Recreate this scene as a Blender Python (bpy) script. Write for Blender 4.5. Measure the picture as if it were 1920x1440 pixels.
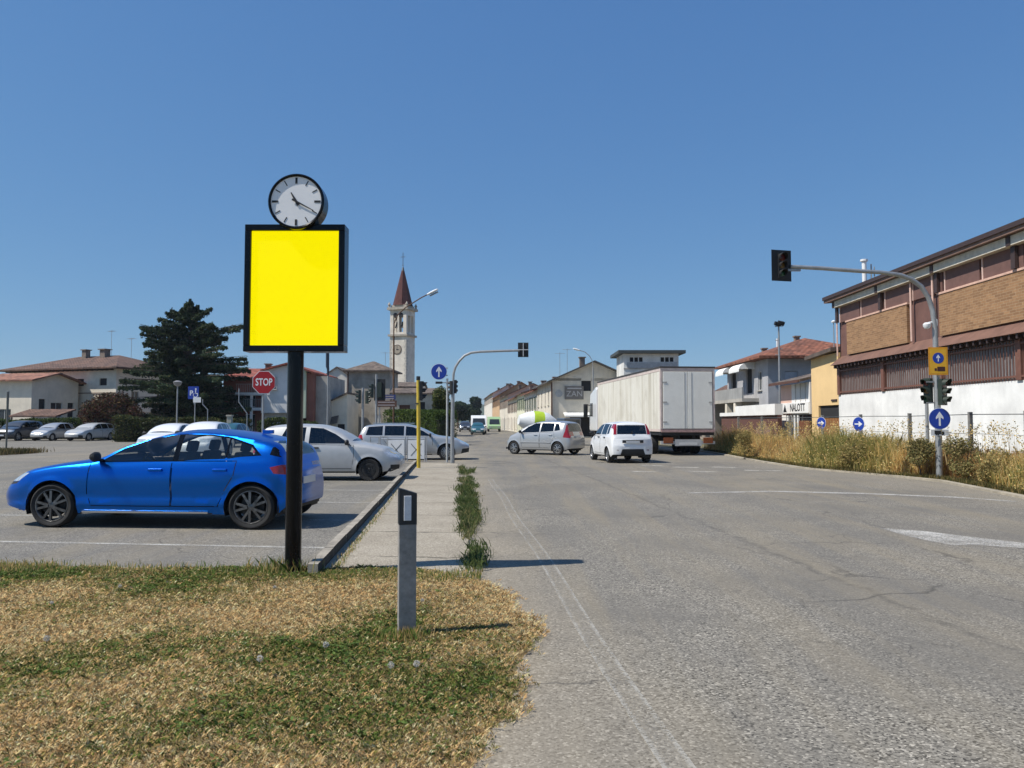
import bpy, bmesh, math, random
import numpy as np
from mathutils import Vector, Matrix
R = math.radians
sc = bpy.context.scene
random.seed(7); RNG = np.random.default_rng(7)
for o in list(bpy.data.objects): bpy.data.objects.remove(o)
COL = sc.collection

# ---------------------------------------------------------------- camera, sky, sun, exposure
CAM_H, FPX, HORIZON = 1.53, 1442.0, 791.0          # eye height, focal length and horizon row of the 1920x1440 photo
PITCH = math.atan((HORIZON - 720) / FPX)
cam = bpy.data.cameras.new('camera'); camo = bpy.data.objects.new('camera', cam); COL.objects.link(camo)
camo.location = (0, 0, CAM_H); camo.rotation_euler = (R(90) + PITCH, 0, 0)
cam.sensor_width = 36; cam.lens = FPX / 1920 * 36; cam.clip_start = 0.1; cam.clip_end = 6000
sc.camera = camo
SUN_EL, SUN_AZ = R(54.0), R(196.0)                   # azimuth measured from +X, counter-clockwise
sunvec = Vector((math.cos(SUN_AZ) * math.cos(SUN_EL), math.sin(SUN_AZ) * math.cos(SUN_EL), math.sin(SUN_EL)))
w = bpy.data.worlds.new('World'); sc.world = w; w.use_nodes = True
nt = w.node_tree; bg = nt.nodes['Background']
sky = nt.nodes.new('ShaderNodeTexSky'); sky.sky_type = 'NISHITA'; sky.sun_disc = False
sky.sun_elevation = SUN_EL; sky.sun_rotation = math.atan2(sunvec.x, sunvec.y) % (2 * math.pi)
sky.air_density = 1.0; sky.dust_density = 0.0; sky.ozone_density = 4.0; sky.altitude = 0
sp = nt.nodes.new('ShaderNodeSeparateColor'); cb = nt.nodes.new('ShaderNodeCombineColor'); nt.links.new(sky.outputs[0], sp.inputs[0])
for i, (k0, g, k1) in enumerate(((.0943 / .114, .72, .100 / .119), (.0943 / .202, .58, .238 / .119), (.0943 / .371, .38, .505 / .119))):   # phone-camera rendering of the same clear sky
    m0 = nt.nodes.new('ShaderNodeMath'); m0.operation = 'MULTIPLY'; m0.inputs[1].default_value = k0; nt.links.new(sp.outputs[i], m0.inputs[0])
    m1 = nt.nodes.new('ShaderNodeMath'); m1.operation = 'POWER'; m1.inputs[1].default_value = g; nt.links.new(m0.outputs[0], m1.inputs[0])
    m2 = nt.nodes.new('ShaderNodeMath'); m2.operation = 'MULTIPLY'; m2.inputs[1].default_value = k1; nt.links.new(m1.outputs[0], m2.inputs[0]); nt.links.new(m2.outputs[0], cb.inputs[i])
nt.links.new(cb.outputs[0], bg.inputs[0]); bg.inputs[1].default_value = 0.10
sl = bpy.data.lights.new('sun', 'SUN'); sl.energy = 4.6; sl.angle = R(0.53); sl.color = (1.0, 0.945, 0.86)
so = bpy.data.objects.new('sun', sl); COL.objects.link(so); so.rotation_euler = (-sunvec).to_track_quat('-Z', 'Y').to_euler()
sc.view_settings.view_transform = 'Standard'; sc.view_settings.look = 'None'
sc.view_settings.exposure = 0.25; sc.view_settings.gamma = 1.0

# ---------------------------------------------------------------- where a photo pixel lies in the world
def ray(px, py):
    x, y = (px - 960) / FPX, (720 - py) / FPX
    c, s = math.cos(PITCH), math.sin(PITCH)
    return Vector((x, c - y * s, s + y * c))
def G(px, py, z=0.0):
    d = ray(px, py); t = (z - CAM_H) / d.z
    return Vector((d.x * t, d.y * t, z))
def P(px, py, Y):
    d = ray(px, py); t = Y / d.y
    return Vector((d.x * t, Y, CAM_H + d.z * t))
def S(s, Y, z=0.0): return Vector((s - 0.076 * Y, Y, z))     # road-aligned lateral offset

# ---------------------------------------------------------------- materials
MATS = {}
def nodes(m):
    m.use_nodes = True; return m.node_tree, m.node_tree.nodes, m.node_tree.links
def ramp(n, l, src, stops):
    r = n.new('ShaderNodeValToRGB'); l.new(src, r.inputs[0])
    e = r.color_ramp.elements
    while len(e) < len(stops): e.new(0.5)
    for q, (p, c) in zip(e, stops):
        q.position = p; q.color = (c, c, c, 1) if isinstance(c, (int, float)) else (*c, 1)
    return r.outputs[0]
def noise(n, l, vec, scale, detail=4, rough=.6, dist=0):
    t = n.new('ShaderNodeTexNoise'); t.inputs['Scale'].default_value = scale; t.inputs['Detail'].default_value = detail
    t.inputs['Roughness'].default_value = rough; t.inputs['Distortion'].default_value = dist
    if vec: l.new(vec, t.inputs['Vector'])
    return t.outputs['Fac']
def mixc(n, l, fac, a, b, mode='MIX'):
    m = n.new('ShaderNodeMix'); m.data_type = 'RGBA'; m.blend_type = mode
    for i, v in ((0, fac), (6, a), (7, b)):
        if hasattr(v, 'links') or isinstance(v, bpy.types.NodeSocket): l.new(v, m.inputs[i])
        else: m.inputs[i].default_value = v if i == 0 else (*v, 1)
    return m.outputs[2]
def math_(n, l, op, a, b=None, clamp=False):
    m = n.new('ShaderNodeMath'); m.operation = op; m.use_clamp = clamp
    for i, v in enumerate((a, b)):
        if v is None: continue
        if isinstance(v, bpy.types.NodeSocket): l.new(v, m.inputs[i])
        else: m.inputs[i].default_value = v
    return m.outputs[0]
def bump(n, l, h, strength, dist, bsdf):
    b = n.new('ShaderNodeBump'); b.inputs['Strength'].default_value = strength; b.inputs['Distance'].default_value = dist
    l.new(h, b.inputs['Height']); l.new(b.outputs[0], bsdf.inputs['Normal'])
def mat(name, col, rough=.6, metal=0, var=.12, scale=3.0, coat=0, bmp=0, bscale=60, spec=None):
    """plain material: base colour with gentle noise variation, optional grain bump and clear coat"""
    if name in MATS: return MATS[name]
    m = bpy.data.materials.new(name); MATS[name] = m; t, n, l = nodes(m); b = n['Principled BSDF']
    co = n.new('ShaderNodeTexCoord').outputs['Object']
    b.inputs['Roughness'].default_value = rough; b.inputs['Metallic'].default_value = metal
    b.inputs['Coat Weight'].default_value = coat; b.inputs['Coat Roughness'].default_value = .05
    if spec is not None: b.inputs['Specular IOR Level'].default_value = spec
    if var:
        f = noise(n, l, co, scale, 5, .65)
        lo = tuple(c * (1 - var) for c in col); hi = tuple(min(1, c * (1 + var)) for c in col)
        l.new(ramp(n, l, f, [(.3, lo), (.7, hi)]), b.inputs['Base Color'])
    else: b.inputs['Base Color'].default_value = (*col, 1)
    if bmp: bump(n, l, noise(n, l, co, bscale, 3, .6), bmp, .01, b)
    return m
def emit(name, col, s):
    if name in MATS: return MATS[name]
    m = bpy.data.materials.new(name); MATS[name] = m; t, n, l = nodes(m); b = n['Principled BSDF']
    b.inputs['Base Color'].default_value = (*[c * .12 for c in col], 1); b.inputs['Roughness'].default_value = .8; b.inputs['Specular IOR Level'].default_value = .1
    b.inputs['Emission Color'].default_value = (*col, 1); b.inputs['Emission Strength'].default_value = s
    return m
def plaster(name, col, stain=.25, rough=.9):
    """wall render: blotches, streaks running down, fine grain"""
    if name in MATS: return MATS[name]
    m = bpy.data.materials.new(name); MATS[name] = m; t, n, l = nodes(m); b = n['Principled BSDF']
    co = n.new('ShaderNodeTexCoord').outputs['Object']
    mp = n.new('ShaderNodeMapping'); mp.inputs['Scale'].default_value = (2.2, 2.2, .25); l.new(co, mp.inputs[0])
    f1 = noise(n, l, co, .7, 6, .65); f2 = noise(n, l, mp.outputs[0], 1.0, 5, .7)
    dark = tuple(c * (1 - stain) for c in col); hi = tuple(min(1, c * 1.06) for c in col)
    c1 = ramp(n, l, f1, [(.35, dark), (.62, hi)])
    c2 = mixc(n, l, ramp(n, l, f2, [(.5, 0.0), (.75, stain * 1.6)]), c1, tuple(c * .55 for c in col))
    l.new(c2, b.inputs['Base Color']); b.inputs['Roughness'].default_value = rough
    bump(n, l, noise(n, l, co, 35, 4, .7), .35, .01, b)
    return m
def tiles(name, col, pitch=.2):
    """clay roof: rows of tiles from a wave in slope direction plus per-tile colour change"""
    if name in MATS: return MATS[name]
    m = bpy.data.materials.new(name); MATS[name] = m; t, n, l = nodes(m); b = n['Principled BSDF']
    co = n.new('ShaderNodeTexCoord').outputs['Object']
    wv = n.new('ShaderNodeTexWave'); wv.bands_direction = 'DIAGONAL'; wv.inputs['Scale'].default_value = 1.6; wv.inputs['Distortion'].default_value = .4
    l.new(co, wv.inputs['Vector'])
    v = n.new('ShaderNodeTexVoronoi'); v.inputs['Scale'].default_value = 2.6; l.new(co, v.inputs['Vector'])
    sep = n.new('ShaderNodeSeparateColor'); l.new(v.outputs['Color'], sep.inputs[0])
    c = ramp(n, l, sep.outputs[0], [(0, tuple(x * .55 for x in col)), (.45, col), (1, tuple(min(1, x * 1.55) for x in col))])
    c = mixc(n, l, ramp(n, l, noise(n, l, co, .5, 5), [(.4, 0.0), (.7, .55)]), c, tuple(x * .5 + .02 for x in col))
    l.new(c, b.inputs['Base Color']); b.inputs['Roughness'].default_value = .9
    bump(n, l, wv.outputs['Fac'], .6, .04, b)
    return m
def brick(name, a, bcol, mortar, bw=.25, bh=.07):
    if name in MATS: return MATS[name]
    m = bpy.data.materials.new(name); MATS[name] = m; t, n, l = nodes(m); b = n['Principled BSDF']
    co = n.new('ShaderNodeTexCoord').outputs['Object']
    mp = n.new('ShaderNodeMapping'); mp.inputs['Rotation'].default_value = (R(90), 0, 0); l.new(co, mp.inputs[0])
    k = n.new('ShaderNodeTexBrick'); k.inputs['Color1'].default_value = (*a, 1); k.inputs['Color2'].default_value = (*bcol, 1)
    k.inputs['Mortar'].default_value = (*mortar, 1); k.inputs['Scale'].default_value = 1; k.inputs['Brick Width'].default_value = bw
    k.inputs['Row Height'].default_value = bh; k.inputs['Mortar Size'].default_value = .008
    l.new(mp.outputs[0], k.inputs['Vector'])
    c = mixc(n, l, ramp(n, l, noise(n, l, co, 7, 6, .75), [(.35, 0.0), (.65, .6)]), k.outputs['Color'], tuple(x * .6 for x in a))
    l.new(c, b.inputs['Base Color']); b.inputs['Roughness'].default_value = .92
    bump(n, l, k.outputs['Fac'], -.5, .01, b)
    return m
def glass(name='window_glass', tint=(.04, .05, .055), trans=.5, rough=.03):
    """thin pane: lets part of the light through, mirrors the rest at grazing angles"""
    if name in MATS: return MATS[name]
    m = bpy.data.materials.new(name); MATS[name] = m; t, n, l = nodes(m); out = n['Material Output']; n.remove(n['Principled BSDF'])
    tr = n.new('ShaderNodeBsdfTransparent'); tr.inputs[0].default_value = (trans, trans * 1.03, trans, 1)
    gl = n.new('ShaderNodeBsdfGlossy'); gl.inputs['Roughness'].default_value = rough; gl.inputs[0].default_value = (.9, .95, 1, 1)
    fr = n.new('ShaderNodeFresnel'); ge = n.new('ShaderNodeNewGeometry'); l.new(math_(n, l, 'SUBTRACT', 1.5, math_(n, l, 'MULTIPLY', ge.outputs['Backfacing'], 1.5 - 1 / 1.5)), fr.inputs[0])
    mx = n.new('ShaderNodeMixShader'); l.new(math_(n, l, 'ADD', fr.outputs[0], .03, True), mx.inputs[0]); l.new(tr.outputs[0], mx.inputs[1]); l.new(gl.outputs[0], mx.inputs[2])
    l.new(mx.outputs[0], out.inputs[0]); return m
def vcol(name, rough=.85, sheen=0, transl=.25):
    """leaf and blade material: each leaf carries its own pigment in a colour attribute"""
    if name in MATS: return MATS[name]
    m = bpy.data.materials.new(name); MATS[name] = m; t, n, l = nodes(m); b = n['Principled BSDF']; out = n['Material Output']
    a = n.new('ShaderNodeAttribute'); a.attribute_name = 'pigment'
    l.new(a.outputs['Color'], b.inputs['Base Color']); b.inputs['Roughness'].default_value = rough
    b.inputs['Specular IOR Level'].default_value = .25
    tl = n.new('ShaderNodeBsdfTranslucent'); l.new(a.outputs['Color'], tl.inputs[0])
    mx = n.new('ShaderNodeMixShader'); mx.inputs[0].default_value = transl
    l.new(b.outputs[0], mx.inputs[1]); l.new(tl.outputs[0], mx.inputs[2]); l.new(mx.outputs[0], out.inputs[0])
    return m
def worn_paint(name='road_paint', col=(.62, .60, .55), keep=.55, hollow=False):
    """thermoplastic line rubbed away in patches (transparent where gone)"""
    if name in MATS: return MATS[name]
    m = bpy.data.materials.new(name); MATS[name] = m; t, n, l = nodes(m); b = n['Principled BSDF']; out = n['Material Output']
    co = n.new('ShaderNodeTexCoord').outputs['Object']
    l.new(ramp(n, l, noise(n, l, co, 40, 4), [(.3, tuple(c * .75 for c in col)), (.7, col)]), b.inputs['Base Color'])
    b.inputs['Roughness'].default_value = .8
    f = math_(n, l, 'ADD', math_(n, l, 'MULTIPLY', noise(n, l, co, 55, 3, .7), .75), math_(n, l, 'MULTIPLY', noise(n, l, co, 2.2, 4), .45))
    k = ramp(n, l, f, [(.60 - keep * .22, 1.0), (.66 + keep * .12, 0.0)])
    if hollow:
        uv = n.new('ShaderNodeUVMap').outputs[0]; sp = n.new('ShaderNodeSeparateXYZ'); l.new(uv, sp.inputs[0])
        d = math_(n, l, 'ABSOLUTE', math_(n, l, 'SUBTRACT', sp.outputs[0], .5))
        k = math_(n, l, 'MULTIPLY', k, ramp(n, l, d, [(.26, .10), (.40, .62)]))
    tr = n.new('ShaderNodeBsdfTransparent'); mx = n.new('ShaderNodeMixShader')
    l.new(k, mx.inputs[0]); l.new(tr.outputs[0], mx.inputs[1]); l.new(b.outputs[0], mx.inputs[2]); l.new(mx.outputs[0], out.inputs[0])
    return m
def asphalt(name, col, seam=None, dust=False, crack=.35, patch=0):
    m = bpy.data.materials.new(name); MATS[name] = m; t, n, l = nodes(m); b = n['Principled BSDF']
    co = n.new('ShaderNodeTexCoord').outputs['Object']
    v = n.new('ShaderNodeTexVoronoi'); v.inputs['Scale'].default_value = 84; l.new(co, v.inputs['Vector'])
    sep = n.new('ShaderNodeSeparateColor'); l.new(v.outputs['Color'], sep.inputs[0])
    stone = ramp(n, l, sep.outputs[0], [(0, tuple(c * .20 for c in col)), (.26, tuple(c * .80 for c in col)), (.62, tuple(c * 1.08 for c in col)), (.88, tuple(c * 1.45 for c in col)), (1, tuple(min(1, c * 2.4) for c in col))])
    big = noise(n, l, co, .45, 6, .6, .4)
    c = mixc(n, l, ramp(n, l, big, [(.40, 0.0), (.62, .75)]), stone, tuple(x * k for x, k in zip(col, (.74, .75, .78))))
    mp = n.new('ShaderNodeMapping'); mp.inputs['Scale'].default_value = (1.6, .12, 1); mp.inputs['Rotation'].default_value = (0, 0, R(-4.3)); l.new(co, mp.inputs[0])
    c = mixc(n, l, ramp(n, l, noise(n, l, mp.outputs[0], 1.0, 4), [(.45, 0.0), (.70, .55)]), c, tuple(x * k for x, k in zip(col, (1.30, 1.20, 1.0))))
    sx = n.new('ShaderNodeSeparateXYZ'); l.new(co, sx.inputs[0])
    s = math_(n, l, 'ADD', sx.outputs[0], math_(n, l, 'MULTIPLY', sx.outputs[1], .076))
    if dust:                                            # dry silt swept to the road edge
        wob = math_(n, l, 'MULTIPLY', math_(n, l, 'SUBTRACT', noise(n, l, co, .9, 5), .5), 1.3)
        d = math_(n, l, 'ADD', s, wob)
        c = mixc(n, l, ramp(n, l, math_(n, l, 'MULTIPLY', d, .4), [(.10, .72), (.52, 0.0)]), c, mixc(n, l, .55, stone, (.37, .31, .22)))
        d2 = math_(n, l, 'SUBTRACT', 11.8, math_(n, l, 'ADD', s, wob))
        c = mixc(n, l, ramp(n, l, math_(n, l, 'MULTIPLY', d2, .25), [(.05, .6), (.5, 0.0)]), c, mixc(n, l, .6, stone, (.30, .262, .20)))
    # cracks
    dn = n.new('ShaderNodeTexNoise'); dn.inputs['Scale'].default_value = 1.6; dn.inputs['Detail'].default_value = 6; l.new(co, dn.inputs['Vector'])
    ad = n.new('ShaderNodeVectorMath'); ad.operation = 'MULTIPLY_ADD'; l.new(dn.outputs['Color'], ad.inputs[0]); ad.inputs[1].default_value = (.9, .9, 0); l.new(co, ad.inputs[2])
    ve = n.new('ShaderNodeTexVoronoi'); ve.feature = 'DISTANCE_TO_EDGE'; ve.inputs['Scale'].default_value = crack; l.new(ad.outputs[0], ve.inputs['Vector'])
    ck = math_(n, l, 'MULTIPLY', ramp(n, l, ve.outputs['Distance'], [(.0015, 1.0), (.0055, 0.0)]), ramp(n, l, noise(n, l, co, .35, 2), [(.48, 0.0), (.58, .62)]))
    v2 = n.new('ShaderNodeTexVoronoi'); v2.feature = 'DISTANCE_TO_EDGE'; v2.inputs['Scale'].default_value = crack * 3.4; l.new(ad.outputs[0], v2.inputs['Vector'])
    ck = math_(n, l, 'MAXIMUM', ck, math_(n, l, 'MULTIPLY', ramp(n, l, v2.outputs['Distance'], [(.003, .5), (.014, 0.0)]), ramp(n, l, noise(n, l, co, .6, 3), [(.50, 0.0), (.60, .8)])))
    if seam is not None:
        w_ = math_(n, l, 'MULTIPLY', math_(n, l, 'SUBTRACT', noise(n, l, co, .8, 6, .75), .5), .55)
        dd = math_(n, l, 'ABSOLUTE', math_(n, l, 'SUBTRACT', math_(n, l, 'ADD', s, w_), seam))
        sm = math_(n, l, 'MULTIPLY', ramp(n, l, dd, [(.008, .95), (.07, 0.0)]), ramp(n, l, noise(n, l, co, 6, 3), [(.35, 0.1), (.6, 1.0)]))
        ck = math_(n, l, 'MAXIMUM', ck, math_(n, l, 'MULTIPLY', sm, .45))
    c = mixc(n, l, ck, c, (.045, .043, .04))
    l.new(c, b.inputs['Base Color']); b.inputs['Roughness'].default_value = .82; b.inputs['Specular IOR Level'].default_value = .3
    h = math_(n, l, 'SUBTRACT', sep.outputs[0], math_(n, l, 'MULTIPLY', ck, 2.0))
    bump(n, l, h, .55, .006, b)
    return m

# ---------------------------------------------------------------- mesh building
class MB:
    def __init__(s): s.v = []; s.f = []; s.m = []; s.sm = []
    def add(s, vs, fs, mi=0, smooth=False):
        k = len(s.v); s.v += [tuple(p) for p in vs]
        for f in fs: s.f.append([i + k for i in f]); s.m.append(mi); s.sm.append(smooth)
        return s
    def quad(s, a, b, c, d, mi=0): return s.add([a, b, c, d], [(0, 1, 2, 3)], mi)
    def box(s, c, d, rz=0, mi=0, M=None):
        x, y, z = d[0] / 2, d[1] / 2, d[2] / 2
        vs = [(-x, -y, -z), (x, -y, -z), (x, y, -z), (-x, y, -z), (-x, -y, z), (x, -y, z), (x, y, z), (-x, y, z)]
        T = Matrix.Translation(c) @ (M if M else Matrix.Rotation(rz, 4, 'Z'))
        return s.add([T @ Vector(p) for p in vs], [(0, 3, 2, 1), (4, 5, 6, 7), (0, 1, 5, 4), (1, 2, 6, 5), (2, 3, 7, 6), (3, 0, 4, 7)], mi)
    def box2(s, a, b, mi=0):
        return s.box([(a[i] + b[i]) / 2 for i in range(3)], [abs(b[i] - a[i]) for i in range(3)], 0, mi)
    def tube(s, pts, r, n=10, mi=0, cap=True):
        pts = [Vector(p) for p in pts]; N = len(pts); rs = r if isinstance(r, (list, tuple)) else [r] * N
        vs = []; up = None
        for i, p in enumerate(pts):
            t = (pts[min(i + 1, N - 1)] - pts[max(i - 1, 0)]).normalized()
            if up is None: up = Vector((0, 0, 1)) if abs(t.z) < .9 else Vector((1, 0, 0))
            a = t.cross(up).normalized(); bb = a.cross(t).normalized(); up = bb
            for k in range(n):
                q = 2 * math.pi * k / n; vs.append(p + (a * math.cos(q) + bb * math.sin(q)) * rs[i])
        fs = [(i * n + k, i * n + (k + 1) % n, (i + 1) * n + (k + 1) % n, (i + 1) * n + k) for i in range(N - 1) for k in range(n)]
        s.add(vs, fs, mi, True)
        if cap: s.add(vs[:n], [tuple(range(n))], mi); s.add(vs[-n:], [tuple(range(n))[::-1]], mi)
        return s
    def lathe(s, prof, n=24, M=None, mi=0, smooth=True):
        """profile (r, h) spun round local z, then moved by M"""
        M = M or Matrix(); vs = []; 
        for r, h in prof:
            for k in range(n):
                q = 2 * math.pi * k / n; vs.append(M @ Vector((r * math.cos(q), r * math.sin(q), h)))
        fs = [(i * n + k, i * n + (k + 1) % n, (i + 1) * n + (k + 1) % n, (i + 1) * n + k) for i in range(len(prof) - 1) for k in range(n)]
        return s.add(vs, fs, mi, smooth)
    def poly(s, pts, th, M=None, mi=0):
        """flat outline in local xy pulled to a thickness th along local z"""
        M = M or Matrix(); n = len(pts)
        vs = [M @ Vector((p[0], p[1], 0)) for p in pts] + [M @ Vector((p[0], p[1], th)) for p in pts]
        fs = [tuple(range(n))[::-1], tuple(range(n, 2 * n))] + [(i, (i + 1) % n, n + (i + 1) % n, n + i) for i in range(n)]
        return s.add(vs, fs, mi)
    def disc(s, r, th, M=None, mi=0, n=28, r2=None): return s.poly([(r * math.cos(2 * math.pi * k / n), (r2 or r) * math.sin(2 * math.pi * k / n)) for k in range(n)], th, M, mi)
    def build(s, name, mats, parent=None, bevel=0, angle=35, loc=None):
        me = bpy.data.meshes.new(name); me.from_pydata(s.v, [], s.f)
        for m in (mats if isinstance(mats, (list, tuple)) else [mats]): me.materials.append(m)
        me.polygons.foreach_set('material_index', s.m); me.polygons.foreach_set('use_smooth', s.sm); me.update()
        bm = bmesh.new(); bm.from_mesh(me); bmesh.ops.recalc_face_normals(bm, faces=bm.faces)
        if bevel:
            es = [e for e in bm.edges if e.is_manifold and e.calc_face_angle(0) > .6]
            bmesh.ops.bevel(bm, geom=es, offset=bevel, segments=2, affect='EDGES', profile=.6)
        bm.to_mesh(me); bm.free()
        if any(s.sm): me.set_sharp_from_angle(angle=R(angle))
        o = bpy.data.objects.new(name, me); COL.objects.link(o)
        if parent: o.parent = parent
        if loc: o.location = loc
        return o
def tag(o, label=None, cat=None, group=None, kind=None):
    for k, v in (('label', label), ('category', cat), ('group', group), ('kind', kind)):
        if v: o[k] = v
    return o
def thing(name, label, cat, loc=(0, 0, 0), rz=0, group=None):
    o = bpy.data.objects.new(name, None); COL.objects.link(o); o.location = loc; o.rotation_euler = (0, 0, rz); o.empty_display_size = .2
    return tag(o, label, cat, group)
def copy_tree(o, parent=None):
    c = o.copy(); COL.objects.link(c); c.parent = parent
    for ch in list(o.children): copy_tree(ch, c)
    return c
def text(parent, name, body, size, loc, rot, m, ext=.003, bold=.0, sx=1.0):
    cu = bpy.data.curves.new(name, 'FONT'); cu.body = body; cu.size = size; cu.align_x = 'CENTER'; cu.align_y = 'CENTER'; cu.extrude = ext; cu.offset = bold
    cu.resolution_u = 3
    t = bpy.data.objects.new(name + '_curve', cu); COL.objects.link(t); bpy.context.view_layer.update()
    me = bpy.data.meshes.new_from_object(t.evaluated_get(bpy.context.evaluated_depsgraph_get()))
    bpy.data.objects.remove(t)
    me.materials.clear(); me.materials.append(m)
    o = bpy.data.objects.new(name, me); COL.objects.link(o); o.parent = parent; o.location = loc; o.rotation_euler = rot; o.scale = (sx, 1, 1)
    return o
FRONT = (R(90), 0, 0)                                     # lettering that faces -y
MF = Matrix.Rotation(R(90), 4, 'X')                       # local xy outline stood up in xz; thickness runs to -y
def np_mesh(name, V, nper, cols, m, parent=None, smooth=False):
    """many loose faces with nper corners each, pigment per face"""
    n = len(V) // nper
    me = bpy.data.meshes.new(name); me.vertices.add(len(V)); me.vertices.foreach_set('co', V.astype(np.float32).ravel())
    me.loops.add(len(V)); me.loops.foreach_set('vertex_index', np.arange(len(V), dtype=np.int32))
    me.polygons.add(n); me.polygons.foreach_set('loop_start', np.arange(0, len(V), nper, dtype=np.int32))
    a = me.attributes.new('pigment', 'FLOAT_COLOR', 'POINT')
    a.data.foreach_set('color', np.c_[np.repeat(cols, nper, 0), np.ones(len(V))].astype(np.float32).ravel())
    me.update(calc_edges=True); me.validate(); me.materials.append(m)
    o = bpy.data.objects.new(name, me); COL.objects.link(o)
    if parent: o.parent = parent
    return o
def leaf_quads(pts, size, flat=0.0):
    n = len(pts); a = RNG.normal(size=(n, 3)); a[:, 2] *= (1 - flat); a /= np.linalg.norm(a, axis=1)[:, None]
    b = RNG.normal(size=(n, 3)); b[:, 2] *= (1 - flat); b -= (a * b).sum(1)[:, None] * a; b /= np.linalg.norm(b, axis=1)[:, None] + 1e-9
    s = (np.asarray(size) * RNG.uniform(.6, 1.35, n))[:, None]
    V = np.stack([pts - a * s, pts - b * s * .55, pts + a * s, pts + b * s * .55], 1)
    return V.reshape(-1, 3)
def palette(n, cols, jit=.18):
    cols = np.array(cols); i = RNG.integers(0, len(cols), n); c = cols[i] * RNG.uniform(1 - jit, 1 + jit, (n, 1)); return np.clip(c, 0, 1)
def fbm(x, y, f, seed=0):
    r = np.random.default_rng(seed); out = 0; amp = 1
    for k in range(5):
        for _ in range(3):
            a = r.uniform(0, 2 * math.pi); p = r.uniform(0, 6.3); out = out + amp * np.sin((x * math.cos(a) + y * math.sin(a)) * f * 2 ** k * r.uniform(.7, 1.4) + p)
        amp *= .6
    return out / 5.5
# ---------------------------------------------------------------- shared materials
GALV = mat('galvanised_steel', (.36, .37, .37), .5, .55, .15, 8)
GREYP = mat('grey_paint', (.30, .31, .31), .55, 0, .12, 6)
BLACKP = mat('black_lacquer', (.005, .006, .008), .16, 0, .1, 5, spec=.22)
BLACKM = mat('matt_black_plastic', (.014, .015, .016), .6, 0, .15, 9)
RUBBER = mat('tyre_rubber', (.018, .018, .018), .85, 0, .25, 12)
CONC = mat('weathered_concrete', (.40, .37, .31), .9, 0, .22, 5, bmp=.5, bscale=50)
CONCD = mat('grey_concrete', (.27, .27, .26), .9, 0, .25, 9, bmp=.5, bscale=70)
WHITEP = mat('white_enamel', (.78, .79, .78), .4, 0, .05, 5)
SIGNBLUE = mat('sign_blue', (.010, .045, .33), .4, 0, .06, 6)
SIGNRED = mat('sign_red', (.33, .006, .012), .4, 0, .06, 6)
WOODB = mat('brown_painted_wood', (.17, .065, .03), .7, 0, .25, 4)
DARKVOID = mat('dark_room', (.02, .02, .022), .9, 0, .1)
GLASSB = mat('building_glass', (.03, .036, .042), .08, 0, .2, 2)
LEAF = vcol('leaf_pigment'); GRASS = vcol('grass_pigment', .9, transl=.42)

def sheet(name, pts, z, m, kind='structure', grid=None):
    mb = MB(); mb.add([(p[0], p[1], z) for p in pts], [tuple(range(len(pts)))])
    return tag(mb.build(name, m), kind=kind)

# ---------------------------------------------------------------- ground, roads, pavement
gm = bpy.data.materials.new('dry_earth'); MATS['dry_earth'] = gm; t_, n_, l_ = nodes(gm); b_ = n_['Principled BSDF']
co_ = n_.new('ShaderNodeTexCoord').outputs['Object']
l_.new(mixc(n_, l_, ramp(n_, l_, noise(n_, l_, co_, .5, 8, .7), [(.4, 0.0), (.6, 1.0)]), (.20, .155, .09), (.10, .105, .04)), b_.inputs['Base Color']); b_.inputs['Roughness'].default_value = .95
bump(n_, l_, noise(n_, l_, co_, 30, 5, .7), .6, .02, b_)
sheet('ground', [(-2500, -300), (2500, -300), (2500, 3500), (-2500, 3500)], -.012, gm)
A_MAIN = asphalt('asphalt_road', (.205, .188, .156), seam=3.75, dust=True)
A_LOT = asphalt('asphalt_car_park', (.195, .182, .155), crack=.5)
A_SIDE = asphalt('asphalt_side_street', (.215, .197, .165), crack=.3)
edge = [G(1920, 936), G(1760, 904), G(1650, 892), G(1500, 879), G(1420, 866), G(1342, 851)]
right = [(14, -6), (12.2, 8)] + [(p.x, p.y) for p in edge] + [S(13.3, 60)[:2], S(13.3, 300)[:2]]
sheet('main_road', [S(.05, -6)[:2]] + right + [S(-1.5, 300)[:2], S(-2.4, 60)[:2], S(.05, 46)[:2]], .004, A_MAIN)
sheet('side_street', [S(.06, 28.4)[:2], S(.06, 45.9)[:2], (-75, 51), (-75, 33)], .004, A_SIDE)
sheet('car_park', [S(-1.42, 5.5)[:2], S(-1.42, 28.4)[:2], (-20, 29.6), (-75, 33), (-75, 5.5)], .000, A_LOT)
sheet('car_park_rear', [(-20, 29.7), (-20, 47.2), (-75, 51.1), (-75, 72), (-13, 72), (-13, 29.2)], -.003, A_LOT)
# pavement slab with joints, raised kerb on its car-park side
pv = bpy.data.materials.new('pavement_concrete'); MATS['pavement_concrete'] = pv; t_, n_, l_ = nodes(pv); b_ = n_['Principled BSDF']
co_ = n_.new('ShaderNodeTexCoord').outputs['Object']
c_ = ramp(n_, l_, noise(n_, l_, co_, .9, 7, .7), [(.32, (.21, .175, .125)), (.5, (.33, .285, .21)), (.68, (.41, .36, .28))])
v_ = n_.new('ShaderNodeTexVoronoi'); v_.inputs['Scale'].default_value = 95; l_.new(co_, v_.inputs['Vector'])
sp_ = n_.new('ShaderNodeSeparateColor'); l_.new(v_.outputs['Color'], sp_.inputs[0])
c_ = mixc(n_, l_, .5, c_, ramp(n_, l_, sp_.outputs[0], [(0, (.07, .06, .05)), (.5, (.28, .25, .2)), (1, (.62, .56, .45))]))
y_ = n_.new('ShaderNodeSeparateXYZ'); l_.new(co_, y_.inputs[0])
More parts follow.
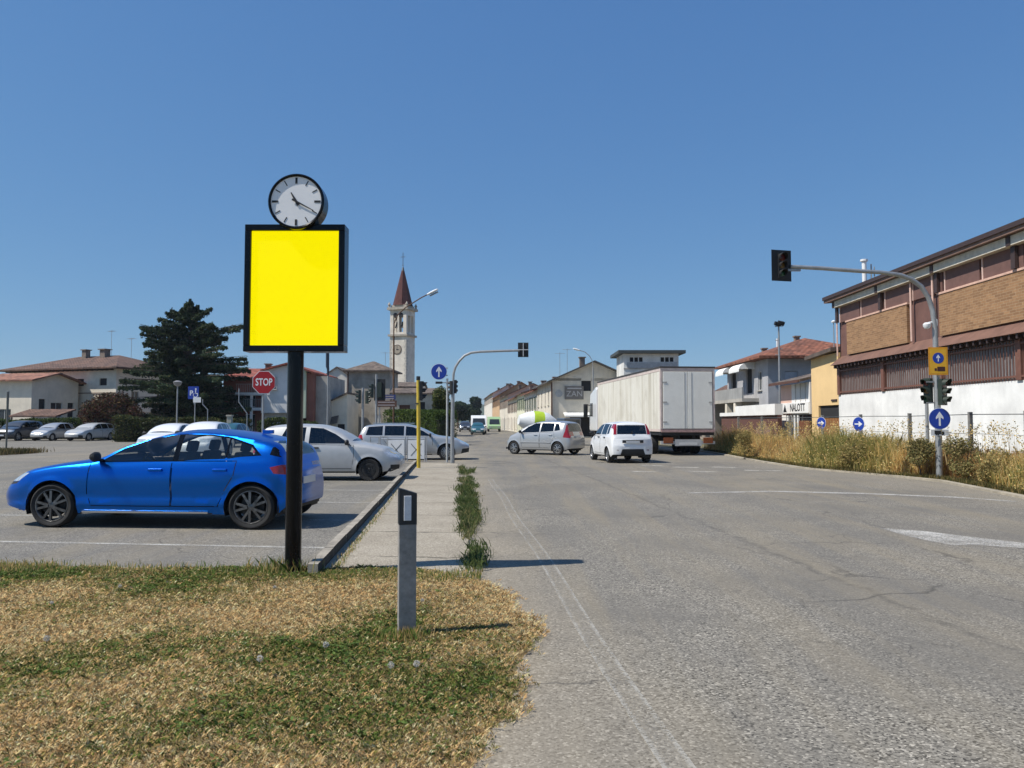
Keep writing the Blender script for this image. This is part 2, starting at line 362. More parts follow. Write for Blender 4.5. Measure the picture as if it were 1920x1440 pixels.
yy = math_(n_, l_, 'ADD', math_(n_, l_, 'ADD', y_.outputs[1], math_(n_, l_, 'MULTIPLY', y_.outputs[0], .08)), math_(n_, l_, 'MULTIPLY', noise(n_, l_, co_, 2.5, 4), .22))
fr_ = math_(n_, l_, 'ABSOLUTE', math_(n_, l_, 'SUBTRACT', math_(n_, l_, 'FRACT', math_(n_, l_, 'MULTIPLY', yy, .52)), .5))
jt = math_(n_, l_, 'MULTIPLY', ramp(n_, l_, fr_, [(.006, 1.0), (.02, 0.0)]), ramp(n_, l_, noise(n_, l_, co_, 4, 3), [(.38, .15), (.6, .9)]))
l_.new(mixc(n_, l_, jt, c_, (.08, .07, .05)), b_.inputs['Base Color']); b_.inputs['Roughness'].default_value = .9
bump(n_, l_, math_(n_, l_, 'SUBTRACT', sp_.outputs[0], math_(n_, l_, 'MULTIPLY', jt, 2.0)), .5, .008, b_)
mb = MB(); mb.add([S(-1.325, 7.60, .03), S(.20, 7.52, .03), S(.16, 28.3, .03), S(-1.325, 28.3, .03), S(-1.30, 7.6, -.02), S(.22, 7.52, -.02), S(.18, 28.3, -.02), S(-1.28, 28.3, -.02)],
    [(0, 1, 2, 3), (1, 5, 6, 2), (2, 6, 7, 3), (0, 4, 5, 1)])
tag(mb.build('pavement', pv), kind='structure')
KERBM = mat('kerb_concrete', (.30, .27, .22), .9, 0, .4, 5, bmp=.6)
mb = MB(); y = 7.62
while y < 27.9:                                        # one kerb run of metre stones with open joints
    y2 = min(y + .99, 28.0); dz = random.uniform(-.006, .006); ds = random.uniform(-.006, .006)
    a, b = S(-1.42 + ds, y, .14 + dz), S(-1.32 + ds, y, .14 + dz); c, d = S(-1.32 + ds, y2, .14 + dz), S(-1.42 + ds, y2, .14 + dz)
    lo = [Vector((p.x, p.y, -.03)) for p in (a, b, c, d)]
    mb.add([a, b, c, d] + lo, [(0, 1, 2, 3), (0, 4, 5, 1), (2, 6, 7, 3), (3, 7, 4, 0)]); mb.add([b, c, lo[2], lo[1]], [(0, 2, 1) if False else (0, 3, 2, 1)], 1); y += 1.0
tag(mb.build('kerb', [KERBM, mat('shaded_kerb_face', (.060, .054, .042), .95, 0, .5, 9, bmp=.5)]), kind='structure')  # pavement-side face near black: the kerb's shade is painted into its colour
mb = MB(); q = [(12.1, 8.2), (11.6, 11)] + [(p.x, p.y) for p in edge] + [S(13.0, 44)[:2]]
for i in range(len(q) - 1):
    a, b = Vector((*q[i], 0)), Vector((*q[i + 1], 0)); n = Vector(((b - a).y, -(b - a).x, 0)).normalized() * .16
    mb.add([a + Vector((0, 0, .05)), b + Vector((0, 0, .05)), b + n + Vector((0, 0, .055)), a + n + Vector((0, 0, .055)), a + Vector((0, 0, -.02)), b + Vector((0, 0, -.02))], [(0, 1, 2, 3), (0, 4, 5, 1)])
tag(mb.build('kerb', mat('dusty_kerb', (.34, .30, .23), .95, 0, .3, 3, bmp=.5)), kind='structure')
# far verge of the main road: bare soil under the weeds
mb = MB(); qq = [(a[0] + .12, a[1]) for a in q]; n0 = len(qq)
mb.add([(a, b, .048) for a, b in qq] + [(a + 6.2 if a > 10 else a + 6, b, .06) for a, b in qq], [(i, i + 1, n0 + i + 1, n0 + i) for i in range(n0 - 1)])
tag(mb.build('verge', gm), kind='structure')
# ---------------------------------------------------------------- painted markings
PAINT = worn_paint('road_paint', (.60, .58, .53), .75); PAINTW = worn_paint('worn_edge_paint', (.54, .515, .45), .25, hollow=True); PAINTF = worn_paint('faded_paint', (.56, .53, .46), .35)
def strip(name, pts, wd, z, m, taper=None):
    me = bpy.data.meshes.new(name); V = []; F = []; N = len(pts)
    for i, p in enumerate(pts):
        p = Vector((p[0], p[1], 0)); t = Vector((pts[min(i + 1, N - 1)][0] - pts[max(i - 1, 0)][0], pts[min(i + 1, N - 1)][1] - pts[max(i - 1, 0)][1], 0)).normalized()
        n = Vector((t.y, -t.x, 0)) * wd / 2 * (taper[i] if taper else 1)
        V += [(p - n)[:2] + (z,), (p + n)[:2] + (z,)]
        if i: F.append((2 * i - 2, 2 * i - 1, 2 * i + 1, 2 * i))
    me.from_pydata(V, [], F); uv = me.uv_layers.new(name='UVMap')
    for lp in me.loops: uv.data[lp.index].uv = (lp.vertex_index % 2, (lp.vertex_index // 2) / N)
    me.materials.append(m); o = bpy.data.objects.new(name, me); COL.objects.link(o); return tag(o, kind='structure')
strip('edge_line', [S(1.0 + .02 * math.sin(y * .9), y)[:2] for y in np.linspace(1.5, 20.5, 24)], .15, .0085, PAINTW)
strip('stop_line', [(G(1288, 925).x, G(1288, 925).y)] + [G(x, y)[:2] for x, y in ((1450, 922), (1620, 926), (1790, 933), (1905, 941))], .34, .0085, PAINT, [.5, .9, 1, .8, .5])
for x0, x1, yy in ((1185, 1230, 884), (1262, 1310, 876), (1335, 1380, 876), (1290, 1345, 884), (1395, 1470, 882), (1205, 1250, 873)):
    a, b = G(x0, yy), G(x1, yy + 1.5); strip('crossing_dash', [a[:2], b[:2]], .40, .0085, PAINTF)
ar = [G(x, y) for x, y in ((1650, 991), (1735, 997), (1815, 1007), (1935, 1021), (1940, 1031), (1820, 1022), (1790, 1024), (1735, 1014), (1690, 1003))]
sheet('lane_arrow', [p[:2] for p in ar], .0085, PAINT)
for k, (y0, x1) in enumerate(((9.42, -9), (12.02, -9), (14.6, -9), (17.2, -9), (19.8, -9), (22.4, -9))):
    a = S(-1.55, y0); b = Vector((x1, y0 - .115 * (x1 - a.x), 0)); strip('parking_line', [a[:2], b[:2]], .11, .0045, worn_paint('bay_paint', (.56, .545, .49), .75 if k == 0 else .5))
# distant low hills
mb = MB(); xs = np.linspace(-1800, 1800, 90); V = []
for x in xs:
    h = 24 + 11 * fbm(np.array(x), np.array(0.), .004, 3); V += [(x, 1150, -1), (x, 1330, max(14, float(h))), (x, 1600, max(14, float(h) * .8))]
mb.add(V, [(3 * i + k, 3 * i + 3 + k, 3 * i + 4 + k, 3 * i + 1 + k) for i in range(89) for k in (0, 1)], 0, True)
tag(mb.build('hills', mat('wooded_hill', (.055, .075, .045), .95, 0, .4, .03)), kind='structure')

# ---------------------------------------------------------------- the lawn in front: turf base, then blades
lawn_pts = [(-14, 8.6), (-9.5, 8.25), (-6.0, 8.05), (-4.0, 7.98), (-2.9, 7.95)] + [G(x, y)[:2] for x, y in ((590, 1076), (660, 1072), (760, 1072), (860, 1082), (905, 1092), (950, 1115), (985, 1160), (1000, 1215), (985, 1260), (950, 1330), (925, 1400), (922, 1460))] + [(-.15, 2.4), (-.6, 1.2), (-14, 1.2)]
def in_poly(x, y, pts):
    x = np.asarray(x); y = np.asarray(y); c = np.zeros(x.shape, bool); n = len(pts)
    for i in range(n):
        x1, y1 = pts[i][0], pts[i][1]; x2, y2 = pts[i - 1][0], pts[i - 1][1]
        with np.errstate(divide='ignore', invalid='ignore'):
            c ^= ((y1 > y) != (y2 > y)) & (x < (x2 - x1) * (y - y1) / (y2 - y1) + x1)
    return c
def lawn_green(x, y):                                    # where the sward is still alive
    g = fbm(x, y, 1.7, 5) * 1.5 + fbm(x, y, .55, 9) * .7
    g = g + np.exp(-((x + .95) ** 2 / 1.3 + (y - 4.3) ** 2 / 3.0)) * .5 + np.exp(-((y - 7.8) ** 2) / .08) * np.clip(-(x + 3.4) * .3, 0, .5) + np.exp(-((x + 1.0) ** 2 / .25 + (y - 6.7) ** 2 / .5)) * .5
    return g - np.exp(-((x + 3.0) ** 2 / .8 + (y - 4.6) ** 2 / 1.2)) * .7 - np.clip(x + .15, 0, .5) * 1.6
mb = MB(); xs = np.linspace(-14, .6, 240); ys = np.linspace(1.2, 8.8, 128); X, Y = np.meshgrid(xs, ys)
Z = .018 + .022 * fbm(X, Y, 1.1, 2) + .006
idx = -np.ones(X.shape, int); V = []; F = []; inside = in_poly(X, Y, lawn_pts)
soft = in_poly(X + .10 * fbm(X, Y, 5, 8), Y + .07 * fbm(X, Y, 5, 4), lawn_pts).astype(float)
for _ in range(2): soft = (np.roll(soft, 1, 0) + np.roll(soft, -1, 0) + np.roll(soft, 1, 1) + np.roll(soft, -1, 1) + 2 * soft) / 6
Z = -.03 + soft * (Z + .03)
for j in range(128):
    for i in range(240): idx[j, i] = len(V); V.append((X[j, i], Y[j, i], Z[j, i]))
for j in range(127):
    for i in range(239):
        if soft[j:j + 2, i:i + 2].max() > 0: F.append((idx[j, i], idx[j, i + 1], idx[j + 1, i + 1], idx[j + 1, i]))
mb.add(V, F, 0, True)
tm = bpy.data.materials.new('dry_turf'); MATS['dry_turf'] = tm; t_, n_, l_ = nodes(tm); b_ = n_['Principled BSDF']
co_ = n_.new('ShaderNodeTexCoord').outputs['Object']
c_ = ramp(n_, l_, noise(n_, l_, co_, 26, 6, .8), [(.3, (.13, .095, .045)), (.5, (.36, .26, .125)), (.68, (.56, .43, .22))])
l_.new(mixc(n_, l_, ramp(n_, l_, noise(n_, l_, co_, 2.2, 5, .7), [(.48, 0.0), (.62, .7)]), c_, (.075, .095, .026)), b_.inputs['Base Color']); b_.inputs['Roughness'].default_value = 1
bump(n_, l_, noise(n_, l_, co_, 60, 5, .8), 1, .03, b_)
tag(mb.build('lawn', tm), kind='structure')
def blades(n, xr, yr, ok, hfun, cfun, wid, name, lean=.5, density=None):
    x = RNG.uniform(*xr, n); y = RNG.uniform(*yr, n); k = ok(x, y); x, y = x[k], y[k]; n = len(x)
    h = hfun(x, y) * RNG.uniform(.5, 1.3, n); a = RNG.uniform(0, 2 * math.pi, n); l = RNG.uniform(.1, 1, n) * lean * h; b = a + RNG.uniform(.6, 2.5, n)
    wv = wid * RNG.uniform(.6, 1.4, n); z0 = .018 + .022 * fbm(x, y, 1.1, 2) if name == 'lawn_grass' else np.full(n, .03)
    dx, dy = np.cos(b) * wv, np.sin(b) * wv
    base = np.stack([x, y, z0], 1); tip = base + np.stack([np.cos(a) * l, np.sin(a) * l, h], 1); mid = base + np.stack([np.cos(a) * l * .35, np.sin(a) * l * .35, h * .6], 1)
    d = np.stack([dx, dy, dx * 0], 1)
    V = np.stack([base - d, base + d, mid + d * .7, tip, mid - d * .7], 1)
    return V.reshape(-1, 3), cfun(x, y, n)
def lawn_col(x, y, n):
    g = lawn_green(x, y) + .02 + RNG.normal(0, .5, n); green = g > .40; mid = (g > .05) & ~green
    c = palette(n, [(.84, .66, .38), (.80, .57, .30), (.92, .80, .52), (.52, .36, .18), (.86, .71, .43), (.70, .50, .27)], .18)
    c[green] = palette(green.sum(), [(.15, .23, .055), (.19, .27, .07), (.11, .18, .045), (.27, .29, .10)], .2)
    c[mid] = palette(mid.sum(), [(.42, .35, .14), (.52, .41, .18), (.30, .29, .10), (.58, .44, .20)], .2)
    return c
ok = lambda x, y: in_poly(x + .10 * fbm(x, y, 5, 8), y + .09 * fbm(x, y, 5, 4), lawn_pts) & (np.abs(x) < .70 * y + .5)
def tufts(n, per):
    x = RNG.uniform(-6.7, .75, n); y = RNG.uniform(2.5, 8.5, n); edge_ok = in_poly(x + .16 * fbm(x, y, 5, 8) + RNG.normal(0, .05, n), y + .12 * fbm(x, y, 5, 4) + RNG.normal(0, .04, n), lawn_pts) & (np.abs(x) < .70 * y + .5)
    x, y = x[edge_ok], y[edge_ok]; n = len(x); g = lawn_green(x, y); c = lawn_col(x, y, n); s = RNG.uniform(.65, 1.5, n) * (1 + .45 * np.clip(g, 0, 1))
    X_, Y_ = np.repeat(x, per), np.repeat(y, per); m = len(X_); a = RNG.uniform(0, 6.28, m); q = RNG.uniform(0, 1, m) ** .7; S_ = np.repeat(s, per)
    bx_, by_ = X_ + np.cos(a) * q * .014 * S_, Y_ + np.sin(a) * q * .014 * S_; z0 = np.repeat(.018 + .022 * fbm(x, y, 1.1, 2), per)
    out = a + RNG.normal(0, .6, m); L = S_ * RNG.uniform(.007, .025, m); h = S_ * RNG.uniform(.004, .022, m); b_ = out + 1.57; wv = RNG.uniform(.0008, .0017, m)
    base = np.stack([bx_, by_, z0], 1); d = np.stack([np.cos(b_) * wv, np.sin(b_) * wv, 0 * wv], 1)
    tip = base + np.stack([np.cos(out) * L, np.sin(out) * L, h], 1); mid = base + np.stack([np.cos(out) * L * .4, np.sin(out) * L * .4, h * .75], 1)
    return np.stack([base - d, base + d, mid + d * .8, tip, mid - d * .8], 1).reshape(-1, 3), np.clip(np.repeat(c, per, 0) * RNG.uniform(.75, 1.25, (m, 1)), 0, .95)
V1, C1 = tufts(170000, 7)
xb, yb = RNG.uniform(-6.6, .4, 5200), RNG.uniform(2.6, 8.4, 5200); kk = ok(xb, yb) & (lawn_green(xb, yb) + RNG.normal(0, .35, 5200) > .45); xb, yb = xb[kk], yb[kk]
rep = 12; xx = np.repeat(xb, rep) + RNG.normal(0, .03, len(xb) * rep); yy = np.repeat(yb, rep) + RNG.normal(0, .03, len(xb) * rep)
zz = .03 + RNG.uniform(.003, .03, len(xx)); V2 = leaf_quads(np.stack([xx, yy, zz], 1), .013, .8); C2 = palette(len(xx), [(.11, .18, .04), (.15, .22, .055), (.09, .15, .035), (.22, .25, .08)])
def to5(V): V = V.reshape(-1, 4, 3); return np.concatenate([V, V[:, 3:4]], 1).reshape(-1, 3)
# fringe of taller grass where the turf meets the car park and round the two posts
def fringe(n, pts_f, hh, cols, wid=.004, lean=.5):
    x, y = pts_f(n); k = np.ones(len(x), bool)
    Vv, Cc = blades(1, (0, 1), (0, 1), lambda a, b: a > -9, lambda a, b: np.full(len(a), hh), lambda a, b, m: palette(m, cols), wid, 'x', lean)
    n = len(x); h = hh * RNG.uniform(.3, 1.25, n); a = RNG.uniform(0, 6.28, n); l = RNG.uniform(.1, 1, n) * lean * h; b = a + RNG.uniform(.6, 2.5, n); wv = wid * RNG.uniform(.6, 1.4, n)
    base = np.stack([x, y, np.full(n, .02)], 1); d = np.stack([np.cos(b) * wv, np.sin(b) * wv, 0 * b], 1)
    tip = base + np.stack([np.cos(a) * l, np.sin(a) * l, h], 1); mid = base + np.stack([np.cos(a) * l * .35, np.sin(a) * l * .35, h * .6], 1)
    return np.stack([base - d, base + d, mid + d * .7, tip, mid - d * .7], 1).reshape(-1, 3), palette(n, cols)
GR = [(.15, .24, .05), (.20, .27, .07), (.11, .18, .04), (.32, .30, .10)]; ST = [(.66, .49, .23), (.54, .38, .16), (.44, .34, .13)]
f1 = lambda n: ((lambda x: (x, 7.97 + .0 * x + np.clip(-(x + 2.9), 0, 9) * .055 + RNG.normal(0, .13, len(x)) - .12))(np.where(RNG.uniform(0, 1, n) < .62, RNG.uniform(-6.8, -4.7, n), RNG.uniform(-6.8, -2.0, n))))
V3, C3 = fringe(4500, f1, .065, GR + ST + ST[:2]); 
bx, by = G(549, 1078)[:2]
V4, C4 = fringe(420, lambda n: (bx - .10 + RNG.normal(0, .16, n), by + .02 + RNG.normal(0, .09, n)), .15, GR + ST, .0035, .9)
V5, C5 = fringe(500, lambda n: (G(762, 1195).x + RNG.normal(0, .08, n), 5.46 + RNG.normal(0, .06, n)), .07, GR + ST)
V6, C6 = fringe(2600, lambda n: (RNG.uniform(-1.95, -.3, n), 7.58 + .10 * fbm(RNG.uniform(-1.95, -.3, n), np.zeros(n), 2, 3) + RNG.normal(0, .13, n)), .05, GR + ST)
g = np_mesh('lawn_grass', np.concatenate([V1, to5(V2), V3, V4, V5, V6]), 5, np.concatenate([C1, C2, C3, C4, C5, C6]), GRASS)
tag(g, kind='stuff')
# weeds in the joint between pavement and gutter
VV, CC = [], []
rs = np.random.default_rng(11)
for _ in range(150):
    y0 = 8.0 + 18 * rs.beta(1.1, 1.4); dens = .45 + .55 * (10.3 < y0 < 19)
    if rs.uniform() > dens: continue
    s0 = .12 + (.22 + .020 * (y0 - 9)) * rs.beta(1.6, 1.8); rad = rs.uniform(.04, .15); hh = rs.uniform(.04, .15) * (1.25 if rs.uniform() < .2 else 1); n = int(rad * rs.uniform(380, 900))
    tint = [[(.11, .15, .05), (.14, .18, .06), (.09, .12, .04)], [(.13, .15, .06), (.18, .19, .08), (.30, .26, .12)], [(.08, .12, .04), (.11, .15, .05), (.07, .10, .035)]][rs.integers(0, 3)]
    cl = lambda m: ((lambda y, s: (s - .076 * y, y))(y0 + rs.normal(0, rad * 1.6, m), s0 + rs.normal(0, rad * .55, m)))
    a, b = fringe(n, cl, hh, tint, .0045, .9); VV.append(a); CC.append(b)
    m = n; x, y = cl(m); V2 = leaf_quads(np.stack([x, y, rs.uniform(.01, hh * .8, m)], 1), .016, .4); VV.append(to5(V2)); CC.append(palette(m, tint))
tag(np_mesh('gutter_weeds', np.concatenate(VV), 5, np.concatenate(CC), GRASS), kind='stuff')
# kerb-side weeds in the car park and the rough island at far left
V1, C1 = fringe(900, lambda n: (lambda y: (-1.20 - .076 * y + RNG.normal(0, .03, len(y)), y))(7.6 + 12 * RNG.beta(.8, 2.5, n)), .05, GR + ST)
V2, C2 = fringe(12000, lambda n: (RNG.uniform(-34, -23, n), 36.5 + RNG.normal(0, .9, n)), .25, [(.12, .10, .05), (.2, .15, .07), (.07, .075, .03)], .02)
tag(np_mesh('kerb_weeds', np.concatenate([V1, V2]), 5, np.concatenate([C1, C2]), GRASS), kind='stuff')
# dandelion clocks standing in the lawn
DAND = mat('seed_fluff', (.62, .60, .55), 1, 0, .1)
for i, (px, py) in enumerate(((611, 1245), (732, 1287), (780, 1284), (488, 1273), (90, 1232), (99, 1160), (515, 1128), (791, 1155), (226, 1126))):
    p = G(px, py); t = thing('dandelion', 'grey-white dandelion seed head on a thin stalk in the dry lawn', 'flower', (p.x, p.y - .03, .03), 0, 'dandelion clocks in the lawn')
    k = MB(); k.tube([(0, 0, 0), (.004, 0, .05), (.006, .002, .09)], .0016, 5); k.build('stalk', mat('stalk_green', (.16, .2, .07), .8), t)
    pts = RNG.normal(size=(90, 3)); pts /= np.linalg.norm(pts, axis=1)[:, None]; pts *= .017 if i < 5 else .011
    Vq = leaf_quads(pts + np.array([.006, .002, .10]), .006); np_mesh('seed_head', Vq, 4, palette(90, [(.6, .58, .53)]), vcol('fluff', 1, transl=.5), t)
# ---------------------------------------------------------------- dry weeds along the far verge
def vx(y): return np.interp(y, [8, 11, 15.2, 20.0, 24.8, 31, 37.4, 44], [12.1, 11.6, edge[0].x, edge[1].x, edge[3].x, edge[4].x, edge[5].x, 9.6])
def wf(n):
    y = 14 + 27 * RNG.beta(1, 1.2, n); wdt = 2.6 + .3 * fbm(y, y * 0, .5, 3); x = vx(y) + .42 + .7 * np.exp(-((y - 20.0) / 1.0) ** 2) + .25 * fbm(y, y * 0, 1.2, 6) + wdt * RNG.beta(1.1, 1.1, n)
    return x, y
def weeds(n, hlo, hhi, wid):
    x, y = wf(n); n = len(x); clump = .5 + .9 * fbm(x * 1.0, y, .55, 21); h = (hlo + (hhi - hlo) * np.clip(clump, 0, 1.2)) * RNG.uniform(.55, 1.15, n)
    h *= np.clip((x - vx(y) - .25) / .7, .3, 1)
    a = RNG.uniform(0, 6.28, n); l = RNG.uniform(.05, .45, n) * h; b = RNG.uniform(0, 6.28, n); d = np.stack([np.cos(b) * wid, np.sin(b) * wid, 0 * b], 1) * RNG.uniform(.6, 1.5, (n, 1))
    base = np.stack([x, y, np.full(n, .06)], 1); tip = base + np.stack([np.cos(a) * l, np.sin(a) * l, h], 1); mid = base + np.stack([np.cos(a) * l * .3, np.sin(a) * l * .3, h * .6], 1)
    tone = fbm(x, y, .7, 33) + RNG.normal(0, .35, n)
    c = palette(n, [(.58, .43, .17), (.50, .36, .13), (.66, .52, .25), (.40, .27, .10)], .2)
    gk = tone > .18; c[gk] = palette(gk.sum(), [(.22, .22, .065), (.30, .27, .085), (.16, .17, .05)]); rk = tone < -.6; c[rk] = palette(rk.sum(), [(.33, .19, .085), (.26, .16, .07)])
    return np.stack([base - d, base + d, mid + d * .7, tip, mid - d * .7], 1).reshape(-1, 3), c, tip
V1, C1, tip = weeds(70000, .5, 1.15, .006)
k = RNG.integers(0, len(tip), 60000); q = tip[k] * 1.0; q[:, 2] *= RNG.uniform(.35, 1.0, len(k)); q[:, :2] += RNG.normal(0, .05, (len(k), 2))
ys_ = RNG.uniform(15, 39, 420); xs_ = vx(ys_) + RNG.uniform(.7, 2.9, 420); hs_ = RNG.uniform(1.0, 1.5, 420); st_ = np.stack([xs_, ys_, np.full(420, .1)], 1); ln_ = np.stack([RNG.normal(0, .10, 420), RNG.normal(0, .10, 420), hs_], 1)
V1 = np.concatenate([V1, np.stack([st_ - [.004, 0, 0], st_ + [.004, 0, 0], st_ + ln_ * .6 + [.003, 0, 0], st_ + ln_, st_ + ln_ * .6 - [.003, 0, 0]], 1).reshape(-1, 3)]); C1 = np.concatenate([C1, palette(420, [(.30, .20, .09), (.22, .15, .07), (.26, .24, .09)])])
hd_ = np.repeat(st_ + ln_, 14, 0) - RNG.uniform(0, .28, 420 * 14)[:, None] * np.repeat(ln_ / hs_[:, None], 14, 0) + RNG.normal(0, .035, (420 * 14, 3)); q = np.concatenate([q, hd_]); k = np.zeros(len(q), int)
V2 = leaf_quads(q, .026); C2 = palette(len(k), [(.55, .41, .16), (.46, .33, .11), (.34, .27, .09), (.22, .21, .07), (.64, .5, .22)])
tag(np_mesh('verge_weeds', np.concatenate([V1, to5(V2)]), 5, np.clip(np.concatenate([C1, C2]) * np.array([1.5, 1.46, 1.55]), 0, .93), vcol('straw_pigment', .9, transl=.5)), kind='stuff')
V1, C1 = fringe(16000, lambda n: (lambda y: (vx(y) + .2 + np.abs(RNG.normal(0, .22, len(y))), y))(RNG.uniform(12, 40, n)), .13, [(.08, .09, .03), (.14, .13, .045), (.3, .22, .09)], .006)
tag(np_mesh('verge_grass', V1, 5, C1, GRASS), kind='stuff')

# ---------------------------------------------------------------- trees, shrubs, hedges
BARK = mat('bark', (.10, .075, .055), .95, 0, .3, 6, bmp=.8, bscale=25)
def crown_pts(n, blobs, shell=.55):
    """points through a crown made of blobs (x,y,z,rx,ry,rz), thicker towards each blob's skin"""
    wts = np.array([b[3] * b[4] * b[5] for b in blobs]) ** .75; i = RNG.choice(len(blobs), n, p=wts / wts.sum()); B = np.array(blobs)[i]
    d = RNG.normal(size=(n, 3)); d /= np.linalg.norm(d, axis=1)[:, None]; r = RNG.uniform(shell ** 3, 1, n) ** (1 / 3)
    r *= 1 + .18 * fbm(d[:, 0] * 3 + B[:, 0], d[:, 2] * 3 + B[:, 1], 1.6, 4)
    return B[:, :3] + d * r[:, None] * B[:, 3:6], i
def tree(name, label, cat, loc, blobs, n, leaf, cols, trunk_h=1.5, trunk_r=.15, group=None, limbs=True):
    t = thing(name, label, cat, loc, 0, group); mb = MB(); top = max(b[2] for b in blobs)
    mb.tube([(0, 0, -.1), (.03, .02, trunk_h * .6), (0, .05, trunk_h), (.05, 0, top)], [trunk_r * 1.25, trunk_r, trunk_r * .8, trunk_r * .2], 9)
    if limbs:
        for b in blobs: mb.tube([(0, 0, trunk_h * .8), (b[0] * .5, b[1] * .5, trunk_h + (b[2] - trunk_h) * .6), (b[0], b[1], b[2])], [trunk_r * .5, trunk_r * .3, trunk_r * .08], 6)
    mb.build('trunk', BARK, t)
    pts, i = crown_pts(n, blobs); tone = RNG.uniform(.75, 1.25, len(blobs))[i][:, None]
    np_mesh('crown', leaf_quads(pts, leaf), 4, np.clip(palette(n, cols) * tone, 0, 1), LEAF, t); return t
def rblobs(k, rx, ry, z0, z1, r):
    out = []
    for _ in range(k):
        a = random.uniform(0, 6.28); q = math.sqrt(random.random()); z = random.uniform(z0, z1); sh = 1 - .35 * abs((z - z0) / (z1 - z0 + 1e-6) * 2 - .8)
        out.append((rx * q * math.cos(a) * sh, ry * q * math.sin(a) * sh, z, r * random.uniform(.7, 1.2), r * random.uniform(.7, 1.2), r * random.uniform(.6, .95)))
    return out
# cedar: tiers of near-level limbs carrying flat sprays
def cedar(px, Y, base_py_h):
    p = P(px, 790, Y); t = thing('cedar_tree', 'tall dark cedar with layered drooping branches behind the car park', 'tree', (p.x, Y, 0)); H = base_py_h
    mb = MB(); mb.tube([(0, 0, -.1), (0, .05, H * .5), (.1, 0, H * .8), (.12, 0, H * .99)], [.34, .24, .12, .03], 10)
    pts = []; tones = []; drawn = []
    prof = lambda u: np.interp(u, [0, .12, .3, .45, .58, .70, .78, .86, .93, 1.0], [5.4, 6.0, 5.5, 5.1, 5.0, 4.6, 3.2, 1.7, .8, .15])
    for k in range(260):
        u = random.uniform(.08, 1.0) ** .95; z = u * H; a = random.uniform(0, 6.28) + k * 2.4; L = float(prof(u)) * random.uniform(.5, 1.18)
        rise = random.uniform(-.10, .40) * L if u < .8 else random.uniform(.05, .7) * L; n = int(620 * (L / 4.2 + .25))
        end = (math.cos(a) * L, math.sin(a) * L, z + rise)
        if L > .6: mb.tube([(0, 0, z - .1), (end[0] * .5, end[1] * .5, z + rise * .7), end], [.07, .045, .012], 5)
        s = RNG.uniform(.12, 1.0, n) ** .8; sd = RNG.normal(0, 1, n) * (.08 + .17 * L * .35 * (1 - s * .85)); droop = -.22 * np.abs(sd) - .55 * s ** 2 * (1 - .55 * s) * (L / 4)
        pts.append(np.stack([math.cos(a) * s * L - math.sin(a) * sd, math.sin(a) * s * L + math.cos(a) * sd, z + rise * s * (1.7 - .7 * s) + droop + RNG.normal(0, .09, n)], 1)); tones += [random.uniform(.65, 1.4)] * n
    sp_n = 900; sz_ = RNG.uniform(.86, 1.03, sp_n); pts.append(np.stack([RNG.normal(0, 1, sp_n) * .22 * (1.06 - sz_) * 5, RNG.normal(0, 1, sp_n) * .22 * (1.06 - sz_) * 5, sz_ * H], 1)); tones += [1.0] * sp_n
    mb.build('trunk', BARK, t); pts = np.concatenate(pts)
    np_mesh('crown', leaf_quads(pts, .115, .3), 4, palette(len(pts), [(.034, .060, .032), (.050, .080, .040), (.024, .042, .025), (.075, .092, .036)]) * np.array(tones)[:, None], LEAF, t)
cedar(352, 72, 12.7)
p = P(208, 800, 67.5)
tree('plum_tree', 'round bronze-red shrub-like tree between parked cars and cedar', 'tree', (p.x, 67.5, 0), rblobs(34, 2.2, 1.6, .9, 3.5, .95), 19000, .10, [(.085, .034, .026), (.06, .038, .024), (.11, .042, .032), (.05, .055, .022), (.13, .08, .03)], .8, .14)
HEDGEC = [(.045, .075, .02), (.06, .10, .025), (.035, .055, .016), (.09, .12, .035)]
def hedge(name, label, a, b, h, th, n, cols=HEDGEC, leaf=.06, top=.12, cat='hedge'):
    a, b = Vector((*a, 0)), Vector((*b, 0)); L = (b - a).length; t = thing(name, label, cat, a, math.atan2((b - a).y, (b - a).x))
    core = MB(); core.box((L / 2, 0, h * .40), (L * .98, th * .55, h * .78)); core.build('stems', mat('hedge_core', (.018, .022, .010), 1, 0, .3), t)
    x = RNG.uniform(0, L, n); y = RNG.uniform(-1, 1, n); z = RNG.uniform(0, 1, n); f = RNG.integers(0, 3, n); y[f == 0] = np.sign(y[f == 0]) * RNG.uniform(.75, 1.05, (f == 0).sum()); z[f == 1] = RNG.uniform(.88, 1.06, (f == 1).sum())
    hh = h * (1 + top * fbm(x, x * 0, 1.1, int(L * 10) % 97)); lump = 1 + .22 * fbm(x, z * 3, 1.6, 5)
    pts = np.stack([x, y * th / 2 * lump, z * hh], 1)
    np_mesh('foliage', leaf_quads(pts, leaf), 4, palette(n, cols) * (1 + .25 * fbm(x, z * 2, 1.2, 9))[:, None].clip(.5, 1.5), LEAF, t); return t
hedge('hedge', 'low green hedge behind the parked cars at the left', (-47, 69.5), (-33.5, 69.5), 1.75, 1.2, 14000, leaf=.09)
hedge('hedge', 'dark ragged hedge under the cedar tree', (-30.5, 59.5), (-20.2, 59), 1.75, 1.6, 16000, [(.03, .045, .015), (.05, .07, .02), (.10, .095, .03), (.025, .03, .012)], .08, .25)
hedge('hedge', 'overgrown greenery below the brick-red apartment block', (-20.0, 61), (-15.5, 61), 1.7, 1.4, 8000, [(.05, .075, .02), (.09, .11, .03), (.03, .045, .015)], .08, .3)
hedge('hedge', 'clipped bright green hedge left of the yellow post', (-8.9, 57), (-6.3, 54), 2.25, 1.6, 12000, [(.075, .115, .025), (.10, .14, .03), (.05, .08, .02)], .06, .05)
